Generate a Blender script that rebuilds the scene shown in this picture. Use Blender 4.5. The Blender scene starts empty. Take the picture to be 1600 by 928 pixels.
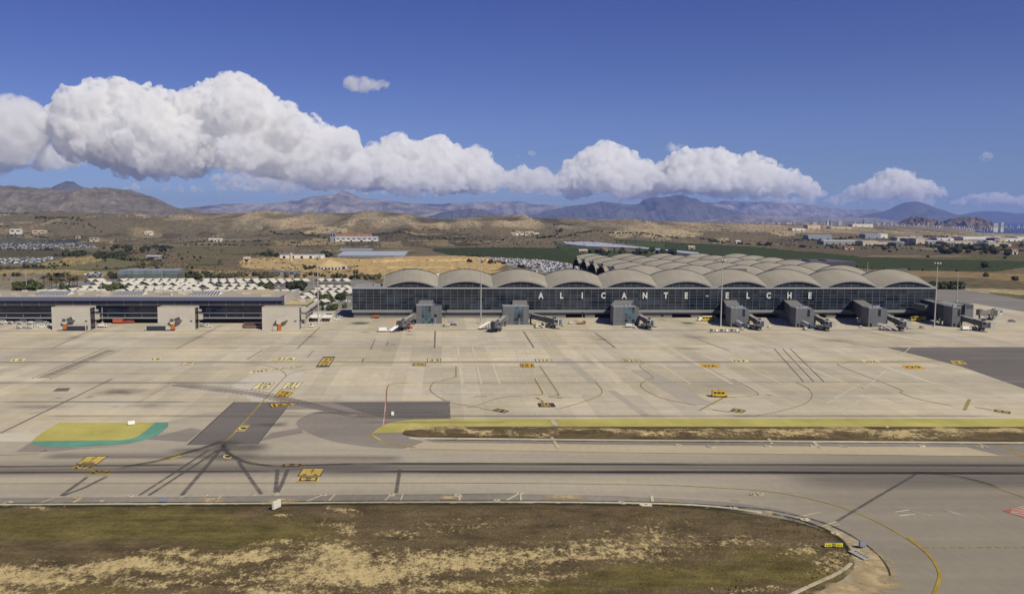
import bpy, bmesh, math, random
import numpy as np
from mathutils import Vector, Matrix, noise as mnoise

# ------------------------------------------------------------------ camera
F, CX, CY, HC = 1300.0, 690.0, 464.0, 66.0
YH = 343.0
TH = math.atan((CY - YH) / F)
SC = bpy.context.scene
cam_d = bpy.data.cameras.new("camera")
cam = bpy.data.objects.new("camera", cam_d)
SC.collection.objects.link(cam)
cam.location = (0, 0, HC)
cam.rotation_euler = (math.pi / 2 - TH, 0, 0)
cam_d.sensor_fit = 'HORIZONTAL'
cam_d.sensor_width = 36.0
cam_d.lens = 36.0 * F / 1600.0
cam_d.shift_x = (800 - CX) / 1600.0
cam_d.clip_start = 1.0
cam_d.clip_end = 300000.0
SC.camera = cam
SC.render.resolution_x, SC.render.resolution_y = 1024, 593

# ------------------------------------------------------------------ light
SUN = Vector((0.56, -0.74, 0.86)).normalized()
SUN_EL = math.asin(SUN.z)
SUN_ROT = math.atan2(SUN.x, SUN.y)
world = bpy.data.worlds.new("World")
SC.world = world
world.use_nodes = True
nt = world.node_tree
bg = nt.nodes["Background"]
sky = nt.nodes.new("ShaderNodeTexSky")
sky.sky_type = 'NISHITA'
sky.sun_disc = False
sky.sun_elevation = SUN_EL
sky.sun_rotation = SUN_ROT
sky.altitude = 5000
sky.air_density = 1.0
sky.dust_density = 0.0
sky.ozone_density = 3.0
# the air of that day: a deep, slightly violet blue overhead, greyer towards the horizon
tc = nt.nodes.new("ShaderNodeTexCoord")
sep = nt.nodes.new("ShaderNodeSeparateXYZ")
nt.links.new(tc.outputs["Generated"], sep.inputs[0])
ramp = nt.nodes.new("ShaderNodeValToRGB")
nt.links.new(sep.outputs[2], ramp.inputs[0])
el = ramp.color_ramp.elements
el[0].position, el[0].color = 0.015, (0.585, 0.55, 0.565, 1)
el[1].position, el[1].color = 0.26, (0.57, 0.555, 0.97, 1)
e = el.new(0.11); e.color = (0.74, 0.67, 0.85, 1)
tint = nt.nodes.new("ShaderNodeMix")
tint.data_type = 'RGBA'
tint.blend_type = 'MULTIPLY'
tint.inputs[0].default_value = 1.0
nt.links.new(sky.outputs[0], tint.inputs[6])
nt.links.new(ramp.outputs[0], tint.inputs[7])
nt.links.new(tint.outputs[2], bg.inputs[0])
bg.inputs[1].default_value = 0.092
sun_d = bpy.data.lights.new("sun", 'SUN')
sun_d.energy = 4.9
sun_d.angle = math.radians(0.53)
sun_d.color = (1.0, 0.93, 0.77)
sun = bpy.data.objects.new("sun", sun_d)
SC.collection.objects.link(sun)
sun.rotation_euler = (-SUN).to_track_quat('-Z', 'Y').to_euler()
vs = SC.view_settings
SC.display_settings.display_device = 'sRGB'
vs.view_transform = 'Standard'
vs.look = 'None'
vs.exposure = 0.0
vs.gamma = 1.0
vs.use_curve_mapping = False
cy = SC.cycles
cy.use_denoising = True
try:
    cy.denoiser = 'OPENIMAGEDENOISE'
except Exception:
    pass
cy.volume_step_rate = 3.0
cy.volume_max_steps = 256
cy.max_bounces = 24
cy.diffuse_bounces = 3
cy.glossy_bounces = 3
cy.transparent_max_bounces = 12
cy.transmission_bounces = 3
cy.volume_bounces = 8
cy.sample_clamp_indirect = 8.0
cy.caustics_reflective = False
cy.caustics_refractive = False

# ------------------------------------------------------------------ placing helpers
ST, CT = math.sin(TH), math.cos(TH)
def ray(px, py):
    u, v = (px - CX) / F, -(py - CY) / F
    return Vector((u, v * ST + CT, v * CT - ST))
def G(px, py, z=0.0):
    d = ray(px, py)
    t = (z - HC) / d.z
    return Vector((d.x * t, d.y * t, z))
def A(px, py, Y):
    d = ray(px, py)
    t = Y / d.y
    return Vector((d.x * t, Y, HC + d.z * t))
def Zat(py, Y):
    return A(CX, py, Y).z
def Xat(px, py, Y):
    return A(px, py, Y).x
# ------------------------------------------------------------------ mesh helpers
class MB:
    """collects faces; build() links them as one mesh object"""
    def __init__(s):
        s.v, s.f, s.m, s.uv = [], [], [], []
    def face(s, pts, mi=0, uv=None):
        b = len(s.v)
        s.v.extend([tuple(p) for p in pts])
        s.f.append(tuple(range(b, b + len(pts))))
        s.m.append(mi)
        s.uv.append(uv)
    def mesh(s, vs_, fs_, mi=0):
        b = len(s.v)
        s.v.extend([tuple(p) for p in vs_])
        for f in fs_:
            s.f.append(tuple(b + i for i in f))
            s.m.append(mi)
            s.uv.append(None)
    def box(s, x0, x1, y0, y1, z0, z1, mi=0):
        v = [(x0,y0,z0),(x1,y0,z0),(x1,y1,z0),(x0,y1,z0),(x0,y0,z1),(x1,y0,z1),(x1,y1,z1),(x0,y1,z1)]
        s.mesh(v, [(0,3,2,1),(4,5,6,7),(0,1,5,4),(1,2,6,5),(2,3,7,6),(3,0,4,7)], mi)
    def prism(s, poly, z0, z1, mi=0):
        n = len(poly)
        v = [(p[0], p[1], z0) for p in poly] + [(p[0], p[1], z1) for p in poly]
        fs = [tuple(range(n - 1, -1, -1)), tuple(range(n, 2 * n))]
        fs += [(i, (i + 1) % n, n + (i + 1) % n, n + i) for i in range(n)]
        s.mesh(v, fs, mi)
    def profile(s, prof, y0, y1, mi=0):
        """side profile (x,z) counter-clockwise seen from -Y, extruded from y0 to y1"""
        n = len(prof)
        v = [(p[0], y0, p[1]) for p in prof] + [(p[0], y1, p[1]) for p in prof]
        fs = [tuple(range(n)), tuple(range(2 * n - 1, n - 1, -1))]
        fs += [((i + 1) % n, i, n + i, n + (i + 1) % n) for i in range(n)]
        s.mesh(v, fs, mi)
    def beam(s, p0, p1, w, h, mi=0):
        """a box section running from p0 to p1 (centre line), w wide and h tall"""
        p0, p1 = Vector(p0), Vector(p1)
        d = (p1 - p0).normalized()
        side = d.cross(Vector((0, 0, 1)))
        if side.length < 1e-4:
            side = Vector((1, 0, 0))
        side.normalize()
        up = side.cross(d).normalized()
        v = []
        for p in (p0, p1):
            for a, b in ((-1, -1), (1, -1), (1, 1), (-1, 1)):
                v.append(p + side * (a * w / 2) + up * (b * h / 2))
        s.mesh(v, [(0,1,2,3),(7,6,5,4),(0,4,5,1),(1,5,6,2),(2,6,7,3),(3,7,4,0)], mi)
    def cyl(s, p0, p1, r0, r1=None, n=10, mi=0):
        p0, p1 = Vector(p0), Vector(p1)
        r1 = r0 if r1 is None else r1
        d = (p1 - p0).normalized()
        a = d.orthogonal().normalized()
        b = d.cross(a)
        v = []
        for p, r in ((p0, r0), (p1, r1)):
            for i in range(n):
                t = 2 * math.pi * i / n
                v.append(p + a * (r * math.cos(t)) + b * (r * math.sin(t)))
        fs = [tuple(range(n - 1, -1, -1)), tuple(range(n, 2 * n))]
        fs += [(i, (i + 1) % n, n + (i + 1) % n, n + i) for i in range(n)]
        s.mesh(v, fs, mi)
    def ribbon(s, pts, w, z, closed=False, mi=0, uvw=True):
        """flat strip of width w along world points"""
        P = [Vector((p[0], p[1])) for p in pts]
        n = len(P)
        L, R = [], []
        for i in range(n):
            a = P[max(0, i - 1)]
            b = P[min(n - 1, i + 1)]
            t = (b - a)
            if t.length < 1e-6:
                t = Vector((1, 0))
            t.normalize()
            nn = Vector((-t.y, t.x))
            ww = w[i] if isinstance(w, (list, tuple)) else w
            L.append(P[i] + nn * ww / 2)
            R.append(P[i] - nn * ww / 2)
        d = [0.0]
        for i in range(1, n):
            d.append(d[-1] + (P[i] - P[i - 1]).length)
        T = d[-1] or 1
        for i in range(n - 1):
            s.face([(*R[i], z), (*R[i+1], z), (*L[i+1], z), (*L[i], z)], mi,
                   [(0, d[i]/T), (0, d[i+1]/T), (1, d[i+1]/T), (1, d[i]/T)])
    def build(s, name, mats, parent=None, smooth=False, off=None):
        me = bpy.data.meshes.new(name)
        v = s.v
        if off is not None:
            v = [(a - off[0], b - off[1], c - off[2]) for a, b, c in v]
        me.from_pydata(v, [], s.f)
        mats = mats if isinstance(mats, (list, tuple)) else [mats]
        for m in mats:
            me.materials.append(m)
        if len(mats) > 1:
            me.polygons.foreach_set("material_index", s.m)
        if any(u for u in s.uv):
            ul = me.uv_layers.new(name="UVMap")
            k = 0
            for f, u in zip(s.f, s.uv):
                for j in range(len(f)):
                    if u:
                        ul.data[k].uv = u[j]
                    k += 1
        if smooth:
            me.polygons.foreach_set("use_smooth", [True] * len(me.polygons))
        me.update()
        o = bpy.data.objects.new(name, me)
        SC.collection.objects.link(o)
        if parent:
            o.parent = parent
        return o

def tag(o, label=None, cat=None, group=None, kind=None):
    if label: o["label"] = label
    if cat: o["category"] = cat
    if group: o["group"] = group
    if kind: o["kind"] = kind
    return o
def thing(name, label, cat, loc=(0, 0, 0), rz=0.0, group=None):
    o = bpy.data.objects.new(name, None)
    SC.collection.objects.link(o)
    o.location = loc
    o.rotation_euler = (0, 0, rz)
    o.empty_display_size = 0.1
    return tag(o, label, cat, group)
def kids(o):
    return [c for c in ALLK.get(o.name, [])]
def copy_thing(root, parts, loc, rz=0.0, scale=None, label=None, group=None):
    """copy of a thing: parts = list of (object, [sub-parts])"""
    r = root.copy()
    SC.collection.objects.link(r)
    r.location = loc
    r.rotation_euler = (0, 0, rz)
    if scale is not None:
        r.scale = scale if isinstance(scale, (tuple, list)) else (scale,) * 3
    if label: r["label"] = label
    if group: r["group"] = group
    for p, subs in parts:
        c = p.copy()
        SC.collection.objects.link(c)
        c.parent = r
        for q in subs:
            d = q.copy()
            SC.collection.objects.link(d)
            d.parent = c
    return r

# ------------------------------------------------------------------ numpy noise
def _h(ix, iy, seed):
    n = (ix.astype(np.int64) * 374761393 + iy.astype(np.int64) * 668265263 + seed * 974634777) & 0xFFFFFFFF
    n = ((n ^ (n >> 13)) * 1274126177) & 0xFFFFFFFF
    n = n ^ (n >> 16)
    return (n & 0xFFFFFF) / float(0xFFFFFF)
def vnoise(x, y, seed=0):
    x0, y0 = np.floor(x), np.floor(y)
    fx, fy = x - x0, y - y0
    fx = fx * fx * fx * (fx * (fx * 6 - 15) + 10)
    fy = fy * fy * fy * (fy * (fy * 6 - 15) + 10)
    a, b = _h(x0, y0, seed), _h(x0 + 1, y0, seed)
    c, d = _h(x0, y0 + 1, seed), _h(x0 + 1, y0 + 1, seed)
    return (a * (1 - fx) + b * fx) * (1 - fy) + (c * (1 - fx) + d * fx) * fy
def fbm(x, y, seed=0, oc=4, gain=0.5):
    x, y = np.asarray(x, float), np.asarray(y, float)
    t, amp, tot = 0, 1.0, 0
    for i in range(oc):
        t = t + amp * vnoise(x * 2 ** i + 17.3 * i, y * 2 ** i - 9.1 * i, seed + i)
        tot += amp
        amp *= gain
    return t / tot
def ridged(x, y, seed=0, oc=4):
    t, amp, tot = 0, 1.0, 0
    for i in range(oc):
        t = t + amp * (1 - np.abs(2 * vnoise(x * 2 ** i + 5.7 * i, y * 2 ** i + 3.3 * i, seed + i) - 1))
        tot += amp
        amp *= 0.5
    return t / tot
def sstep(a, b, x):
    t = np.clip((np.asarray(x, float) - a) / (b - a), 0, 1)
    return t * t * (3 - 2 * t)
def inpoly(px, py, poly):
    px, py = np.asarray(px, float), np.asarray(py, float)
    r = np.zeros(px.shape, bool)
    n = len(poly)
    for i in range(n):
        x1, y1 = poly[i]
        x2, y2 = poly[(i + 1) % n]
        if y1 == y2:
            continue
        c = ((y1 > py) != (y2 > py)) & (px < (x2 - x1) * (py - y1) / (y2 - y1) + x1)
        r ^= c
    return r

# ------------------------------------------------------------------ materials
def nodes(m):
    m.use_nodes = True
    n = m.node_tree
    b = n.nodes["Principled BSDF"]
    return n, b
def N(n, t, **kw):
    x = n.nodes.new("ShaderNode" + t)
    for k, v in kw.items():
        setattr(x, k, v)
    return x
def L(n, a, b):
    n.links.new(a, b)
def math_(n, op, a, b=None, c=None):
    x = N(n, "Math", operation=op)
    for i, v in enumerate((a, b, c)):
        if v is None:
            continue
        if isinstance(v, (int, float)):
            x.inputs[i].default_value = v
        else:
            L(n, v, x.inputs[i])
    return x.outputs[0]
def pos(n, sc=(1, 1, 1)):
    g = N(n, "NewGeometry")
    v = N(n, "VectorMath", operation='MULTIPLY')
    L(n, g.outputs["Position"], v.inputs[0])
    v.inputs[1].default_value = sc
    return v.outputs[0]
def noise(n, vec, scale=1.0, detail=3.0, rough=0.55, dim='3D'):
    x = N(n, "TexNoise")
    x.inputs["Scale"].default_value = scale
    x.inputs["Detail"].default_value = detail
    x.inputs["Roughness"].default_value = rough
    L(n, vec, x.inputs["Vector"])
    return x.outputs[0]
def rng(n, v, a, b, c, d, smooth=False):
    x = N(n, "MapRange")
    if smooth:
        x.interpolation_type = 'SMOOTHSTEP'
    L(n, v, x.inputs[0])
    for i, k in enumerate((a, b, c, d)):
        x.inputs[1 + i].default_value = k
    return x.outputs[0]
def mixc(n, fac, a, b, mode='MIX'):
    x = N(n, "Mix", data_type='RGBA', blend_type=mode)
    if isinstance(fac, (int, float)):
        x.inputs[0].default_value = fac
    else:
        L(n, fac, x.inputs[0])
    for i, v in ((6, a), (7, b)):
        if isinstance(v, tuple):
            x.inputs[i].default_value = (*v, 1) if len(v) == 3 else v
        else:
            L(n, v, x.inputs[i])
    return x.outputs[2]
def grey(n, v):
    x = N(n, "CombineColor")
    for i in range(3):
        L(n, v, x.inputs[i])
    return x.outputs[0]
MATS = {}
def M(name, col, rough=0.7, metal=0.0, spec=0.3, var=0.12, vs_=0.6, stretch=(1, 1, 1)):
    if name in MATS:
        return MATS[name]
    m = bpy.data.materials.new(name)
    n, b = nodes(m)
    v = rng(n, noise(n, pos(n, stretch), vs_, 4.0, 0.6), 0.25, 0.75, 1 - var, 1 + var)
    L(n, mixc(n, 1.0, (col[0], col[1], col[2]), grey(n, v), 'MULTIPLY'), b.inputs["Base Color"])
    b.inputs["Roughness"].default_value = rough
    b.inputs["Metallic"].default_value = metal
    b.inputs["Specular IOR Level"].default_value = spec
    MATS[name] = m
    return m
def glassM(name, col, rough=0.12, spec=0.5, cell=(4.8, 2.0), var=0.5):
    """dark reflecting glazing with pane-to-pane difference"""
    m = bpy.data.materials.new(name)
    n, b = nodes(m)
    p = pos(n, (1 / cell[0], 1 / cell[0], 1 / cell[1]))
    fl = N(n, "VectorMath", operation='FLOOR')
    L(n, p, fl.inputs[0])
    w = N(n, "TexWhiteNoise")
    L(n, fl.outputs[0], w.inputs["Vector"])
    big = noise(n, pos(n, (0.03, 0.03, 0.12)), 1.0, 2.0)
    k = math_(n, 'MULTIPLY', rng(n, w.outputs[0], 0, 1, 1 - var, 1 + var), rng(n, big, 0.3, 0.7, 0.7, 1.35))
    L(n, mixc(n, 1.0, col, grey(n, k), 'MULTIPLY'), b.inputs["Base Color"])
    b.inputs["Roughness"].default_value = rough
    b.inputs["Specular IOR Level"].default_value = spec
    return m
# ------------------------------------------------------------------ the land: one terrain sheet
CREST = [(-400,333),(0,333),(60,333),(130,335),(200,337),(260,338),(300,335),(350,334),(400,333),(450,335),(500,336),(560,334),(610,334),
         (650,337),(680,342),(700,342.5),(720,341),(760,339),(800,338.5),(850,341),(900,343),(960,344.5),(1010,345),(1060,347),(1100,348.5),
         (1150,350),(1200,351),(1300,352.5),(1350,354),(1400,357),(1450,360),(1500,363),(1530,365.5),(1600,366.5),(1700,368),(2200,372)]
CPX = np.array([c[0] for c in CREST], float)
CZ = np.array([Zat(c[1], 4000.0) for c in CREST])
def tz(X, Y):
    X, Y = np.asarray(X, float), np.asarray(Y, float)
    px = CX + F * X / np.maximum(Y, 1)
    zc = np.interp(px, CPX, CZ)
    up = sstep(2150, 3900, Y) ** 1.25
    dn = sstep(4100, 6200, Y)
    r = 0.45 * ridged(X / 620.0 + 3, Y / 1500.0, 11, 4) + 0.55 * ridged(X / 230.0, Y / 700.0, 19, 4)
    r2 = fbm(X / 210.0, Y / 420.0, 5, 3)
    amp = np.interp(px, [-400, 600, 900, 1150, 1300], [60, 58, 48, 22, 8])
    z = zc * up + (r - 0.62) * amp * 1.7 * sstep(2100, 3300, Y) * (1 - 0.75 * sstep(3500, 3950, Y) * (1 - dn)) + (r2 - 0.5) * 9 * sstep(2300, 3600, Y) * (1 - 0.6 * sstep(3500, 3950, Y))
    far = np.interp(px, [-400, 900, 1150, 1420, 1560, 2200], [10, 10, 22, 10, -30, -30])
    z = z * (1 - dn) + far * dn
    sea = sstep(1490, 1560, px) * sstep(4300, 5600, Y)
    z = z * (1 - sea) - 75 * sea
    return z - 0.35
# land cover on the plain: polygons in ground positions taken from photo pixels
LAND = [  # (colour, polygon, edge softness)
 ((0.165,0.13,0.08), [(-300,372),(1900,372),(1900,450),(-300,450)]),
 ((0.17,0.135,0.075), [(-300,398),(300,398),(560,396),(560,436),(-300,450)]),
 ((0.15,0.125,0.08), [(-300,362),(60,362),(180,366),(330,372),(520,374),(700,372),(780,374),(700,382),(400,382),(-300,378)]),
 ((0.115,0.09,0.055), [(380,376),(700,372),(790,378),(680,390),(520,388),(380,388)]),
 ((0.30,0.23,0.13), [(425,379),(530,377),(535,383),(430,383)]),
 ((0.20,0.16,0.10), [(-300,373),(0,373),(160,376),(165,380),(60,379),(-300,380)]),
 ((0.09,0.09,0.085), [(-300,378),(40,377),(148,378),(150,388),(90,391),(-300,391)]),
 ((0.13,0.11,0.055), [(-300,390),(100,391),(150,396),(120,402),(40,402),(-300,402)]),
 ((0.13,0.125,0.11), [(-300,402),(90,401),(110,400),(85,406),(55,413),(-300,416)]),
 ((0.32,0.245,0.11), [(110,402),(150,398),(168,404),(150,411),(100,417),(50,416)]),
 ((0.075,0.078,0.032), [(-300,418),(60,416),(110,416),(150,410),(170,402),(230,404),(250,412),(190,420),(130,422),(-300,424)]),
 ((0.33,0.25,0.12), [(-300,424),(40,421),(110,421),(180,424),(180,430),(90,428),(-300,432)]),
 ((0.22,0.19,0.14), [(-300,430),(90,427),(60,440),(40,452),(-300,452)]),
 ((0.055,0.065,0.028), [(280,384),(420,386),(425,396),(380,398),(300,400),(270,394)]),
 ((0.16,0.12,0.075), [(260,396),(400,398),(380,418),(290,418),(250,410)]),
 ((0.06,0.07,0.03), [(300,405),(350,404),(352,414),(296,415)]),
 ((0.44,0.315,0.15), [(382,404),(430,402),(520,402),(560,404),(640,400),(760,400),(793,403),(796,408),(770,422),(720,427),(640,424),(580,420),(520,424),(450,425),(378,420)]),
 ((0.46,0.34,0.17), [(498,404),(515,402),(530,406),(545,415),(490,415)]),
 ((0.33,0.245,0.125), [(300,421),(450,424),(600,423),(700,426),(700,436),(560,434),(300,432)]),
 ((0.42,0.31,0.15), [(560,420),(700,421),(800,424),(720,431),(560,430)]),
 ((0.22,0.165,0.10), [(380,418),(480,424),(440,430),(380,426)]),
 ((0.15,0.12,0.08), [(610,385),(690,388),(700,396),(640,400),(600,396)]),
 ((0.028,0.05,0.018), [(676,390),(730,387.5),(800,387.5),(905,389),(930,392),(960,410),(960,425),(910,415),(860,408),(800,405),(760,401),(700,398)]),
 ((0.22,0.19,0.13), [(840,393),(905,390),(918,393),(880,396)]),
 ((0.028,0.05,0.018), [(958,377),(1025,378),(1100,381),(1200,387.5),(1250,393),(1300,396.5),(1350,402),(1450,406),(1600,409),(1900,413),(1900,427),(1600,418),(1560,424),(1450,423.5),(1360,420),(1300,413),(1200,404),(1120,399),(1060,392),(1000,384)]),
 ((0.026,0.046,0.018), [(860,378),(900,385),(960,392),(1040,397),(1100,402),(1100,412),(900,410),(870,392)]),
 ((0.30,0.25,0.15), [(1068,391),(1100,390),(1135,392),(1100,394)]),
 ((0.125,0.098,0.062), [(1195,376),(1900,372),(1900,412),(1600,408.5),(1450,405.5),(1360,401),(1300,396),(1240,391)]),
 ((0.10,0.10,0.04), [(1480,398),(1600,400),(1900,402),(1900,408),(1600,406),(1500,404)]),
 ((0.24,0.175,0.09), [(1405,424),(1450,424),(1560,426),(1900,436),(1900,444),(1600,440),(1520,434),(1420,432)]),
 ((0.13,0.105,0.06), [(1430,430),(1530,436),(1600,442),(1900,450),(1900,462),(1600,452),(1500,450),(1440,440)]),
 ((0.36,0.29,0.17), [(1505,451),(1560,452),(1640,456),(1900,464),(1900,470),(1600,461),(1520,456)]),
 ((0.13,0.12,0.06), [(1540,456),(1600,461),(1900,470),(1900,480),(1600,468)]),
]
BARE = [(800,364,820,368),(955,360,1005,372),(985,358,1100,374),(1112,372,1140,380),(1210,360,1250,370),(220,362,245,366),(470,356,550,365),(800,361,812,370)]
def build_terrain():
    pys = np.concatenate([np.linspace(1010, 470, 28), np.arange(468, 372, -0.55), np.arange(372, 353, -0.32)])
    Ys = [G(CX, p).y for p in pys]
    y = Ys[-1]
    while y < 60000:
        y *= 1.012 if y < 6500 else 1.05
        Ys.append(y)
    Ys = np.array([30.0, 60.0, 100.0] + Ys)
    us = np.arange(-420, 2000, 2.6)
    PX, YY = np.meshgrid(us, Ys)
    XX = (PX - CX) / F * np.maximum(YY, 400) * (1 + 0.0)
    ZZ = tz(XX, YY)
    nr, nc = YY.shape
    # screen row of a flat-ground point, used only to look the land cover up
    gy = CY - F * ((0 - HC) * CT + YY * ST) / (YY * CT - (0 - HC) * ST)
    wx = (fbm(XX / 60, YY / 160, 3, 3) - 0.5) * 22
    wy = (fbm(XX / 90, YY / 260, 4, 3) - 0.5) * 3.0
    qx, qy = CX + F * XX / YY + wx, gy + wy * np.clip((gy - 355) / 60, 0.15, 1)
    col = np.empty((nr, nc, 3))
    n1 = fbm(XX / 260, YY / 700, 21, 4)
    hill_a, hill_b = np.array((0.275, 0.218, 0.142)), np.array((0.165, 0.138, 0.09))
    t = sstep(0.38, 0.62, n1)[..., None]
    col[:] = hill_a * t + hill_b * (1 - t)
    gul = 0.55 * ridged(XX / 230.0, YY / 700.0, 19, 3) + 0.45 * ridged(XX / 95.0, YY / 260.0, 23, 3)   # relief shading put into the colour: dark scrubby gullies, pale bare crests
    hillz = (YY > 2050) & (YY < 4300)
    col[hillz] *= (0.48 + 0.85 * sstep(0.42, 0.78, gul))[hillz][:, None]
    for c, poly in LAND:
        k = inpoly(qx, qy, poly)
        col[k] = c
    # strips and small plots inside the plain
    plot = _h(np.floor(XX / 70 + fbm(XX/300, YY/300, 8, 2) * 4), np.floor(YY / 130), 77)
    plain = (qy > 373) & (qy < 398) & (XX < 100)
    col[plain & (plot > 0.72)] *= 0.62
    col[plain & (plot < 0.16)] = (0.22, 0.175, 0.10)
    sy = CY - F * ((ZZ - HC) * CT + YY * ST) / (YY * CT - (ZZ - HC) * ST)
    sx = CX + F * XX / (YY * CT - (ZZ - HC) * ST)
    bn = fbm(XX / 45, YY / 120, 31, 3)
    for x0, y0, x1, y1 in BARE:   # quarried, bare slopes
        e = ((sx - (x0 + x1) / 2) / ((x1 - x0) / 2)) ** 2 + ((sy - (y0 + y1) / 2) / ((y1 - y0) / 2)) ** 2
        k = (e + (bn - 0.5) * 2.2 < 0.9) & (YY > 1500) & (YY < 4000)
        col[k] = (0.40, 0.32, 0.19)
    path = np.abs(fbm(XX / 500, YY / 900, 41, 3) - 0.5) < 0.006
    col[path & (YY > 1500) & (YY < 3900)] = (0.30, 0.24, 0.15)
    far = sstep(4500, 6500, YY)[..., None]
    tn = fbm(XX / 300, YY / 400, 51, 4)[..., None]
    col = col * (1 - far) + far * (np.array((0.20, 0.16, 0.13)) * tn + np.array((0.16, 0.15, 0.13)) * (1 - tn))
    v = np.stack([XX, YY, ZZ], -1).reshape(-1, 3)
    idx = np.arange(nr * nc).reshape(nr, nc)
    fc = np.stack([idx[:-1, :-1], idx[:-1, 1:], idx[1:, 1:], idx[1:, :-1]], -1).reshape(-1, 4)
    me = bpy.data.meshes.new("terrain")
    me.vertices.add(len(v))
    me.vertices.foreach_set("co", v.ravel())
    me.loops.add(fc.size)
    me.loops.foreach_set("vertex_index", fc.ravel())
    me.polygons.add(len(fc))
    me.polygons.foreach_set("loop_start", np.arange(0, fc.size, 4))
    me.polygons.foreach_set("loop_total", np.full(len(fc), 4))
    me.polygons.foreach_set("use_smooth", np.ones(len(fc), bool))
    me.update(calc_edges=True)
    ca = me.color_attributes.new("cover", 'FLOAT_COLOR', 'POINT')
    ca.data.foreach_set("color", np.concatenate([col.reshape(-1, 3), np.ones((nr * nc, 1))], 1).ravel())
    m = bpy.data.materials.new("dry_land")
    n, b = nodes(m)
    at = N(n, "Attribute", attribute_name="cover")
    a = rng(n, noise(n, pos(n, (0.11, 0.05, 0.1)), 1.0, 5.0, 0.65), 0.28, 0.72, 0.62, 1.4)
    sp = rng(n, noise(n, pos(n, (0.16, 0.055, 0.1)), 1.0, 3.0, 0.6), 0.52, 0.66, 1.0, 0.58)
    hu = rng(n, noise(n, pos(n, (0.012, 0.006, 0.01)), 1.0, 3.0, 0.6), 0.3, 0.7, 0.0, 1.0)
    c = mixc(n, 1.0, at.outputs["Color"], grey(n, math_(n, 'MULTIPLY', a, sp)), 'MULTIPLY')
    c = mixc(n, 1.0, c, mixc(n, hu, (1.08, 1.0, 0.9), (0.92, 1.0, 0.98)), 'MULTIPLY')
    L(n, c, b.inputs["Base Color"])
    b.inputs["Roughness"].default_value = 0.95
    b.inputs["Specular IOR Level"].default_value = 0.1
    bp = N(n, "Bump")
    bp.inputs["Strength"].default_value = 0.6
    bp.inputs["Distance"].default_value = 3.0
    L(n, noise(n, pos(n, (0.05, 0.03, 0.05)), 1.0, 5.0, 0.6), bp.inputs["Height"])
    L(n, bp.outputs[0], b.inputs["Normal"])
    me.materials.append(m)
    o = bpy.data.objects.new("terrain", me)
    SC.collection.objects.link(o)
    tag(o, kind="structure")
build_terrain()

# sea beyond the coast
sm = bpy.data.materials.new("sea_water")
n, b = nodes(sm)
b.inputs["Base Color"].default_value = (0.03, 0.055, 0.095, 1)
b.inputs["Roughness"].default_value = 0.35
bp = N(n, "Bump"); bp.inputs["Strength"].default_value = 0.5
L(n, noise(n, pos(n, (0.02, 0.01, 0.02)), 1.0, 4.0), bp.inputs["Height"]); L(n, bp.outputs[0], b.inputs["Normal"])
mb = MB(); mb.face([(1500, 4800, -43), (34000, 4800, -43), (34000, 33500, -43), (1500, 33500, -43)])
tag(mb.build("sea", sm), kind="structure")

# ------------------------------------------------------------------ mountains
def rock(name, ca, cb, sc):
    m = bpy.data.materials.new(name)
    n, b = nodes(m)
    k = rng(n, noise(n, pos(n, (sc, sc * 0.7, sc * 2.2)), 1.0, 6.0, 0.65), 0.36, 0.64, 0, 1)
    k2 = rng(n, noise(n, pos(n, (sc * 6, sc * 4, sc * 9)), 1.0, 4.0, 0.6), 0.3, 0.7, 0.7, 1.3)
    L(n, mixc(n, 1.0, mixc(n, k, ca, cb), grey(n, k2), 'MULTIPLY'), b.inputs["Base Color"])
    b.inputs["Roughness"].default_value = 0.95
    b.inputs["Specular IOR Level"].default_value = 0.1
    return m
def ridge(prof, D, depth, mat, seed, rough=0.42, nx=340, ny=90, power=1.15, cell=None, base=-60):
    xs = np.array([p[0] for p in prof], float)
    zs = np.array([Zat(p[1], D) for p in prof])
    u = np.linspace(xs[0], xs[-1], nx)
    v = np.linspace(-1, 1, ny)
    U, V = np.meshgrid(u, v)
    X = (U - CX) / F * D
    Y = D + V * depth / 2
    zc = np.interp(U, xs, zs) - base
    cell = cell or depth * 0.32
    rn = ridged(X / cell, Y / (cell * 1.5), seed, 5)
    rs = fbm(X / (cell * 0.16), X * 0 + 3.1, seed + 9, 3) - 0.5
    sh = 1 - np.abs(V) ** power
    r3 = ridged(X / (cell * 0.22), Y / (cell * 0.36), seed + 3, 4)
    sh = np.clip(sh + (0.72 * (rn - 0.66) + 0.34 * (r3 - 0.66)) * rough * 2.3 * np.clip(4 * sh * (1 - sh), 0, 1) ** 0.8, 0, 1.04)
    Z = base + zc * sh * (1 + rs * 0.09)
    vv = np.stack([X, Y, Z], -1).reshape(-1, 3)
    idx = np.arange(nx * ny).reshape(ny, nx)
    fc = np.stack([idx[:-1, :-1], idx[:-1, 1:], idx[1:, 1:], idx[1:, :-1]], -1).reshape(-1, 4)
    me = bpy.data.meshes.new("mountain")
    me.from_pydata(vv.tolist(), [], fc.tolist())
    me.polygons.foreach_set("use_smooth", [True] * len(me.polygons))
    me.materials.append(mat)
    o = bpy.data.objects.new("mountain", me)
    SC.collection.objects.link(o)
    tag(o, kind="structure")
RB = rock("brown_rock", (0.195,0.162,0.13), (0.10,0.092,0.072), 0.005)
RG = rock("pale_rock", (0.30,0.255,0.22), (0.095,0.088,0.075), 0.002)
RD = rock("dark_rock", (0.115,0.105,0.10), (0.07,0.07,0.062), 0.002)
RC = rock("crag_rock", (0.19,0.135,0.10), (0.075,0.065,0.052), 0.014)
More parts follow.
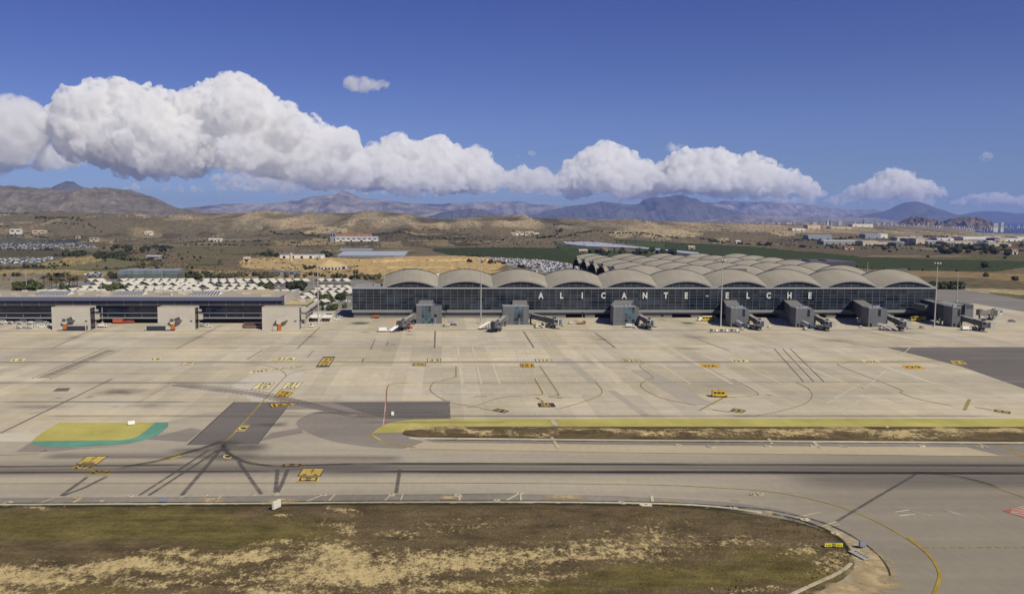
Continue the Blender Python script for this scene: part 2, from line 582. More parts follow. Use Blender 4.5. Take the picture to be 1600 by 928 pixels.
ridge([(-320,300),(-200,293),(-100,288),(-30,290),(0,290),(40,292),(90,296),(120,297),(150,297),(185,296),(205,298),(228,303),(248,313),(268,321),(290,327),(312,334),(335,346),(350,352)], 7200, 3200, RB, 3, nx=320, ny=90, cell=620, power=1.5)
ridge([(0,312),(30,304),(60,298),(85,292),(98,288),(108,284),(118,285),(130,290),(150,297),(190,310),(220,330)], 15000, 3500, RD, 5)
ridge([(230,346),(260,328),(300,323),(340,320),(380,319),(430,317),(470,312),(490,308),(505,306),(515,303),(526,304),(535,299),(545,302),(556,306),(575,312),(600,314),(640,317),(680,322),(720,330),(760,346)], 21000, 7000, RG, 7, nx=320, ny=90)
ridge([(540,340),(580,322),(620,317),(680,319),(740,317),(775,314),(790,316),(808,314),(830,318),(870,322),(920,327),(980,345)], 27000, 6000, RG, 9)
ridge([(640,347),(690,332),(715,328),(735,325),(755,328),(780,336),(800,345)], 17000, 2400, RD, 10, ny=40)
ridge([(800,346),(850,330),(885,323),(920,317),(940,314),(955,316),(975,319),(998,318),(1003,312),(1018,309),(1032,309),(1043,307),(1053,304),(1064,306),(1075,311),(1092,318),(1118,323),(1150,330),(1190,346)], 22000, 5000, RD, 12, nx=300, ny=80)
ridge([(1020,346),(1080,318),(1130,315),(1180,315),(1230,318),(1270,321),(1300,326),(1330,328),(1360,327),(1380,333),(1410,346)], 31000, 6000, RG, 14)
ridge([(1080,352),(1120,338),(1170,335),(1220,338),(1290,341),(1350,340),(1400,346),(1430,352)], 18000, 3000, RG, 15, ny=40)
ridge([(1320,346),(1350,338),(1375,331),(1395,324),(1408,318),(1418,315.5),(1428,315.5),(1438,318),(1452,325),(1475,332),(1500,337),(1530,345),(1550,350)], 26000, 5000, RD, 16, rough=0.2)
ridge([(1460,350),(1500,336),(1530,330),(1555,330),(1580,333),(1620,334),(1700,336),(1800,340),(1900,350)], 31000, 5000, RD, 18, rough=0.2)
ridge([(1385,358),(1400,351),(1410,346),(1419,340),(1428,338.5),(1437,340.5),(1444,339),(1450,342),(1457,345),(1464,351),(1472,358)], 8600, 700, RC, 20, nx=160, cell=110, rough=0.55)
ridge([(1462,358),(1473,352),(1482,344),(1490,340),(1500,338.5),(1512,339),(1522,340),(1532,343),(1540,348),(1550,356)], 8900, 800, RC, 22, nx=160, cell=120, rough=0.5)

# ------------------------------------------------------------------ haze
hz = bpy.data.materials.new("haze_air")
hz.use_nodes = True
n = hz.node_tree
n.nodes.clear()
ho = N(n, "OutputMaterial")
hv = N(n, "VolumePrincipled")
hv.inputs["Color"].default_value = (0.28, 0.43, 1.0, 1)
hv.inputs["Density"].default_value = 2.7e-5
hv.inputs["Anisotropy"].default_value = 0.0
L(n, hv.outputs[0], ho.inputs["Volume"])
mb = MB()
mb.box(-40000, 40000, -300, 36000, -80, 900)
tag(mb.build("haze", hz), kind="stuff")
# ------------------------------------------------------------------ paved ground
def gp(pts, z=0.0):
    return [G(p[0], p[1], 0.0) for p in pts]
def smooth_pts(pts, k=6, closed=False):
    """Catmull-Rom through the pixel points, returned as world points on the ground"""
    W = [G(p[0], p[1]) for p in pts]
    n = len(W)
    out = []
    rngi = range(n if closed else n - 1)
    for i in rngi:
        if closed:
            p0, p1, p2, p3 = W[(i - 1) % n], W[i], W[(i + 1) % n], W[(i + 2) % n]
        else:
            p0, p1, p2, p3 = W[max(0, i - 1)], W[i], W[i + 1], W[min(n - 1, i + 2)]
        for j in range(k):
            t = j / k
            out.append(0.5 * ((2 * p1) + (p2 - p0) * t + (2 * p0 - 5 * p1 + 4 * p2 - p3) * t * t + (3 * p1 - p0 - 3 * p2 + p3) * t ** 3))
    if not closed:
        out.append(W[-1])
    return out
def sheet(name, pts, z, mat, world=False, smooth=False, closed_k=6):
    W = pts if world else (smooth_pts(pts, closed_k, True) if smooth else gp(pts))
    mb = MB()
    mb.face([(p[0], p[1], z) for p in W])
    me_o = mb.build(name, mat)
    if me_o.data.polygons[0].normal.z < 0:
        me_o.data.flip_normals()
    return tag(me_o, kind="structure")

def concrete_mat():
    m = bpy.data.materials.new("apron_concrete")
    n, b = nodes(m)
    p = N(n, "NewGeometry").outputs["Position"]
    sx = N(n, "SeparateXYZ"); L(n, p, sx.inputs[0])
    X, Y = sx.outputs[0], sx.outputs[1]
    def cell(wx, wy, seed):
        cx = math_(n, 'FLOOR', math_(n, 'DIVIDE', X, wx))
        cyy = math_(n, 'FLOOR', math_(n, 'DIVIDE', Y, wy))
        cv = N(n, "CombineXYZ"); L(n, cx, cv.inputs[0]); L(n, cyy, cv.inputs[1]); cv.inputs[2].default_value = seed
        w = N(n, "TexWhiteNoise"); L(n, cv.outputs[0], w.inputs["Vector"])
        return w.outputs[0]
    lane = rng(n, cell(7.5, 62.0, 1.0), 0, 1, 0.90, 1.09)
    slab = rng(n, cell(5.0, 7.5, 2.0), 0, 1, 0.955, 1.04)
    band = rng(n, cell(900.0, 31.0, 3.0), 0, 1, 0.95, 1.06)
    cloud_ = rng(n, noise(n, pos(n, (0.012, 0.02, 0.1)), 1.0, 5.0, 0.6), 0.3, 0.7, 0.86, 1.13)
    fine = rng(n, noise(n, pos(n, (0.5, 0.16, 0.5)), 1.0, 4.0, 0.65), 0.25, 0.75, 0.93, 1.07)
    streak = rng(n, noise(n, pos(n, (0.008, 0.16, 0.1)), 1.0, 4.0, 0.6), 0.35, 0.7, 1.05, 0.88)
    blot = rng(n, noise(n, pos(n, (0.09, 0.07, 0.1)), 1.0, 3.0, 0.6), 0.66, 0.74, 1.0, 0.80)
    fx = math_(n, 'PINGPONG', X, 7.5)
    fy = math_(n, 'PINGPONG', Y, 15.0)
    jx = rng(n, fx, 0.0, 0.14, 0.88, 1.0)
    jy = rng(n, fy, 0.0, 0.22, 0.92, 1.0)
    k = lane
    for q in (slab, band, cloud_, fine, streak, blot, jx, jy):
        k = math_(n, 'MULTIPLY', k, q)
    hue = rng(n, noise(n, pos(n, (0.02, 0.03, 0.1)), 1.0, 3.0), 0.35, 0.65, 0, 1)
    base = mixc(n, hue, (0.50, 0.432, 0.298), (0.46, 0.41, 0.322))
    L(n, mixc(n, 1.0, base, grey(n, k), 'MULTIPLY'), b.inputs["Base Color"])
    b.inputs["Roughness"].default_value = 0.85
    b.inputs["Specular IOR Level"].default_value = 0.2
    return m
def asphalt_mat(name, col, streak=0.14, cl=0.10, fine=0.08, sx=0.006, sy=0.12, turn=False):
    m = bpy.data.materials.new(name)
    n, b = nodes(m)
    a = rng(n, noise(n, pos(n, (sx, sy, 0.1)), 1.0, 5.0, 0.6), 0.3, 0.7, 1 - streak, 1 + streak)
    c = rng(n, noise(n, pos(n, (0.02, 0.03, 0.1)), 1.0, 4.0, 0.6), 0.3, 0.7, 1 - cl, 1 + cl)
    f = rng(n, noise(n, pos(n, (0.6, 0.25, 0.5)), 1.0, 4.0, 0.7), 0.25, 0.75, 1 - fine, 1 + fine)
    k = math_(n, 'MULTIPLY', math_(n, 'MULTIPLY', a, c), f)
    if turn:   # the newer, darker surface of the exit at the right
        p = N(n, "NewGeometry").outputs["Position"]
        s = N(n, "SeparateXYZ"); L(n, p, s.inputs[0])
        q = math_(n, 'ADD', math_(n, 'SUBTRACT', s.outputs[0], math_(n, 'MULTIPLY', s.outputs[1], 0.75)), math_(n, 'MULTIPLY', noise(n, pos(n, (0.02, 0.03, 0.1)), 1.0, 3.0), 60.0))
        k = math_(n, 'MULTIPLY', k, rng(n, q, -80.0, 0.0, 1.0, 0.66, True))
    L(n, mixc(n, 1.0, col, grey(n, k), 'MULTIPLY'), b.inputs["Base Color"])
    b.inputs["Roughness"].default_value = 0.88
    b.inputs["Specular IOR Level"].default_value = 0.2
    return m
def film_mat(name, col, amount=0.75, edge=0.5, along=0.1, nz=(0.03, 0.4), rough=0.8, cut=(0.25, 0.6)):
    """rubber, paint wear or stains: a thin film with ragged, see-through edges (UV.x runs across the strip, UV.y along it)"""
    m = bpy.data.materials.new(name)
    n, b = nodes(m)
    uv = N(n, "UVMap")
    s = N(n, "SeparateXYZ"); L(n, uv.outputs[0], s.inputs[0])
    across = math_(n, 'PINGPONG', math_(n, 'ADD', s.outputs[0], 0.0), 0.5)
    ea = rng(n, across, 0.0, 0.5 * edge + 1e-4, 0, 1, True)
    al = math_(n, 'PINGPONG', s.outputs[1], 0.5)
    eb = rng(n, al, 0.0, 0.5 * along + 1e-4, 0, 1, True)
    q = rng(n, noise(n, pos(n, (nz[0], nz[1], 0.1)), 1.0, 5.0, 0.65), cut[0], cut[1], 0.25, 1.0)
    k = math_(n, 'MULTIPLY', math_(n, 'MULTIPLY', math_(n, 'MULTIPLY', ea, eb), q), amount)
    b.inputs["Base Color"].default_value = (*col, 1)
    b.inputs["Roughness"].default_value = rough
    b.inputs["Specular IOR Level"].default_value = 0.2
    L(n, k, b.inputs["Alpha"])
    return m
def paint_mat(name, col, wear=0.35, sc=0.5):
    m = bpy.data.materials.new(name)
    n, b = nodes(m)
    k = rng(n, noise(n, pos(n, (sc, sc * 0.5, sc)), 1.0, 5.0, 0.7), 0.35, 0.75, 1.0, 1.0 - wear)
    k2 = rng(n, noise(n, pos(n, (0.04, 0.06, 0.1)), 1.0, 3.0, 0.6), 0.3, 0.7, 0.85, 1.12)
    L(n, mixc(n, 1.0, col, grey(n, math_(n, 'MULTIPLY', k, k2)), 'MULTIPLY'), b.inputs["Base Color"])
    b.inputs["Roughness"].default_value = 0.8
    b.inputs["Specular IOR Level"].default_value = 0.2
    return m
CONC = concrete_mat()
TAXI = asphalt_mat("taxiway_asphalt", (0.362, 0.318, 0.244), 0.11, 0.09, turn=True)
DARKA = asphalt_mat("dark_asphalt", (0.150, 0.135, 0.122), 0.10, 0.10)
MIDA = asphalt_mat("mid_asphalt", (0.235, 0.207, 0.176), 0.10, 0.10)
SHOULD = asphalt_mat("old_shoulder_asphalt", (0.225, 0.200, 0.170), 0.16, 0.18, 0.16)
TANSH = asphalt_mat("tan_shoulder", (0.43, 0.36, 0.245), 0.08, 0.08)
ROADA = asphalt_mat("road_asphalt", (0.21, 0.195, 0.175), 0.16, 0.08)
CURB = asphalt_mat("kerb_concrete", (0.47, 0.41, 0.29), 0.15, 0.22, 0.2)
YEL = paint_mat("yellow_line_paint", (0.42, 0.29, 0.045), 0.45)
YELF = paint_mat("faded_yellow_paint", (0.34, 0.26, 0.10), 0.5)
YSIGN = paint_mat("sign_yellow_paint", (0.56, 0.40, 0.09), 0.35)
YORA = paint_mat("orange_yellow_paint", (0.64, 0.38, 0.03), 0.3)
YPALE = paint_mat("pale_yellow_paint", (0.76, 0.66, 0.34), 0.25)
BLK = paint_mat("black_paint", (0.055, 0.048, 0.045), 0.2)
WHT = paint_mat("white_line_paint", (0.60, 0.55, 0.46), 0.4)
REDL = paint_mat("red_line_paint", (0.42, 0.13, 0.09), 0.4)
GRNY = paint_mat("lime_paint", (0.47, 0.415, 0.115), 0.22, 0.12)
GRNY2 = paint_mat("lime_strip_paint", (0.45, 0.40, 0.115), 0.25, 0.12)
TEAL = paint_mat("teal_paint", (0.14, 0.33, 0.24), 0.25, 0.12)
DJOINT = paint_mat("joint_sealant", (0.225, 0.185, 0.14), 0.4)
DIRT = None

# taxiway pavement under everything, then the apron slabs
sheet("taxiway", [(-700,1000),(-700,640),(2400,640),(2400,1000)], 0.0, TAXI)
sheet("apron", [(-1400,496),(-1400,690),(60,690),(130,684),(230,668),(262,659),(320,645),(420,640),(590,655),(640,655.5),(2500,655.5),(2500,545),(1860,545),(1380,496)], 0.02, CONC)
sheet("apron", [(1340,497.2),(1420,480),(1520,474),(1600,487),(1900,530),(2500,545.2),(1860,545.2)], 0.021, CONC)
sheet("road", [(1380,452),(1466,450.5),(1520,454),(1600,468.5),(1900,512),(2400,590),(2400,640),(1900,533),(1600,487.5),(1520,474.5),(1440,468),(1380,470)], -0.1, ROADA)
sheet("asphalt_patch", [(365,628),(455,628),(402,693),(293,695)], 0.04, DARKA)
sheet("asphalt_patch", [(457,627.6),(703,626.5),(704,654),(650,655),(618,657.5),(600,663),(584,673),(560,652),(520,641),(480,639),(446,640.5)], 0.04, MIDA)
sheet("asphalt_patch", [(520,629),(703,628),(704,653.6),(600,654.5)], 0.045, DARKA)
sheet("asphalt_patch", [(463,661),(478,649),(505,642),(545,647),(584,668),(583,680),(592,690),(628,697),(632,700),(580,698),(520,689),(478,674)], 0.042, MIDA, smooth=True)
sheet("asphalt_patch", [(581,677),(628,676),(640,684),(662,690),(640,699),(605,692)], 0.05, MIDA)
sheet("asphalt_patch", [(1385,543),(2300,541),(2300,690),(1600,607),(1500,572)], 0.04, DARKA)
sheet("asphalt_patch", [(24,706),(50,690),(66,697),(125,700),(200,696),(140,700),(80,705)], 0.042, MIDA)
sheet("asphalt_patch", [(205,683),(250,680),(300,668),(316,672),(292,690),(230,686)], 0.035, MIDA)
sheet("asphalt_patch", [(402,690),(425,676),(470,668),(474,676),(430,684)], 0.035, MIDA)
sheet("asphalt_patch", [(1505,697),(1700,698),(1700,716),(1560,711)], 0.055, MIDA)
sheet("light_slab", [(362,600),(425,575),(475,581),(462,600),(430,624),(395,627),(380,618)], 0.03, asphalt_mat("pale_slab", (0.50,0.455,0.37), 0.05, 0.05))
sheet("light_slab", [(0,677),(45,673),(60,683),(49,690),(-80,690),(-80,683)], 0.03, asphalt_mat("pale_slab", (0.52,0.47,0.36), 0.05, 0.08))
sheet("tan_shoulder", [(630,702),(640,697),(662,690.5),(1000,695),(1600,699),(2400,703),(2400,716),(1600,712.5),(1000,708),(800,705)], 0.03, TANSH)
sheet("dark_shoulder", [(662,686),(1000,688),(1600,692),(2400,696),(2400,703),(1600,699),(1000,695),(680,691)], 0.05, SHOULD)
# lime painted strip and the little lime and teal island
sheet("lime_strip", [(582,677),(590,669),(602,663.5),(620,658.5),(650,655),(720,654.6),(1600,654),(2400,653.6),(2400,667),(1600,667),(700,666),(664,667.5),(642,670),(632,675)], 0.06, GRNY2)
sheet("teal_island", [(49,690),(52,694),(70,697.5),(100,698.8),(126,698.3),(165,696),(200,693),(230,686),(248,679),(263,666),(263,659.5),(242,659.8),(228,673),(215,682),(180,687)], 0.06, TEAL)
sheet("lime_island", [(49.5,689.5),(55,684),(72,672),(92,660.5),(243,659.7),(229,672),(216,681.5),(205,685.5),(193,687.5)], 0.065, GRNY)

# dirt island between apron and taxiway, and the big verge in front
def verge_mat(name, base_mul=1.0):
    m = bpy.data.materials.new(name)
    n, b = nodes(m)
    at = N(n, "Attribute", attribute_name="cover")
    s = N(n, "SeparateColor"); L(n, at.outputs["Color"], s.inputs[0])
    big = noise(n, pos(n, (0.045, 0.06, 0.1)), 1.0, 6.0, 0.7)
    clump = noise(n, pos(n, (0.55, 0.42, 0.3)), 1.0, 5.0, 0.72)
    tuft = noise(n, pos(n, (2.2, 1.6, 1.0)), 1.0, 3.0, 0.7)
    sand = math_(n, 'ADD', math_(n, 'ADD', s.outputs[0], math_(n, 'MULTIPLY', math_(n, 'SUBTRACT', clump, 0.5), 1.5)), math_(n, 'MULTIPLY', math_(n, 'SUBTRACT', tuft, 0.5), 1.1))
    sm_ = rng(n, sand, 0.28, 0.72, 0, 0.88, True)
    gr = rng(n, math_(n, 'ADD', s.outputs[1], math_(n, 'MULTIPLY', math_(n, 'SUBTRACT', big, 0.5), 0.9)), 0.22, 0.66, 0, 1, True)
    tone = rng(n, noise(n, pos(n, (0.10, 0.16, 0.2)), 1.0, 6.0, 0.72), 0.32, 0.68, 0.58, 1.42)
    tone2 = rng(n, tuft, 0.3, 0.7, 0.74, 1.26)
    mow = rng(n, noise(n, pos(n, (0.012, 0.5, 0.1)), 1.0, 3.0, 0.6), 0.35, 0.65, 0.88, 1.12)
    veg = mixc(n, gr, (0.116, 0.086, 0.045), (0.128, 0.104, 0.036))
    veg = mixc(n, 1.0, veg, grey(n, math_(n, 'MULTIPLY', math_(n, 'MULTIPLY', tone, tone2), mow)), 'MULTIPLY')
    soil = mixc(n, 1.0, (0.55, 0.43, 0.212), grey(n, rng(n, clump, 0.3, 0.7, 0.80, 1.15)), 'MULTIPLY')
    veg = mixc(n, s.outputs[2], veg, (0.035, 0.034, 0.014))
    L(n, mixc(n, sm_, veg, soil), b.inputs["Base Color"])
    b.inputs["Roughness"].default_value = 0.95
    b.inputs["Specular IOR Level"].default_value = 0.08
    bp = N(n, "Bump"); bp.inputs["Strength"].default_value = 0.7; bp.inputs["Distance"].default_value = 0.35
    L(n, math_(n, 'ADD', tuft, clump), bp.inputs["Height"]); L(n, bp.outputs[0], b.inputs["Normal"])
    return m
VERGE = verge_mat("dry_verge")
GRASS_EDGE = [(-900,794),(-200,793),(0,792),(200,790.5),(420,789),(560,787.5),(800,787),(950,788),(1060,790.5),(1130,797),(1190,805),(1240,814),(1285,827),(1312,840),(1328,858),(1336,876),(1334,890),(1318,905),(1280,925),(1240,945),(1180,975),(1100,1010),(-900,1010)]
def in_blob(qx, qy, blobs):
    r = np.zeros(qx.shape)
    for (x, y, rx, ry, w) in blobs:
        e = ((qx - x) / rx) ** 2 + ((qy - y) / ry) ** 2
        r = np.maximum(r, w * np.exp(-e * 0.9)) if w > 0 else np.minimum(r, np.where(e < 1.2, w * np.exp(-e), r))
    return r
def grid_sheet(name, edge, mat, x0, x1, y0, y1, dx, dy, sandb, grassb, darkb, z0, hump, dark_edge=None):
    xs = np.arange(x0, x1, dx); ys = np.arange(y0, y1, dy)
    XX, YY = np.meshgrid(xs, ys)
    den = YY * CT + HC * ST
    sy = CY - F * (-HC * CT + YY * ST) / den
    sx = CX + F * XX / den
    E = [G(p[0], p[1]) for p in edge]
    inside = inpoly(XX, YY, [(p.x, p.y) for p in E])
    # distance to the edge for the rise of the bank
    d = np.full(XX.shape, 1e9)
    NX, NY = XX.copy(), YY.copy()
    for i in range(len(E) - 1):
        a, c = E[i], E[i + 1]
        ab = np.array((c.x - a.x, c.y - a.y)); l2 = ab @ ab
        t = np.clip(((XX - a.x) * ab[0] + (YY - a.y) * ab[1]) / l2, 0, 1)
        dd = np.hypot(XX - a.x - t * ab[0], YY - a.y - t * ab[1])
        near = dd < d
        d = np.where(near, dd, d)
        NX, NY = np.where(near, a.x + t * ab[0], NX), np.where(near, a.y + t * ab[1], NY)
    d = np.where(inside, d, -d)
    Z = z0 + hump * sstep(0, 6, d) + (fbm(XX / 9, YY / 9, 61, 4) - 0.5) * 0.5 * sstep(0, 5, d)
    wx = (fbm(XX / 14, YY / 14, 71, 4) - 0.5) * 60; wy = (fbm(XX / 14, YY / 14, 81, 4) - 0.5) * 26
    sand = in_blob(sx + wx, sy + wy, sandb) * 1.12
    grs = in_blob(sx + wx, sy + wy * 0.5, grassb)
    drk = in_blob(sx + wx * 0.3, sy + wy * 0.3, darkb) if darkb else np.zeros(XX.shape)
    if dark_edge:
        drk = np.maximum(drk, dark_edge * (1 - sstep(0.3, 2.2, np.abs(d))) * sstep(0.3, 0.55, fbm(XX / 6, YY / 6, 91, 3)))
    ok = d > -dx * 1.2
    XX, YY = np.where(d < 0, NX, XX), np.where(d < 0, NY, YY)
    nr, nc = XX.shape
    idx = np.arange(nr * nc).reshape(nr, nc)
    q = ok[:-1, :-1] & ok[:-1, 1:] & ok[1:, 1:] & ok[1:, :-1]
    fc = np.stack([idx[:-1, :-1], idx[:-1, 1:], idx[1:, 1:], idx[1:, :-1]], -1)[q]
    used = np.unique(fc); mp = -np.ones(nr * nc, int); mp[used] = np.arange(len(used))
    V = np.stack([XX, YY, Z], -1).reshape(-1, 3)[used]
    col = np.stack([sand, grs, drk, np.ones(sand.shape)], -1).reshape(-1, 4)[used]
    me = bpy.data.meshes.new(name)
    me.from_pydata(V.tolist(), [], mp[fc].tolist())
    me.polygons.foreach_set("use_smooth", [True] * len(me.polygons))
    ca = me.color_attributes.new("cover", 'FLOAT_COLOR', 'POINT'); ca.data.foreach_set("color", col.ravel())
    me.materials.append(mat)
    o = bpy.data.objects.new(name, me); SC.collection.objects.link(o)
    return tag(o, kind="structure")
SANDB = [(150,893,200,9,0.5),(620,884,200,26,0.48),(860,872,200,18,0.44),(470,905,160,14,0.48),(300,912,120,6,0.4),(960,862,160,26,0.4),(30,905,160,16,0.62),(210,892,160,14,0.62),(300,872,120,10,0.5),(370,872,90,14,0.62),(420,850,60,8,0.42),(520,870,70,26,0.62),(560,895,140,22,0.66),(700,880,150,20,0.6),
         (640,835,60,8,0.42),(540,826,40,12,0.45),(800,868,130,14,0.5),(900,876,100,12,0.5),(980,868,90,16,0.5),(1000,850,140,30,0.36),(700,925,150,14,0.46),(430,925,120,12,0.5),(100,932,200,10,0.5),
         (840,905,90,12,0.42),(1150,846,60,12,0.38),(1250,860,50,16,0.38),(1300,880,40,20,0.40),(1310,862,24,8,0.44),(540,802,24,6,0.5),(452,806,18,6,0.48),(60,793,20,4,0.5),(1180,925,80,8,0.36),(20,925,60,8,0.55),(1010,818,120,8,0.2),(730,820,90,12,0.28),(250,915,120,8,0.4)]
GRASSB = [(120,822,420,30,0.8),(420,838,160,22,0.6),(180,815,240,24,0.85),(60,830,160,26,0.7),(350,835,150,26,0.75),(440,812,60,20,0.5),(1160,805,80,12,0.5),(1010,812,80,10,0.4),(820,925,160,14,0.8),(1060,905,160,22,0.8),(1200,870,90,22,0.62),(1230,900,110,24,0.7),(140,925,120,10,0.5),(410,890,80,10,0.4),(760,800,300,6,0.2)]
grid_sheet("grass_verge", GRASS_EDGE, VERGE, -215, 105, 112, 190, 0.42, 0.42, SANDB, GRASSB, None, 0.1, 0.35, dark_edge=0.8)
ISL_EDGE = [(628,678),(634,671),(645,668),(700,667),(1000,667),(1600,667.5),(2400,667.8),(2400,694),(1600,690),(1200,687.5),(1000,686.5),(700,683.5),(650,683),(636,681),(628,678)]
isl_sand = [(690,676,60,6,0.45),(860,676,90,6,0.42),(1100,678,120,6,0.42),(1300,678,160,6,0.46),(1550,680,160,6,0.48),(660,674,26,6,0.7),(720,674,60,5,0.55),(800,673,30,5,0.4),(950,676,40,5,0.6),(1010,680,60,4,0.6),(1060,672,30,4,0.5),(1110,671,26,5,0.55),(1170,672,30,5,0.6),(1230,675,40,7,0.62),(1330,674,60,5,0.58),(1400,676,50,6,0.62),(1480,675,50,6,0.66),(1560,676,60,7,0.66),(1700,676,150,7,0.6)]
grid_sheet("dirt_island", ISL_EDGE, VERGE, -20, 330, 238, 268, 0.5, 0.5, isl_sand, [(900,675,60,8,0.5),(1340,684,60,4,0.4)], None, 0.12, 0.35, dark_edge=0.5)

# kerb lines and broken edges along the verges
def line(name, pts, w, z, mat, smooth=True, k=5):
    W = smooth_pts(pts, k) if smooth else gp(pts)
    mb = MB(); mb.ribbon(W, w, z)
    return tag(mb.build(name, mat), kind="structure")
def lines(name, segs, z, mat, smooth=True):
    mb = MB()
    for i, (pts, w) in enumerate(segs):
        W = smooth_pts(pts, 6) if smooth and len(pts) > 2 else gp(pts)
        mb.ribbon(W, w, z + 0.0012 * i)
    return tag(mb.build(name, mat), kind="structure")
EDGE_IN = [(-900,790),(-200,789.5),(0,788.5),(200,787.5),(420,786.5),(560,785),(800,784.5),(950,785.5),(1060,788),(1130,793),(1190,801)]
def kerb(name, pts, w, z0, h, mat):
    W = smooth_pts(pts, 5)
    mb = MB()
    for i in range(len(W) - 1):
        a, c = W[i], W[i + 1]
        mb.beam((a.x, a.y, z0 + h / 2), (c.x, c.y, z0 + h / 2), w, h)
    return tag(mb.build(name, mat), kind="structure")
kerb("kerb", EDGE_IN, 1.1, 0.0, 0.14, CURB)
kerb("kerb", [(1190,801),(1240,811),(1285,824),(1312,838),(1328,856),(1335,872)], 0.6, 0.0, 0.12, asphalt_mat("weathered_kerb", (0.34,0.29,0.20), 0.2, 0.3, 0.3))
kerb("kerb", [(1090,1000),(1190,953),(1260,920),(1310,897),(1330,882)], 0.6, 0.2, 0.25, asphalt_mat("weathered_kerb", (0.36,0.31,0.215), 0.2, 0.3, 0.3))
kerb("kerb", [(640,684.5),(700,685.3),(1000,688.2),(1300,690.4),(1600,692.3),(2400,696)], 1.6, 0.0, 0.14, CURB)
sheet("dark_shoulder", [(-900,781),(0,777.5),(300,775.5),(600,772),(800,771),(950,774),(1060,779),(1150,785),(1220,796),(1290,815),(1340,838),(1372,862),(1390,886),(1393,900),(1380,915),(1362,928),(1330,960),(1290,1010),(1060,1010),
      (1190,953),(1260,920),(1320,895),(1336,878),(1326,856),(1300,836),(1240,815),(1150,800),(1060,790),(800,787),(0,791),(-900,794)], 0.02, SHOULD)
dgl = film_mat("edge_grass", (0.030,0.032,0.012), 0.95, 0.8, 0.05, (0.3,0.5), cut=(0.36,0.5))
lines("edge_grass", [([(x, y - 1.7) for x, y in EDGE_IN], 1.1), ([(x, y + 2.6) for x, y in EDGE_IN], 1.8), ([(660,687.2),(1000,690),(1300,692),(1600,694),(2400,697.6)], 0.9),
   ([(1130,790),(1200,797),(1255,808),(1300,822),(1345,846),(1370,866),(1386,886),(1391,902)], 0.55),([(1205,803),(1250,813),(1290,828),(1316,846),(1327,864)], 1.4)], 0.16, dgl)
gravel = asphalt_mat("gravel_shoulder", (0.37,0.315,0.222), 0.2, 0.3, 0.28, 0.05, 0.08)
sheet("gravel_shoulder", [(1262,817),(1300,824),(1340,840),(1370,862),(1387,886),(1390,900),(1377,915),(1358,928),(1326,960),(1286,1010),(1060,1010),(1190,953),(1260,920),(1320,895),(1336,878),(1326,856),(1300,836)], 0.05, gravel)
sandf = film_mat("spilled_sand", (0.47,0.36,0.20), 0.95, 0.9, 0.5, (0.35,0.35), cut=(0.38,0.52))
def blob(name, mat, items, z):
    mb = MB()
    for i, (x, y, rx, ry) in enumerate(items):
        c = G(x, y)
        z += 0.0015
        wx = G(x + rx, y).x - c.x
        wy = G(x, y - ry).y - c.y
        mb.face([(c.x-wx,c.y-wy,z),(c.x+wx,c.y-wy,z),(c.x+wx,c.y+wy,z),(c.x-wx,c.y+wy,z)], 0, [(0,0),(1,0),(1,1),(0,1)])
    return tag(mb.build(name, mat), kind="structure")
blob("spilled_sand", sandf, [(1203,801,12,3),(1290,826,16,4),(1278,822,10,3),(1324,846,10,4),(1338,853,8,4),(1312,838,10,3),(1150,782,10,2.5),(1010,789,12,2.5),(972,786,8,2),(1352,866,26,8),(1368,880,30,9),(1384,893,16,9),(1376,912,34,11),(1352,918,40,12),(1330,936,60,14),(1346,894,30,9),(1390,878,9,4),(1300,950,70,14),(1322,918,36,9),(1360,903,44,10),(1370,905,40,16),(1352,880,26,14),(1330,925,50,14),(1365,870,24,8),(1375,893,26,8),(1340,862,18,6),(1310,935,60,14),(440,783,34,5),(330,782,30,4),(120,778,18,3),(700,778,20,3),(880,777,44,4),(1045,783,16,3)], 0.12)
# concrete light pits and buried-cable scars along the edge
mb = MB()
PADS = [(12,786,2.2),(46,797,2.6),(122,777,1.6),(160,782,1.2),(205,775,1.6),(320,774,1.4),(395,773,1.2),(430,772,2),(505,773,2),(612,773,2),(716,774,2.4),(776,782,1.6),(812,771,2.2),(972,786,2.4),(1010,789,3.0),(1145,794,2.0),(1257,812,2.0),(1305,834,1.8),(1176,773,1.7),(1188,772,1.8),(845,683,1.6),(713,686,1.6),(1060,696,2.2),(1110,698,2.8),(1200,697,2.4),(1270,697,2.2),(1440,697,2.0),(1530,698,2.2)]
rpad = random.Random(5)
for i, (x, y, r) in enumerate(PADS):
    c = G(x, y)
    q = [(c.x + r * rpad.uniform(.34, .62) * math.cos(t * .785), c.y + r * rpad.uniform(.3, .6) * math.sin(t * .785)) for t in range(8)]
    mb.prism(q, 0.03, 0.13 + 0.004 * i, 0)
    mb.prism([(c.x + 0.22 * math.cos(t), c.y + 0.22 * math.sin(t)) for t in (0, 1.05, 2.1, 3.14, 4.2, 5.2)], 0.1, 0.2 + 0.004 * i, 1)
tag(mb.build("light_pit_pads", [CURB, BLK]), kind="structure")
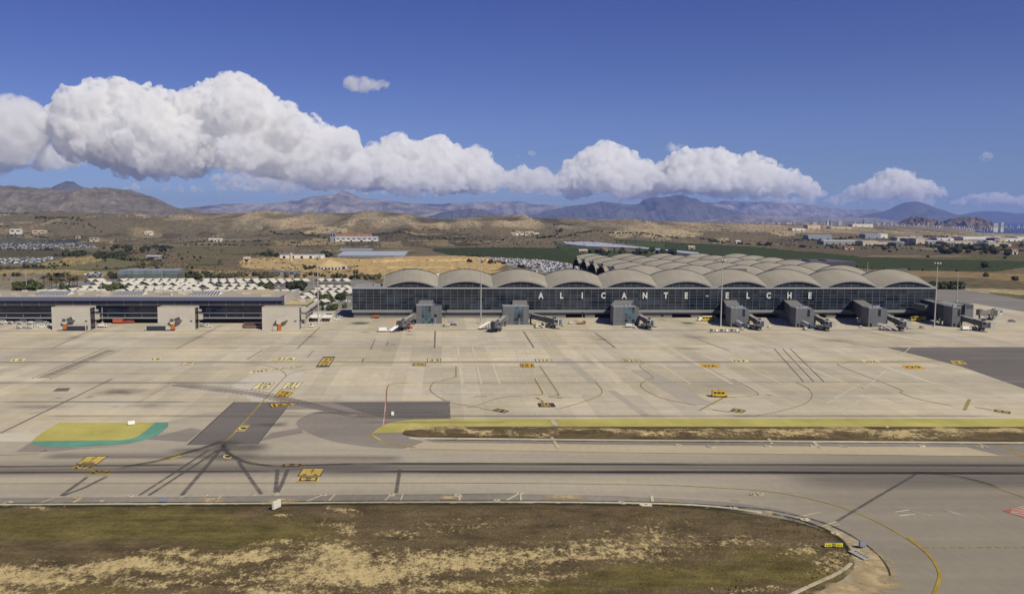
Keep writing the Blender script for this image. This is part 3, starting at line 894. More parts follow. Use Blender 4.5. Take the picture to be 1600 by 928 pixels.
lines("cable_scars", [([(60,787),(85,779)],0.5),([(100,792),(130,778)],0.6),([(280,779),(300,772)],0.4),([(340,780),(350,772)],0.4),([(478,784),(506,773)],0.7),([(514,783),(524,772)],0.5),([(600,784),(612,772)],0.5),([(625,784),(630,772)],0.35),
     ([(718,783),(718,772)],0.6),([(720,771.5),(812,770.5)],0.35),([(790,783),(812,771)],0.6),([(814,783),(813,771)],0.4),([(1020,786),(1018,775)],0.7),([(1284,823),(1306,816)],0.45),([(1292,823),(1312,820)],0.4),([(1240,810),(1282,801)],0.35),
     ([(860,680),(872,700)],0.9),([(870,666),(862,656)],1.6),([(1195,675),(1206,694)],0.9),([(1270,690),(1282,700)],0.8),([(1385,666),(1400,684)],0.8),([(1310,697),(1325,699)],0.8),([(1530,694),(1545,700)],0.8),([(905,669),(912,676)],2.4),([(1380,672),(1398,682)],1.4)], 0.14, CURB)

# ------------------------------------------------------------------ painted lines
TL = 0.42
lines("taxi_line", [
 ([(-400,736),(0,735),(170,733),(500,730.5),(800,730.5),(1100,731.5),(1600,734),(2200,737)], 0.30),
 ([(447,588),(437,598),(415,622),(386,655),(362,681),(351,690),(349,697),(353,704),(366,712),(390,721),(430,728.5),(480,731)], 0.5),
 ([(356,687),(345,692),(322,699),(290,708),(250,720),(205,730),(170,733)], 0.42),
 ([(-300,757),(0,755.5),(300,755),(700,754.5),(1000,757),(1120,762),(1210,769),(1300,788),(1370,815),(1430,850),(1458,876),(1469,898),(1464,920),(1450,945)], 0.34),
 ([(1420,840),(1452,868),(1466,890),(1467,905),(1458,930)], 0.5),
 ([(-300,715),(0,711),(60,708)], 0.3),
 ([(640,701),(800,704),(1000,707.5),(1300,710),(1600,713),(2200,716)], 0.3),
 ([(581,676),(584,684),(600,690.5),(630,697),(650,699)], 0.7),
 ([(1565,696),(1600,712),(1640,728)], 0.8),
 ([(1430,738),(1460,741),(1500,747),(1540,757),(1600,777),(1660,800)], 0.42),
], 0.075, YEL)
mb = MB()
for i in range(14):
    a, c = G(1443 + i * 14.2, 855), G(1443 + i * 14.2 + 8, 855)
    mb.ribbon([a, c], 0.45, 0.075)
tag(mb.build("dashed_line", YEL), kind="structure")
lines("stand_line", [
 ([(447,588),(445,583),(436,577),(420,572),(385,567.5),(300,566),(0,566)], 0.4),
 ([(447,588),(458,582),(480,577.5),(520,572),(580,568),(700,566),(1000,566),(1600,563)], 0.3),
 ([(712.5,572),(712.5,589)], 0.55),([(712.5,589),(690,595),(677.5,598),(672,607),(677.5,615),(700,627.5),(732,634),(752,637)], 0.45),
 ([(836,592),(848,614)],0.65),([(848,614),(845,617),(826,618),(784,621),(750,632),(730,637)],0.45),
 ([(843,571.5),(871,613),(869,617),(857,620)],0.5),([(857,620.5),(894,620.5)],0.4),
 ([(930,597),(941,611),(930,621),(891,634),(868,639.5)],0.45),
 ([(1006,567),(1000,573),(1020,589),(1009,594),(1001,601.5),(1009,610),(1031,621),(1059,628),(1087,632.5)],0.45),
 ([(1144,592),(1184,614),(1172,618.5),(1130,621)],0.45),([(1130,621.5),(1093,641)],0.8),
 ([(1243,597),(1262.5,607),(1269,618.4),(1257,631),(1220,642),(1180,650)],0.4),
 ([(1330,566),(1318,568),(1313,572),(1403,607),(1406,613),(1431,622.6),(1487,634)],0.4),
 ([(1515,624),(1507,641)],1.1),([(846,625),(851,634)],1.0),([(838,621),(843,624)],1.2),([(868,621),(878,622)],0.8),
 ([(740,620),(760,619)],0.7),([(750,638),(768,641)],0.6),([(1113,640),(1140,644)],0.6),([(1523,636),(1550,641)],0.6),([(1198,617),(1206,618)],0.8),
], 0.075, YELF, smooth=True)
lines("faint_line", [
 ([(1425,540),(1360,600),(1347,606),(1352,614),(1400,626)],0.5),([(1343,625),(1330,634),(1300,643),(1270,646)],0.6),([(1000,597),(1600,596)],0.35),([(0,597),(300,597)],0.3),([(700,634),(760,630),(860,625)],0.3),
 ([(840,646),(842,649)],1.4),([(1213,646),(1220,650)],1.4),([(1316,646),(1322,649)],1.2),([(1488,651),(1497,654)],1.2),([(838,508),(862,545)],0.4),([(820,546),(840,597)],0.35),([(806,546),(818,597)],0.35),([(1343,600),(1290,632)],0.5),
], 0.07, WHT)
lines("red_line", [([(601,663),(603,640),(605,607),(613,600),(640,598)],0.35),([(262,597),(261,602),(214,630)],0.25)], 0.08, REDL)
lines("white_line", [([(599,663),(601.5,640),(604,607)],0.3)], 0.08, WHT)
lines("joint_line", [([(-300,545),(2300,541)],0.5),([(-300,566.5),(2300,563.5)],0.4),([(660,598),(1480,596.5)],0.45),([(-300,628.5),(362,628)],0.3),
 ([(0,677),(175,592)],0.8),([(80,545),(150,512)],0.6),([(276,545),(345,508)],0.6),([(464,545),(500,511)],0.7),([(410,547),(386,562)],0.6),([(579,546),(586,530)],0.6),([(604,540),(607,534)],0.7),
 ([(679,544),(680,517)],0.9),([(818,518),(834,543)],0.9),([(930,520),(961,543)],0.9),([(1090,530),(1140,548)],0.6),([(566,566),(568,560)],0.6),([(480,558),(490,548)],0.5),([(1235,520),(1370,543)],0.5),([(1360,520),(1440,534)],0.5)], 0.07, DJOINT)
lines("slab_edge", [([(366,627.8),(293,695)],0.45),([(455,628),(403,693)],0.35)], 0.072, paint_mat("slab_edge_tar", (0.095,0.085,0.075), 0.3))
# long faint slab strips that recede square to the terminal
lines("slab_strip", [([(a, 541), (690 + (a - 690) * (600 - 343) / (541 - 343.0), 600)], w) for a, w in [(715,1.2),(738,0.8),(760,1.0),(905,3.0),(990,1.0),(1040,1.4),(1100,0.9),(1180,1.6),(1285,2.2),(1300,0.8)]], 0.05, asphalt_mat("pale_slab_strip", (0.53,0.465,0.34), 0.05, 0.1))
lines("slab_strip", [([(1000,578),(1098,633)],9.5),([(955,610),(1010,650)],3.0),([(885,560),(930,600)],4.0)], 0.045, asphalt_mat("grey_slab_strip", (0.375,0.335,0.27), 0.05, 0.1))
# stain patches by the stands
stain = film_mat("oil_stain", (0.14,0.12,0.095), 0.42, 1.0, 1.0, (0.12,0.25), cut=(0.35,0.65))
blob("oil_stains", stain, [(1085,527,26,6),(115,527,14,2.4),(312,527,16,2.6),(485,526,14,2.4),(570,519,12,2),(640,523,12,1.6),(1300,532,40,4),(1415,520,40,3),(1080,545,30,3),(440,662,14,5),(140,620,10,3),(92,622,8,2),(200,612,60,8),(60,636,60,6),(230,634,40,5),(180,612,40,7),(940,530,20,3),(1160,650,40,3)], 0.085)
greenst = film_mat("green_stain", (0.05,0.13,0.10), 0.75, 0.9, 0.9, (0.08,0.2), cut=(0.2,0.5))
blob("green_stains", greenst, [(563,505,20,3.0),(1075,505,14,2.2)], 0.085)
film2 = film_mat("apron_dirt", (0.20,0.17,0.13), 0.5, 1.0, 0.2, (0.02,0.3), cut=(0.3,0.65))
mb = MB()
for (x0, x1, y, w) in [(480,1500,566,5),(-100,470,566,5),(-100,420,598,7),(560,800,660,3),(600,1600,650,5),(0,300,628,4),(640,1400,516,5),(-50,520,517,4),(60,500,650,5),(480,700,645,4)]:
    mb.ribbon([G(x0 + (x1 - x0) * t / 10.0, y) for t in range(11)], w, 0.091 + len(mb.f) * 0.0001)
tag(mb.build("dirt_streaks", film2), kind="structure")

# rubber laid down along the taxiway centre line, and old repair strips
rub = film_mat("tyre_rubber", (0.045,0.042,0.043), 0.80, 1.0, 0.25, (0.035,1.0), cut=(0.30,0.66))
mb = MB()
for x0, x1, y0, y1, w in [(470,2300,724.5,729,3.2),(470,2300,737.0,741,3.8),(-400,480,740.5,736,3.4),(-400,330,733,726,2.4),(560,1100,723.8,725,2.2),(560,1300,736.2,737.5,2.6),(900,1600,737.5,739.6,2.4),(1200,2300,738.8,740.5,2.4)]:
    mb.ribbon([G(x0 + (x1 - x0) * t / 12.0, y0 + (y1 - y0) * t / 12.0) for t in range(13)], w, 0.10 + len(mb.f) * 0.0001)
for pts, w in [([(440,729),(390,724),(362,712),(350,700),(352,690)],2.6),([(180,732),(250,719),(310,702),(352,688)],2.6),([(1430,737),(1500,745),(1560,760)],1.3),([(1500,745),(1545,757),(1565,764)],0.9),([(430,728),(480,727),(560,725)],2.4)]:
    mb.ribbon(smooth_pts(pts, 6), w, 0.112 + len(mb.f) * 0.0001)
tag(mb.build("tyre_marks", rub), kind="structure")
wide = film_mat("wide_grime", (0.17,0.15,0.14), 0.62, 1.0, 0.2, (0.012,0.25), cut=(0.25,0.65))
mb = MB()
for x0, x1, y, w in [(-200,640,732,18),(400,2200,732,16),(60,420,712,9),(300,640,716,10),(1200,2200,748,22)]:
    mb.ribbon([G(x0 + (x1 - x0) * t / 10.0, y) for t in range(11)], w, 0.086 + len(mb.f) * 0.0001)
tag(mb.build("grime", wide), kind="structure")
REPAIR = film_mat("repair_strip", (0.10,0.092,0.088), 0.68, 0.5, 0.04, (0.25,0.5), cut=(0.22,0.6))
lines("repair_strips", [([(137,745),(116,760),(95,775)],1.37),([(168,744),(132,762),(97,775)],1.37),([(328,702),(272,739),(216,775)],1.08),([(341,703),(288,738),(231,775)],1.15),([(347,700),(315,738),(283,775)],1.44),([(372,720),(390,746),(409,773)],1.37),
   ([(434,733),(432,755),(430,773)],1.37),([(450,733),(441,755),(432,773)],1.37),([(438,729),(452,729.5)],0.58),([(625,733),(622,752),(619,771)],1.22),([(1433,740),(1370,777),(1307,815)],0.97),([(335,706),(360,702)],2.45)], 0.11, REPAIR, smooth=False)
slabfade = film_mat("slab_grime", (0.12,0.11,0.105), 0.62, 1.0, 0.9, (0.05,0.2), cut=(0.25,0.6))
blob("slab_grime", slabfade, [(348,700,56,13),(392,700,40,11),(352,694,30,10),(300,704,50,7),(420,664,40,4)], 0.088)
# twin dashed service-road crossings, with the grime that traffic has left between them
cband = film_mat("crossing_grime", (0.20,0.175,0.15), 0.55, 0.5, 0.1, (0.05,0.3), cut=(0.25,0.65))
lines("crossing_grime", [([(62,592),(176,546)],6.5),([(266,600),(400,615),(478,631),(552,649)],6.0),([(552,650.5),(702,650.5)],5.0)], 0.1, cband, smooth=False)
def dashes(mb, p0, p1, n, w, z, duty=0.62):
    a, c = G(*p0), G(*p1)
    for i in range(n):
        mb.ribbon([a.lerp(c, i / n), a.lerp(c, (i + duty) / n)], w * 0.75, z + 0.02)
mb = MB()
for p, q, nn in [((50,591),(162,545),26),((78,592),(190,546),26),((272,597),(410,612),22),((262,596),(395,611),0),((270,603),(395,618),20),((410,612),(480,628),14),((395,618),(470,634),14),((480,628),(545,646),12),((470,634),(555,652),14),((545,646),(600,649),8),((555,652),(700,652.5),22),((600,649),(700,649.5),16)]:
    if nn: dashes(mb, p, q, nn, 0.8, 0.115)
for p, q in [((1210,545),(1256,597)),((1223,545),(1272,597)),((1235,545),(1288,597))]:
    dashes(mb, p, q, 20, 0.55, 0.115, 0.8)
tag(mb.build("dashed_crossing", paint_mat("dark_dash_paint", (0.19,0.17,0.155), 0.4)), kind="structure")
mb2 = MB()
mb2.face([(*G(p[0], p[1])[:2], 0.07) for p in [(1567,798),(1700,765),(1700,840)]])
tag(mb2.build("red_hatching", REDL), kind="structure")
mb = MB()
for k in range(5):
    t0, t1 = k / 5 + 0.05, k / 5 + 0.12
    ap, q0, q1 = G(1567, 798), G(1700, 765), G(1700, 840)
    e0, e1 = q0.lerp(q1, t0), q0.lerp(q1, t1)
    s0, s1 = ap.lerp(e0, 0.1), ap.lerp(e1, 0.1)
    mb.face([(s0.x, s0.y, 0.08), (e0.x, e0.y, 0.08), (e1.x, e1.y, 0.08), (s1.x, s1.y, 0.08)])
tag(mb.build("white_hatching", WHT), kind="structure")
lines("faint_text", [([(1398,800),(1420,797)],0.4),([(1405,806),(1430,803)],0.4),([(1426,799),(1455,806)],0.35),([(1475,796),(1500,804)],0.35),([(1480,800),(1505,806)],0.3)], 0.07, WHT)

# ------------------------------------------------------------------ painted signs on the ground
def glyph(s, bold=0.0, mono=False):
    cu = bpy.data.curves.new("glyph", 'FONT')
    cu.body = s
    cu.size = 1.0
    cu.offset = bold
    cu.resolution_u = 3
    if mono: cu.space_character = 1.2
    o = bpy.data.objects.new("glyph", cu)
    SC.collection.objects.link(o)
    dg = bpy.context.evaluated_depsgraph_get()
    me = bpy.data.meshes.new_from_object(o.evaluated_get(dg))
    vs2 = [(v.co.x, v.co.y) for v in me.vertices]
    fs2 = [tuple(p.vertices) for p in me.polygons]
    bpy.data.objects.remove(o)
    bpy.data.curves.remove(cu)
    bpy.data.meshes.remove(me)
    xs = [v[0] for v in vs2]; ys = [v[1] for v in vs2]
    x0, x1, y0, y1 = min(xs), max(xs), min(ys), max(ys)
    return [((x - x0) / (x1 - x0), (y - y0) / (y1 - y0)) for x, y in vs2], fs2, (x1 - x0) / (y1 - y0)
def bil(c, u, v):
    return (c[0] * (1-u) * (1-v) + c[1] * u * (1-v) + c[2] * u * v + c[3] * (1-u) * v)
GSIGN = {}
def gmb(mat):
    return GSIGN.setdefault(mat.name, (MB(), mat))[0]
def gtext(s, corners, mat, u0=0.12, u1=0.88, v0=0.2, v1=0.8, z=0.1, bold=0.02):
    c = [G(*p) for p in corners]
    v, f, _ = glyph(s, bold)
    gmb(mat).mesh([(*bil(c, u0 + (u1 - u0) * a, v0 + (v1 - v0) * b_)[:2], z) for a, b_ in v], f)
def gquad(corners, mat, z, u0=0, u1=1, v0=0, v1=1):
    c = [G(*p) for p in corners]
    gmb(mat).face([(*bil(c, u, v)[:2], z) for u, v in ((u0, v0), (u1, v0), (u1, v1), (u0, v1))])
def gpanel(corners, fill, border=None, s=None, ink=None, bw=0.06, **kw):
    if border:
        gquad(corners, border, 0.085)
        gquad(corners, fill, 0.09, bw, 1 - bw, bw * 1.4, 1 - bw * 1.4)
    else:
        gquad(corners, fill, 0.09)
    if s:
        gtext(s, corners, ink or BLK, **kw)
# corner order: bottom-left, bottom-right, top-right, top-left
gpanel([(118,725.6),(151,725.6),(170,712.6),(136,712.6)], YSIGN, BLK, bw=0.05)
gtext("\u2191", [(118,725.6),(151,725.6),(170,712.6),(136,712.6)], BLK, 0.36, 0.62, 0.3, 0.92)
gquad([(118,725.6),(151,725.6),(170,712.6),(136,712.6)], BLK, 0.1, 0.2, 0.8, 0.12, 0.24)
gpanel([(105,734),(141,734),(152,726),(118,726)], BLK, YSIGN, "NZ", YSIGN, bw=0.1)
gpanel([(132,741.5),(168,741.5),(178,734),(144,734)], BLK, YSIGN, "NZ", YSIGN, bw=0.1)
gpanel([(464,744),(501,744),(508,731.6),(473,731.6)], YSIGN, BLK, bw=0.055)
gtext("\u2191", [(464,744),(501,744),(508,731.6),(473,731.6)], BLK, 0.43, 0.62, 0.3, 0.9)
gquad([(464,744),(501,744),(508,731.6),(473,731.6)], BLK, 0.1, 0.2, 0.36, 0.12, 0.24)
gquad([(464,744),(501,744),(508,731.6),(473,731.6)], BLK, 0.1, 0.66, 0.82, 0.12, 0.24)
gpanel([(462,753),(497,753),(501,744.5),(466,744.5)], BLK, YSIGN, "H", YSIGN, bw=0.1, u0=0.18, u1=0.82, v0=0.3, v1=0.72, bold=0.06)
gpanel([(437,730),(471,730),(474,724),(441,724)], BLK, YSIGN, "H", YSIGN, bw=0.08, u0=0.18, u1=0.82, v0=0.3, v1=0.72, bold=0.06)
gpanel([(254,719.5),(262,719.5),(293,710.5),(284,709.5)], BLK, YSIGN, "I", YSIGN, bw=0.12)
gpanel([(354,720),(367,716.5),(356,708.6),(341,710.6)], BLK, YSIGN, "C", YPALE, bw=0.12)
gpanel([(367,674),(382,674),(391,664.5),(376,664.5)], BLK, YSIGN, "C", YPALE, bw=0.12)
gpanel([(392,608.5),(419,608.5),(430,597.5),(405,597.5),], YPALE, BLK, "21A", BLK, bw=0.03, u0=0.22, u1=0.9, v0=0.56, v1=0.92)
gtext("19", [(392,608.5),(419,608.5),(430,597.5),(405,597.5)], BLK, 0.35, 0.8, 0.1, 0.46)
gpanel([(439,608.5),(462,608.5),(474,597.5),(448,597.5)], YPALE, BLK, "21", BLK, bw=0.03, u0=0.25, u1=0.75, v0=0.55, v1=0.92)
gtext("35A", [(439,608.5),(462,608.5),(474,597.5),(448,597.5)], BLK, 0.2, 0.9, 0.1, 0.46)
gpanel([(427,621.5),(449,621),(459,613.5),(437,609.5)], YORA, BLK, "18", BLK, bw=0.04, u0=0.3, u1=0.75, v0=0.55, v1=0.9)
gtext("23", [(427,621.5),(449,621),(459,613.5),(437,609.5)], BLK, 0.18, 0.75, 0.1, 0.45)
gpanel([(424,637),(460,633),(467,630.5),(419,630.5)], YORA, BLK, "16A", BLK, bw=0.05, u0=0.12, u1=0.86, v0=0.14, v1=0.86, bold=0.05)
gpanel([(493,573.5),(514,573.5),(524,557.5),(505,557.5)], YSIGN, BLK, bw=0.08)
for v0, s in ((0.62,"21"),(0.36,"18A"),(0.1,"23")):
    gtext(s, [(493,573.5),(514,573.5),(524,557.5),(505,557.5)], BLK, 0.22, 0.78, v0, v0 + 0.2)
gpanel([(425,563.5),(461,563.5),(465,558.5),(431,558.5)], YPALE, YSIGN, "21A", BLK, bw=0.04)
gpanel([(388,584),(470,573),(478,570.5),(392,580)], YPALE, None, "TWY 19 21A 23", BLK, u0=0.04, u1=0.97, v0=0.1, v1=0.9, bold=0.03)
gpanel([(233,563.8),(248,563.8),(254,558.6),(238,558.6)], YPALE, None, "19", BLK)
gpanel([(15,565),(36,565),(41,560.5),(20,560.5)], YPALE, None, "15", BLK)
gpanel([(282,570.3),(303,569.5),(307,566),(288,566)], YPALE, BLK, "7", BLK, bw=0.05)
gpanel([(644,572),(665,572),(666,567.2),(645,567.2)], YSIGN, BLK, "19A", BLK, bw=0.05)
gpanel([(668,565.5),(689,565.5),(689,560.5),(667,560.5)], YPALE, BLK, "23", BLK, bw=0.05)
gpanel([(814,574.3),(835.5,574.3),(833,567.8),(812,567.8)], YORA, BLK, "I21", BLK, bw=0.04)
gpanel([(838,565.7),(864,565.7),(861,561),(835,561)], YPALE, BLK, "23A", BLK, bw=0.05)
gpanel([(978,565.8),(1003,565.8),(998,561.2),(974,561.2)], YPALE, BLK, "I25", BLK, bw=0.05)
gpanel([(1098,574.6),(1126,574.6),(1119,569.3),(1092,569.3)], YORA, None, "27A", BLK)
gpanel([(1146,566.5),(1172,566.5),(1166,561.8),(1140,561.8)], YPALE, None, "I27", BLK)
gpanel([(1352,567),(1378,567),(1370,562.4),(1345,562.4)], YPALE, None, "29A", BLK)
gpanel([(1416,576.6),(1446,576.6),(1438,571),(1409,571)], YORA, None, "I29", BLK)
gpanel([(1490,569),(1512,569),(1502,563.5),(1484,563.5)], YSIGN, None, "31", BLK)
gpanel([(842,636),(868.5,636),(865,629.8),(839.5,629.8)], BLK, None, "16A", YORA, u0=0.2, u1=0.75, v0=0.1, v1=0.9)
gpanel([(768,641.5),(788,645.5),(796,642),(778,638.3)], BLK, None, "21", YSIGN)
gpanel([(1139,643),(1160,645.4),(1167,641.3),(1146,637.6)], BLK, YELF, "23", YSIGN, bw=0.06)
gpanel([(1552,643),(1579,647),(1580,643.2),(1553,639.5)], BLK, YELF, "25", YSIGN, bw=0.06)
gpanel([(82,611.5),(106,611),(110,606.2),(90,606.5)], DARKA, None)
gpanel([(64,705),(72,705),(74,702.5),(67,702.5)], WHT, BLK, "3", BLK, bw=0.1)
for k, (mbx, mt) in GSIGN.items():
    tag(mbx.build("ground_marking", mt), kind="structure")
# ------------------------------------------------------------------ terminal buildings
GLASS = glassM("facade_glass", (0.017, 0.023, 0.033), 0.08, 0.42, (4.72, 2.35), 0.6)
GLASS2 = glassM("gable_glass", (0.016, 0.020, 0.030), 0.12, 0.4, (4.72, 1.6), 0.4)
TEALG = glassM("stair_glass", (0.05, 0.085, 0.11), 0.10, 0.55, (2.2, 1.9), 0.7)
NAVYG = glassM("navy_glass", (0.014, 0.016, 0.026), 0.12, 0.4, (3.5, 1.5), 0.5)
STEEL = M("grey_steel", (0.30, 0.31, 0.33), 0.5, 0.2, 0.4, 0.08)
MULL = M("mullion_aluminium", (0.19, 0.205, 0.225), 0.45, 0.3, 0.4, 0.06)
FASC = M("grey_fascia", (0.20, 0.205, 0.215), 0.6, 0, 0.3, 0.08, 0.3)
BASEW = M("grey_base_wall", (0.155, 0.155, 0.158), 0.7, 0, 0.3, 0.12, 0.2, (1, 1, 0.2))
VOID = M("dark_recess", (0.02, 0.02, 0.022), 0.9, 0, 0.1, 0.2)
PANEL = M("ribbed_grey_panel", (0.128, 0.133, 0.144), 0.5, 0.1, 0.35, 0.16, 1.2, (1, 1, 0.05))
PANELD = M("dark_grey_panel", (0.075, 0.079, 0.09), 0.5, 0.1, 0.35, 0.10, 1.2, (1, 1, 0.05))
ROOFG = M("flat_grey_roof", (0.27, 0.26, 0.235), 0.8, 0, 0.2, 0.15, 0.15)
ROOFD = M("dark_flat_roof", (0.13, 0.125, 0.12), 0.8, 0, 0.2, 0.15, 0.1)
WHITEW = M("white_wall", (0.43, 0.40, 0.345), 0.7, 0, 0.3, 0.06, 0.25)
BEIGE = M("beige_roof", (0.355, 0.315, 0.24), 0.85, 0, 0.2, 0.16, 0.12)
BLUEM = M("blue_grey_eave", (0.125, 0.13, 0.20), 0.35, 0.35, 0.5, 0.06)
CHARC = M("charcoal_cladding", (0.060, 0.058, 0.066), 0.5, 0.1, 0.35, 0.15, 0.5, (1, 1, 0.1))
LETTER = M("white_lettering", (0.50, 0.495, 0.465), 0.5, 0, 0.4, 0.03)
RIM = M("pale_rim", (0.255, 0.255, 0.26), 0.55, 0.1, 0.35, 0.06)
RIMD = M("dark_soffit_gap_shade", (0.055, 0.055, 0.075), 0.7, 0, 0.2, 0.1)
def shell_mat():
    m = bpy.data.materials.new("vault_sheeting")
    n, b = nodes(m)
    p = N(n, "NewGeometry").outputs["Position"]
    s = N(n, "SeparateXYZ"); L(n, p, s.inputs[0])
    a = math_(n, 'FLOOR', math_(n, 'DIVIDE', s.outputs[0], 1.6))
    w = N(n, "TexWhiteNoise", noise_dimensions='1D'); L(n, a, w.inputs["W"])
    k = rng(n, w.outputs[0], 0, 1, 0.975, 1.025)
    k2 = rng(n, noise(n, pos(n, (0.06, 0.035, 0.05)), 1.0, 5.0, 0.65), 0.3, 0.7, 0.87, 1.10)
    seam = rng(n, math_(n, 'PINGPONG', s.outputs[0], 4.8), 0, 0.16, 0.90, 1.0)
    wash = rng(n, noise(n, pos(n, (0.7, 0.05, 0.05)), 1.0, 4.0, 0.6), 0.3, 0.7, 0.96, 1.03)
    kk = math_(n, 'MULTIPLY', math_(n, 'MULTIPLY', k, k2), math_(n, 'MULTIPLY', seam, wash))
    L(n, mixc(n, 1.0, (0.305, 0.278, 0.218), grey(n, kk), 'MULTIPLY'), b.inputs["Base Color"])
    b.inputs["Roughness"].default_value = 0.62
    b.inputs["Specular IOR Level"].default_value = 0.3
    return m
SHELL = shell_mat()

YF = G(CX, 497).y
ZT = Zat(449.3, YF)
XL, XR = Xat(550.5, 470, YF), Xat(1461.5, 470, YF)
A0, A1 = Xat(598.5, 450, YF), Xat(1460.5, 450, YF)
BAY = (A1 - A0) / 10.0
YB = YF + 36
term = thing("terminal", "long glass fronted airport terminal with barrel vaulted roofs and white facade lettering", "terminal", (0, YF, 0))
OFF = (0, YF, 0)
def tp(name, mb, mat, parent=term, smooth=False):
    return mb.build(name, mat, parent, smooth, OFF if parent is term else None)
def tp_sub(name, mb, mat, parent, smooth=False):
    o = mb.build(name, mat, parent, smooth, OFF)
    return o
zf0, zf1 = Zat(488.2, YF), Zat(484.0, YF)
# ground floor, set back, with loading bays that open towards the right
mb = MB()
xs = [XL + 0.6]
for k in range(60):
    xs.append(XL + 0.6 + (XR - XL - 1.2) * (k + 1) / 60)
opens = {22, 23, 25, 26, 28, 33, 34, 36, 37, 38, 40, 41, 42, 43, 45, 46, 47, 48, 50, 51, 52, 53, 54, 56, 57, 58}
for k in range(60):
    top = zf0
    if k in opens:
        mb.box(xs[k], xs[k+1], YF + 1.4, YB, zf0 - 1.2, top)
    else:
        mb.box(xs[k], xs[k+1], YF + 1.4, YB, 0, top)
tp("ground_floor", mb, BASEW)
mb = MB(); mb.box(XL + 2, XR - 2, YF + 7, YB - 0.5, 0.03, zf0 - 1.25); tp("loading_bay", mb, VOID)
mb = MB(); mb.box(XL - 0.3, XR + 0.3, YF - 0.5, YF + 1.2, zf0, zf1); tp("fascia", mb, FASC)
mb = MB(); mb.box(XL, XR, YF, YF + 1.0, zf1, ZT - 0.9); tp("glazing", mb, GLASS)
NB = 83
mb = MB()
for i in range(NB + 1):
    x = XL + (XR - XL) * i / NB
    mb.box(x - 0.075, x + 0.075, YF - 0.20, YF - 0.003, zf1, ZT - 0.9)
for j in range(1, 7):
    z = zf1 + (ZT - 0.9 - zf1) * j / 7.0
    for i in range(NB):
        xa, xb = XL + (XR - XL) * i / NB + 0.076, XL + (XR - XL) * (i + 1) / NB - 0.076
        mb.box(xa, xb, YF - 0.14, YF - 0.003, z - 0.05, z + 0.05)
tp("mullion_grid", mb, MULL)
mb = MB(); mb.box(XL - 0.4, XR + 0.4, YF - 0.6, YF + 1.2, ZT - 0.9, ZT)
for i in range(0, NB + 1, 4):
    x = XL + (XR - XL) * i / NB
    mb.box(x - 0.25, x + 0.25, YF - 0.9, YF - 0.602, ZT - 1.0, ZT - 0.1)
tp("parapet", mb, STEEL)
mb = MB(); mb.box(XL, XR, YF + 1.2, YB, zf0 + 0.01, ZT - 0.15); tp("upper_floor", mb, PANELD)
mb = MB(); mb.box(XL, A0 - 0.5, YF + 1.2, YB - 0.02, ZT - 0.14, ZT + 0.05); mb.box(A0, XR, YF + 6, YB - 0.02, ZT - 0.14, ZT - 0.02); tp("roof_deck", mb, ROOFG)
# plant on the flat left end
rp = random.Random(4)
for i in range(7):
    mb = MB()
    x, y = XL + 7 + i * 1.6 + rp.uniform(-.4,.4), YF + 14 + rp.uniform(-5, 5)
    mb.box(x, x + rp.uniform(1, 1.5), y, y + rp.uniform(1.5, 3), ZT + 0.05, ZT + rp.uniform(0.9, 2.0)); tp("roof_unit", mb, M("plant_metal", (0.30,0.32,0.38), 0.5, 0.3))


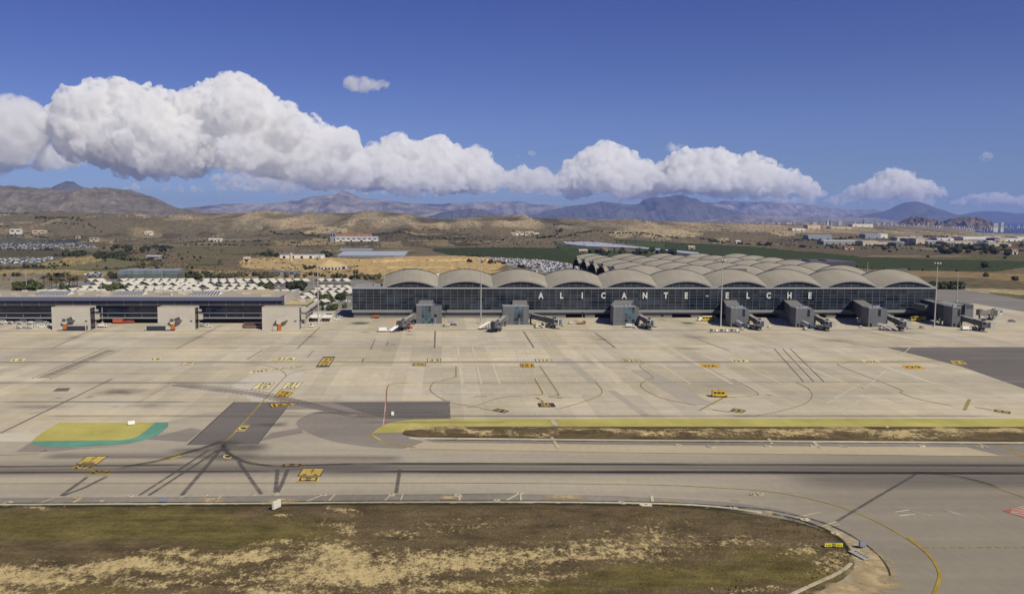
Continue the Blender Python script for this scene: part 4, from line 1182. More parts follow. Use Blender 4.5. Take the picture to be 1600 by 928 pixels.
def arc_z(t, rise):
    return rise * (1 - (2 * t - 1) ** 2)
def shell(x0, x1, y0, y1, z0, z1, r0, r1, parent, t0=0.0, t1=1.0, gable=True, nseg=18, over=0.9):
    """one tilted vault: arc across x, rising from front (y0) to back (y1)"""
    mb = MB()
    P = []
    nv = 3
    ts = [t0 + (t1 - t0) * i / nseg for i in range(nseg + 1)]
    for j in range(nv + 1):
        f = j / nv
        y = y0 - over + (y1 - y0 + over) * f
        for t in ts:
            P.append((x0 + (x1 - x0) * t, y, z0 + (z1 - z0) * f + arc_z(t, r0 + (r1 - r0) * f) + 0.45))
    n1 = nseg + 1
    fs = [(j * n1 + i, j * n1 + i + 1, (j + 1) * n1 + i + 1, (j + 1) * n1 + i) for j in range(nv) for i in range(nseg)]
    mb.mesh(P, fs)
    o = tp_sub("roof_vault", mb, SHELL, parent, True)
    # front rim, and dark back rim painting the shaded gap behind the row
    rim = MB()
    for (f, h, ya, yb_) in ((0, 0.95, -over - 0.35, -over - 0.004), ):
        for i in range(nseg):
            a, c = P[i], P[i + 1]
            rim.mesh([(a[0], y0 + ya, a[2] - h), (c[0], y0 + ya, c[2] - h), (c[0], y0 + ya, c[2] + 0.06), (a[0], y0 + ya, a[2] + 0.06),
                      (a[0], y0 + yb_, a[2] - h), (c[0], y0 + yb_, c[2] - h), (c[0], y0 + yb_, c[2] + 0.06), (a[0], y0 + yb_, a[2] + 0.06)],
                     [(0,1,2,3),(3,2,6,7),(4,0,3,7),(1,5,6,2),(1,0,4,5)])
    tp_sub("front_rim", rim, RIM, o)
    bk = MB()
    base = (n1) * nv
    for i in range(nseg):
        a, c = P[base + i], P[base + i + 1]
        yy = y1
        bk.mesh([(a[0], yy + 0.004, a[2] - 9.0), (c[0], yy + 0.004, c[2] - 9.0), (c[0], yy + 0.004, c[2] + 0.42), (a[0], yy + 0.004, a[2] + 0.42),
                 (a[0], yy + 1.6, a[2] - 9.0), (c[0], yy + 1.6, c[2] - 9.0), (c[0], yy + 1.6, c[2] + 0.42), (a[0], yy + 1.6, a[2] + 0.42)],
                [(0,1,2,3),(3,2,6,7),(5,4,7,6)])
    tp_sub("back_rim_shade", bk, RIMD, o)
    if gable:
        g = MB()
        zg = ZT - 0.02
        for i in range(nseg):
            a, c = P[i], P[i + 1]
            za, zc = a[2] - 0.9, c[2] - 0.9
            if max(za, zc) > zg:
                g.face([(a[0], y0 + 0.3, zg), (c[0], y0 + 0.3, zg), (c[0], y0 + 0.3, max(zc, zg)), (a[0], y0 + 0.3, max(za, zg))])
        go = tp_sub("gable_glazing", g, GLASS2, o)
        mm = MB()
        for k in range(1, 8):
            x = x0 + (x1 - x0) * k / 8.0
            if not (x0 + (x1 - x0) * t0 < x < x0 + (x1 - x0) * t1): continue
            zt = z0 + arc_z(k / 8.0, r0) + 0.45 - 0.95
            if zt > zg + 0.3:
                mm.box(x - 0.08, x + 0.08, y0 + 0.10, y0 + 0.297, zg, zt)
        mm.box(x0 + (x1 - x0) * 0.18, x0 + (x1 - x0) * 0.82, y0 + 0.12, y0 + 0.296, zg + 1.5, zg + 1.62)
        tp_sub("gable_mullions", mm, MULL, o)
    return o
# front row: ten full vaults
for k in range(10):
    x0 = A0 + BAY * k
    shell(x0 + 0.25, x0 + BAY - 0.25, YF + 0.9, YF + 24, ZT - 0.25, ZT + 6.0, 4.6, 4.2, term)
# valley gutters between them
for k in range(11):
    mb = MB()
    x = A0 + BAY * k
    mb.mesh([(x - 0.5, YF + 0.6, ZT + 0.22), (x + 0.5, YF + 0.6, ZT + 0.22), (x + 0.5, YF + 24, ZT + 6.42), (x - 0.5, YF + 24, ZT + 6.42)], [(0, 1, 2, 3)])
    mb.box(x - 0.7, x + 0.7, YF - 0.2, YF + 0.55, ZT + 0.003, ZT + 0.9)
    tp("valley_gutter", mb, RIM)
# main hall behind: six stepped rows, each half a bay off the one before
ROWY = [YF + 24 + 44.0 * k for k in range(0, 8)]
HX0, HX1 = A0 + BAY * 4.66, A0 + BAY * 9.98
for r in range(1, 7):
    yb = YF + 24 + 43.0 * r
    yf = yb - 42.0
    for k in range(6):
        x0 = A0 + BAY * (4.66 + k) - 0.4 * r
        ta = 0.13 if k == 0 else 0.0
        tb = min(1.0, (HX1 - x0) / BAY)
        if tb > 0.8:
            shell(x0 + 0.2, x0 + BAY - 0.2, yf + 0.7, yb, ZT - 4.8, ZT + 6.0, 4.5, 4.6, term, ta, tb, gable=False, nseg=14)
mb = MB(); mb.box(HX0 + 8, HX1 - 3, YB + 0.01, YF + 24 + 43 * 6, 0, ZT - 5.2); tp("hall_wall", mb, PANELD)
mb = MB(); mb.box(HX0 + 1, HX1 - 1, YB + 0.02, YF + 24 + 43 * 6 + 0.5, ZT - 5.19, ZT - 4.6); tp("hall_deck", mb, ROOFD)
# open arcade along the hall's left side: an arch from row to row, on slim pillars
for r in range(1, 7):
    yb = YF + 24 + 43.0 * r
    yf = yb - 43.0
    mb = MB()
    ns = 12
    zc0 = ZT - 1.2
    pts = [(yf + 0.5 + 42.0 * i / ns, zc0 + 7.2 * (1 - (2 * i / ns - 1) ** 2)) for i in range(ns + 1)]
    for i in range(ns):
        (ya, za), (yc, zc) = pts[i], pts[i + 1]
        for xa, xb in ((HX0 - 1.0, HX0 + 9.0),):
            mb.mesh([(xa, ya, za), (xb, ya, za - 0.5), (xb, yc, zc - 0.5), (xa, yc, zc), (xa, ya, za + 1.2), (xb, ya, za + 0.8), (xb, yc, zc + 0.8), (xa, yc, zc + 1.2)],
                    [(0,1,2,3),(7,6,5,4),(0,3,7,4),(1,5,6,2)])
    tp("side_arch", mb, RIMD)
    mb = MB()
    for i in range(ns):
        (ya, za), (yc, zc) = pts[i], pts[i + 1]
        mb.mesh([(HX0 - 0.9, ya, za + 1.24), (HX0 + 15, ya, za + 0.4), (HX0 + 15, yc, zc + 0.4), (HX0 - 0.9, yc, zc + 1.24)], [(0, 1, 2, 3)])
    tp("arch_roof", mb, SHELL, smooth=True)
    mb = MB()
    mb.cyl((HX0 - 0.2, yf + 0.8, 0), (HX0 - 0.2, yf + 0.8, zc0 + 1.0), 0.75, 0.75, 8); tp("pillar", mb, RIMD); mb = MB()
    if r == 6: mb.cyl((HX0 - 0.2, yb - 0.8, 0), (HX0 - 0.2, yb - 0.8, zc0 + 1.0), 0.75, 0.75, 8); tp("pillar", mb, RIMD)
# little white skylight domes that show between the vaults
for px, py, r in ((682.5, 430.5, 4.4), (774.5, 430.5, 4.2), (1103, 431.2, 2.6), (1262, 429, 3.4)):
    c = A(px, py, YF + 30)
    mb = MB()
    for i in range(6):
        a0, a1 = math.pi / 2 * i / 6, math.pi / 2 * (i + 1) / 6
        mb.cyl((c.x, c.y, ZT + 3 + r * 1.0 * math.sin(a0)), (c.x, c.y, ZT + 3 + r * 1.0 * math.sin(a1)), r * math.cos(a0), max(0.05, r * math.cos(a1)), 12)
    tp("skylight_dome", mb, M("white_dome", (0.78,0.77,0.74), 0.4))
# facade lettering
TXT = "ALICANTE-ELCHE"
LX = [845, 877.5, 909.5, 942.5, 975, 1007.5, 1040, 1072, 1104.5, 1136, 1168.5, 1200.5, 1233, 1265]
zl0, zl1 = Zat(466.6, YF), Zat(456.8, YF)
for ch, px in zip(TXT, LX):
    v, f, ar = glyph(ch, 0.045)
    h = zl1 - zl0
    if ch == "-":
        w, za, zb = 1.7, zl0 + h * 0.36, zl0 + h * 0.50
    else:
        w, za, zb = h * ar * 0.80, zl0, zl1
    x = Xat(px, 461, YF)
    n_ = len(v)
    mb = MB()
    V = [(x - w / 2 + w * a, YF - 0.62, za + (zb - za) * b_) for a, b_ in v]
    V += [(p[0], YF - 0.24, p[2]) for p in V]
    fs = [q for q in f] + [tuple(reversed([i + n_ for i in q])) for q in f]
    ec = {}
    for q in f:
        for i in range(len(q)):
            e = (q[i], q[(i + 1) % len(q)])
            ec[e] = 1
    for (a, b_) in list(ec):
        if (b_, a) not in ec:
            fs.append((b_, a, a + n_, b_ + n_))
    mb.mesh(V, fs)
    tp("letter", mb, LETTER)
# small plant on vault crowns, roof edge bits
mb = MB()
for px in (640, 820, 1155, 1405):
    c = A(px, 424, YF + 26)
    mb.box(c.x - 5, c.x + 5, YF + 25.2, YF + 27, ZT + 5, ZT + 11.1)
tp("roof_walkway", mb, ROOFD)
# landside block behind the hall
lb = thing("landside_block", "dark flat roofed block behind the rear vaults of the terminal", "building", (300, 1000, 0))
mb = MB(); x0, x1 = Xat(1150, 405, 900), Xat(1335, 405, 900); mb.box(x0, x1, 895, 955, 0, Zat(409.5, 895))
mb.build("wall", CHARC, lb, off=(300, 1000, 0))
mb = MB(); mb.box(x0 + 1, x1 - 1, 896, 954, Zat(409.5, 895) + 0.003, Zat(409.5, 895) + 0.4)
for i in range(6):
    xx = x0 + 10 + i * (x1 - x0 - 20) / 6
    mb.box(xx, xx + 9, 905, 925, Zat(409.5, 895) + 0.4, Zat(409.5, 895) + 1.6)
mb.build("roof", M("navy_roof", (0.10,0.10,0.13), 0.7), lb, off=(300, 1000, 0))

# ------------------------------------------------------------------ old terminal at the left
YO = G(CX, 505.5).y
ZO = Zat(465.5, YO)
OXR = Xat(442, 480, YO)
OXL = Xat(-330, 480, YO)
YOB = YO + 52
ot = thing("old_terminal", "long low old terminal with dark glazing under a rounded blue grey eave", "terminal", (0, YO, 0))
OO = (0, YO, 0)
def op(name, mb, mat, parent=None, smooth=False):
    return mb.build(name, mat, parent or ot, smooth, OO)
z1, z2, z3 = Zat(497, YO), Zat(489.5, YO), Zat(478, YO)
mb = MB(); mb.box(OXL, OXR, YO + 3.0, YOB, 0, z1); op("ground_floor", mb, VOID)
mb = MB(); mb.box(OXL, OXR, YO + 1.5, YO + 4, z1, z3); op("glazing", mb, NAVYG)
mb = MB(); mb.box(OXL, OXR, YO + 0.4, YO + 4, z3, ZO - 1.6); op("upper_cladding", mb, CHARC)
mb = MB()
mb.box(OXL, OXR, YO - 0.3, YO + 1.495, z1 - 0.25, z1 + 0.35); 
op("lower_band", mb, STEEL)
mb = MB(); mb.box(OXL, OXR, YO + 0.6, YO + 1.49, z2 - 0.2, z2 + 0.25); op("upper_band", mb, MULL)
mb = MB()
i = 0
x = OXR - 4
while x > OXL:
    mb.box(x - 0.15, x + 0.15, YO + 0.15, YO + 0.395, z3, ZO - 1.7)
    mb.box(x - 0.12, x + 0.12, YO + 1.2, YO + 1.49, z1 + 0.36, z2 - 0.21)
    x -= 10.8
op("facade_fins", mb, MULL)
prof = [(YO + 3, ZO - 1.9)] + [(YO - 1.4 + 2.2 * (1 - math.cos(t)), ZO - 1.7 + 1.9 * math.sin(t)) for t in [math.pi / 2 * k / 6 for k in range(7)]] + [(YO + 3, ZO + 0.2)]
mb = MB()
v = [(OXL, y, z) for y, z in prof] + [(OXR, y, z) for y, z in prof]
k = len(prof)
mb.mesh(v, [(j, j + 1, k + j + 1, k + j) for j in range(k - 1)] + [tuple(range(k)), tuple(range(2 * k - 1, k - 1, -1))])
op("rounded_eave", mb, BLUEM, smooth=False)
mb = MB(); mb.box(OXL, OXR - 0.01, YO + 4.01, YOB, z1, ZO - 0.2); op("body", mb, CHARC)
mb = MB(); mb.box(OXL, OXR - 3.2, YO + 3.01, YOB, ZO - 0.19, ZO + 0.12); op("roof", mb, BEIGE)
mb = MB()   # white end wall, taller, with a slab leaning out
mb.box(OXR + 0.01, OXR + 1.2, YO + 5.5, YOB + 4, 0, ZO + 1.2); op("end_wall", mb, WHITEW)
mb = MB(); mb.box(OXR - 2.5, OXR - 0.6, YO + 1.2, YO + 3.4, z3 + 0.1, ZO - 2.0); op("corner_post", mb, M("rust_orange", (0.32,0.14,0.06), 0.7))
SKY = M("white_skylight_frame", (0.55,0.54,0.5), 0.6)
SKG = glassM("skylight_glass", (0.07, 0.075, 0.09), 0.15, 0.5, (1.5, 1.5), 0.3)
for a, c in ((59, 112), (181, 228), (298, 346), (-60, -8), (253, 272)):
    xa, xb = Xat(a, 456, YO + 24), Xat(c, 456, YO + 24)
    small = (c - a) < 25
    ya, yb = YO + 16, YO + (22 if small else 27)
    h = 0.9 if small else 2.1
    mb = MB()
    mb.mesh([(xa, ya, ZO + 0.14), (xb, ya, ZO + 0.14), (xb - 1, yb, ZO + h), (xa + 2, yb, ZO + h), (xa, yb + 1, ZO + 0.14), (xb, yb + 1, ZO + 0.14)],
            [(0, 1, 2, 3), (3, 2, 5, 4), (0, 3, 4), (1, 5, 2)])
    o = op("skylight", mb, SKY)
    g = MB()
    nn = max(4, int((xb - xa) / 1.9))
    for i in range(nn):
        for (f0, f1) in ((0.06, 0.48), (0.52, 0.94)):
            def pt(s_, f_):
                yy = ya + (yb - ya) * f_; zz = ZO + 0.14 + (h - 0.14) * f_ + 0.06
                x0_, x1_ = xa + 2 * f_, xb - 1 * f_
                return (x0_ + (x1_ - x0_) * s_, yy - 0.02, zz)
            g.face([pt((i + 0.18) / nn, f0), pt((i + 0.82) / nn, f0), pt((i + 0.82) / nn, f1), pt((i + 0.18) / nn, f1)])
    op("skylight_glass", g, SKG, o)
rp = random.Random(8)
for i in range(46):
    px = rp.uniform(-50, 425)
    y = YO + rp.uniform(8, 46)
    x = Xat(px, 456, y)
    if any(a - 6 < px < c + 6 for a, c in ((59,112),(181,228),(298,346),(253,272))) and y < YO + 34: continue
    w, d, h = rp.uniform(1, 7), rp.uniform(1, 3), rp.uniform(0.4, 1.5)
    if x + w > OXR - 4: continue
    mb = MB(); mb.box(x, x + w, y, y + d, ZO + 0.123, ZO + 0.12 + h); op("roof_unit", mb, M("pale_plant", (0.47,0.43,0.35), 0.7, var=0.35, vs_=0.08))
mb = MB()
for y in (YO + 30, YO + 44): mb.box(Xat(370, 456, y), Xat(428, 456, y), y, y + 0.5, ZO + 0.12, ZO + 1.6)
mb.box(Xat(250, 456, YO + 9), Xat(285, 456, YO + 9), YO + 8.5, YO + 9.5, ZO + 0.12, ZO + 0.9)
op("roof_screen", mb, M("tan_screen", (0.40,0.33,0.24), 0.8))
# low annex with yellow-grey roof and a covered glass ramp behind the right end
an = thing("annex", "low beige roofed annex with a dark glazed sloping gallery at the old terminal's end", "annex", (OXR + 8, YO + 20, 0))
AO = (OXR + 8, YO + 20, 0)
za = Zat(476.5, YO - 6)
mb = MB(); mb.box(OXR + 1.21, Xat(478, 480, YO + 2), YO + 1, YO + 34, 0, za - 0.5); mb.build("wall", WHITEW, an, off=AO)
mb = MB(); mb.box(OXR + 1.22, Xat(481, 480, YO + 2), YO + 0.2, YO + 35, za - 0.49, za + 0.1); mb.build("roof", M("straw_roof", (0.44,0.36,0.20), 0.85), an, off=AO)
p0 = A(468, 491, YO - 8); p1 = A(492, 474, YO + 40)
mb = MB(); mb.beam((p0.x + 2, p0.y, p0.z), (p1.x + 2, p1.y, p1.z), 3.4, 3.4); mb.build("gallery", WHITEW, an, off=AO)
mb = MB(); mb.beam((p0.x + 2.2, p0.y - 0.3, p0.z), (p1.x + 2.2, p1.y - 0.3, p1.z), 3.5, 1.7); mb.build("gallery_glazing", NAVYG, an, off=AO)
mb = MB()
for t in (0.15, 0.5, 0.85):
    q = p0.lerp(p1, t); mb.cyl((q.x + 2, q.y, 0), (q.x + 2, q.y, q.z - 1.6), 0.35, 0.35, 8)
mb.build("pillar", STEEL, an, off=AO)
mb = MB(); mb.box(Xat(469, 470, YO + 14), Xat(480, 470, YO + 14), YO + 12, YO + 14, za + 0.103, za + 1.9); mb.build("roof_tank", WHITEW, an, off=AO)

# three pale gate blocks in front of the old terminal
def old_gate(pxa, pxb, pxc, label):
    y0 = G(CX, 515.5).y
    xa, xb = Xat(pxa, 500, y0), Xat(pxb, 500, y0)
    z = Zat(480.3, y0)
    r = thing("gate_block", label, "gate building", (xa, y0, 0), group="pale gate blocks along the old terminal")
    o_ = (xa, y0, 0)
    y1 = y0 + 9.5
    mb = MB(); mb.box(xa, xb, y0, y1, 0, z); mb.build("wall", WHITEW, r, off=o_)
    mb = MB()
    for i in range(1, 6):
        x = xa + (xb - xa) * i / 6; mb.box(x - 0.05, x + 0.05, y0 - 0.03, y0 - 0.003, 0.2, z - 0.2)
    mb.box(xa + 0.1, xb - 0.1, y0 - 0.03, y0 - 0.004, z * 0.62, z * 0.62 + 0.08)
    mb.build("panel_joints", M("joint_grey", (0.42,0.41,0.38), 0.8), r, off=o_)
    mb = MB(); mb.box(xb + 0.003, xb + 0.3, y0 + 1.0, y1 - 1.2, 0.3, z - 0.6); mb.build("side_glazing", NAVYG, r, off=o_)
    mb = MB(); mb.box(xb + 0.004, xb + 0.55, y0, y0 + 0.98, 0, z + 0.2); mb.box(xb + 0.004, xb + 0.55, y1 - 1.18, y1, 0, z + 0.2); mb.box(xb + 0.004, xb + 0.55, y0 + 0.99, y1 - 1.19, z - 0.59, z + 0.2)
    mb.build("side_frame", WHITEW, r, off=o_)
    mb = MB(); mb.box(xa + 0.3, xb - 0.3, y0 + 0.3, y1 - 0.3, z + 0.003, z + 0.25); mb.box(xa, xb, y0, y0 + 0.29, z + 0.004, z + 0.35); mb.build("roof", BEIGE, r, off=o_)
    mb = MB(); x = xa + (xb - xa) * 0.92; mb.box(x - 0.7, x + 0.7, y0 - 0.06, y0 - 0.002, z * 0.36, z * 0.36 + 0.9); mb.build("vent", PANELD, r, off=o_)
    mb = MB(); mb.box(xb + 0.56, xb + 2.9, y1 - 2.4, y1 - 0.2, 5.4, 8.6); mb.build("side_unit", WHITEW, r, off=o_); mb = MB(); mb.box(xb + 0.56, xb + 2.2, y1 - 2.2, y1 - 0.4, 10.4, 11.5); mb.build("side_unit", WHITEW, r, off=o_)
old_gate(81, 139, 147, "pale gate block nearest the left edge of the apron")
old_gate(246.5, 303, 310, "middle pale gate block of the old terminal")
old_gate(409.5, 466, 469, "pale gate block at the right end of the old terminal")

# small white service building with canopies between the two terminals
sb = thing("service_building", "small white service building with two white canopies between the terminals", "building", (Xat(500, 500, YO + 14), YO + 14, 0))
so = tuple(sb.location)
y0 = YO + 12
mb = MB(); mb.box(Xat(487, 490, y0), Xat(520, 490, y0), y0 + 4, y0 + 14, 0, 5.2); mb.build("wall", WHITEW, sb, off=so)
mb = MB(); mb.box(Xat(508, 490, y0), Xat(518, 490, y0), y0 + 3.9, y0 + 3.995, 3.0, 4.6); mb.build("window", NAVYG, sb, off=so)
for a, c in ((482, 501), (502, 519)):
    mb = MB(); xa, xb = Xat(a, 495, y0), Xat(c, 495, y0)
    mb.mesh([(xa, y0 - 4, 2.6), (xb, y0 - 4, 2.6), (xb, y0 + 3.8, 3.6), (xa + 1.2, y0 + 3.8, 3.6), (xa, y0 - 4, 2.9), (xb, y0 - 4, 2.9), (xb, y0 + 3.8, 3.9), (xa + 1.2, y0 + 3.8, 3.9)],
            [(0,3,2,1),(4,5,6,7),(0,1,5,4),(1,2,6,5),(2,3,7,6),(3,0,4,7)])
    for x in (xa + 0.4, xb - 0.4): mb.box(x - 0.12, x + 0.12, y0 - 3.6, y0 - 3.4, 0, 2.6)
    mb.build("canopy", M("white_canopy", (0.72,0.70,0.65), 0.5), sb, off=so)
# ------------------------------------------------------------------ gate buildings of the terminal
GBLAB = [
 "grey gate building with a glass stripe, leftmost on the terminal front",
 "grey gate building with a bridge on both sides of its glass stripe",
 "grey gate building below the second letter A with glass on its right half",
 "blank grey gate building right of the yellow and white bus",
 "blank grey gate building below the last letters of the facade",
 "blank grey gate building with two striped stairs leaning at its foot",
 "large gate building at the terminal's far right corner",
]
def gate_building(i, pxa, pxb, pyb, glass=None, drop=(), legs=True, top=11.7, corridor=(0.15, 0.8), split=None, skew=0.0):
    y0 = G(CX, pyb).y
    xa, xb = Xat(pxa, pyb, y0), Xat(pxb, pyb, y0)
    w = xb - xa
    y1 = y0 + 9.0
    r = thing("gate_building", GBLAB[i], "gate building", (xa, y0, 0), group="grey gate buildings along the terminal front")
    o = (xa, y0, 0)
    S = split if split else 1.0
    xm = xa + w * S
    mb = MB()
    mb.box(xa, xm, y0, y1, 0, top)
    mb.build("wall", PANEL, r, off=o)
    if split:
        mb = MB(); mb.box(xm + 0.003, xb, y0 + 0.5, y1, 0, top - 0.5); mb.build("side_wing", PANEL, r, off=o)
    mb = MB()
    mb.box(xa + 0.35, xm - 0.35, y0 + 0.35, y1 - 0.1, top + 0.003, top + 0.16)
    mb.build("roof", ROOFG, r, off=o)
    mb = MB()
    nj = 7
    for k in range(1, nj):
        x = xa + (xm - xa) * k / nj
        if not (glass and glass[0] - 0.03 < (x - xa) / w < glass[1] + 0.03): mb.box(x - 0.035, x + 0.035, y0 - 0.03, y0 - 0.002, 0.1, top - 0.05)
    for z in (2.9, 6.4):
        mb.box(xa + 0.05, xa + w * (glass[0] if glass else S) - 0.05, y0 - 0.028, y0 - 0.0021, z - 0.05, z + 0.05)
    mb.build("panel_joints", PANELD, r, off=o)
    if not glass:
        mb = MB(); mb.box(xa + 0.8, xa + 2.2, y0 - 0.05, y0 - 0.0032, 0.05, 2.3); mb.build("door", VOID, r, off=o)
        mb = MB(); mb.box(xm - 2.0, xm - 0.3, y0 - 0.06, y0 - 0.0033, 6.8, 10.9); mb.build("glazing", NAVYG, r, off=o)
    mb = MB()
    mb.box(xa - 0.06, xm + 0.06, y0 - 0.06, y0 + 0.34, top + 0.002, top + 0.45)
    mb.box(xa - 0.06, xa + 0.34, y0 + 0.345, y1, top + 0.002, top + 0.45)
    mb.box(xm - 0.34, xm + 0.06, y0 + 0.345, y1, top + 0.002, top + 0.45)
    mb.build("parapet", STEEL, r, off=o)
    if glass:
        ga, gb = xa + w * glass[0], xa + w * glass[1]
        mb = MB(); mb.box(ga, gb, y0 - 0.05, y0 - 0.003, 0.3, top - 0.25)
        g = mb.build("glazing", TEALG, r, off=o)
        mb = MB()
        for k in range(4):
            x = ga + (gb - ga) * k / 3; mb.box(x - 0.07, x + 0.07, y0 - 0.14, y0 - 0.052, 0.3, top - 0.25)
        for k in range(1, 6):
            z = 0.3 + (top - 0.55) * k / 6; mb.box(ga + 0.08, gb - 0.08, y0 - 0.11, y0 - 0.053, z - 0.06, z + 0.06)
        mb.build("frame", MULL, g, off=o)
    ca, cb = xa + w * corridor[0], xa + w * corridor[1]
    zc0 = Zat(488, YF) + 0.2
    ye = YF - 0.52
    mb = MB(); mb.prism([(ca, y1 + 0.003), (cb, y1 + 0.003), (cb + skew, ye), (ca + skew, ye)], zc0, top + 0.3); mb.build("corridor", PANELD, r, off=o)
    mb = MB(); mb.prism([(ca - 0.1, y1 + 0.004), (cb + 0.1, y1 + 0.004), (cb + skew + 0.1, ye + 0.01), (ca + skew - 0.1, ye + 0.01)], top + 0.303, top + 0.5); mb.build("corridor_roof", M("corridor_roof_grey", (0.185,0.18,0.17), 0.8), r, off=o)
    if legs:
        for yy in (y1 + 7, y1 + 16):
            for xx in (ca + 1.2 + skew * (yy - y1) / (ye - y1), cb - 1.2 + skew * (yy - y1) / (ye - y1)):
                mb = MB(); mb.box(xx - 0.5, xx + 0.5, yy - 0.5, yy + 0.5, 0, zc0 - 0.003); mb.build("pillar", FASC, r, off=o)
    rr = random.Random(30 + i)
    for k in range(3):
        mb = MB(); x = xa + w * (0.3 + 0.18 * k); mb.box(x, x + rr.uniform(0.8, 1.6), y0 + 2 + k, y0 + 3.4 + k, top + 0.165, top + rr.uniform(0.7, 1.3)); mb.build("roof_unit", M("plant_metal", (0.30,0.32,0.38)), r, off=o)
    return y0, xa, xb
gate_building(0, 650.5, 690.5, 506.0, (0.2, 0.58), split=0.64, corridor=(0.06, 0.62), skew=0.5)
gate_building(1, 785.5, 826.0, 507.5, (0.42, 0.80), corridor=(0.42, 0.99), skew=2.5)
gate_building(2, 958.0, 998.0, 508.5, (0.44, 0.84), split=0.88, corridor=(0.03, 0.8), skew=8.4)
gate_building(3, 1141.5, 1170, 511.0, None, split=0.80, corridor=(0.03, 0.78), skew=10.6)
gate_building(4, 1243.0, 1272, 511.5, None, split=0.78, corridor=(0.03, 0.76), skew=11.6)
gate_building(5, 1356.5, 1386, 511.0, None, split=0.66, corridor=(0.03, 0.64), skew=12.4)
gate_building(6, 1487.0, 1500, 511.0, None, corridor=(0.0, 0.95), top=12.2, skew=8.0)
# corner block beyond the last gate
r = thing("corner_block", "grey corner block with small white windows beyond the last gate building", "building", (Xat(1500, 500, 530), 530, 0))
o = tuple(r.location)
y0 = G(CX, 503).y
xa, xm, xb = Xat(1484, 500, y0), Xat(1507, 500, y0), Xat(1520, 500, y0)
mb = MB(); mb.box(xa, xm, y0 + 2, y0 + 20, 0, 10.8); mb.build("wall", PANELD, r, off=o)
mb = MB(); mb.box(xm + 0.003, xb, y0, y0 + 16, 0, 11.4); mb.build("tower", PANEL, r, off=o)
mb = MB(); mb.box(xa - 0.3, xm - 0.1, y0 + 1.6, y0 + 20.2, 10.803, 11.3); mb.build("roof", ROOFG, r, off=o)
for k in range(3):
    x = xa + 3.0 + k * 2.1
    mb = MB(); mb.box(x, x + 1.5, y0 + 1.9, y0 + 1.995, 7.0, 9.4); w = mb.build("window", WHITEW, r, off=o)
    mb = MB(); mb.box(x + 0.2, x + 1.3, y0 + 1.85, y0 + 1.897, 7.2, 8.2); mb.box(x + 0.2, x + 1.3, y0 + 1.85, y0 + 1.896, 8.35, 9.2); mb.build("pane", NAVYG, w, off=o)
mb = MB(); mb.box(xm + 0.5, xb - 0.4, y0 - 0.06, y0 - 0.003, 8.6, 11.0); mb.build("louvre", CHARC, r, off=o)
mb = MB(); mb.box(xa - 14, xa - 0.31, y0 + 4, y0 + 18, 6.5, 10.4); mb.build("link", PANEL, r, off=o)

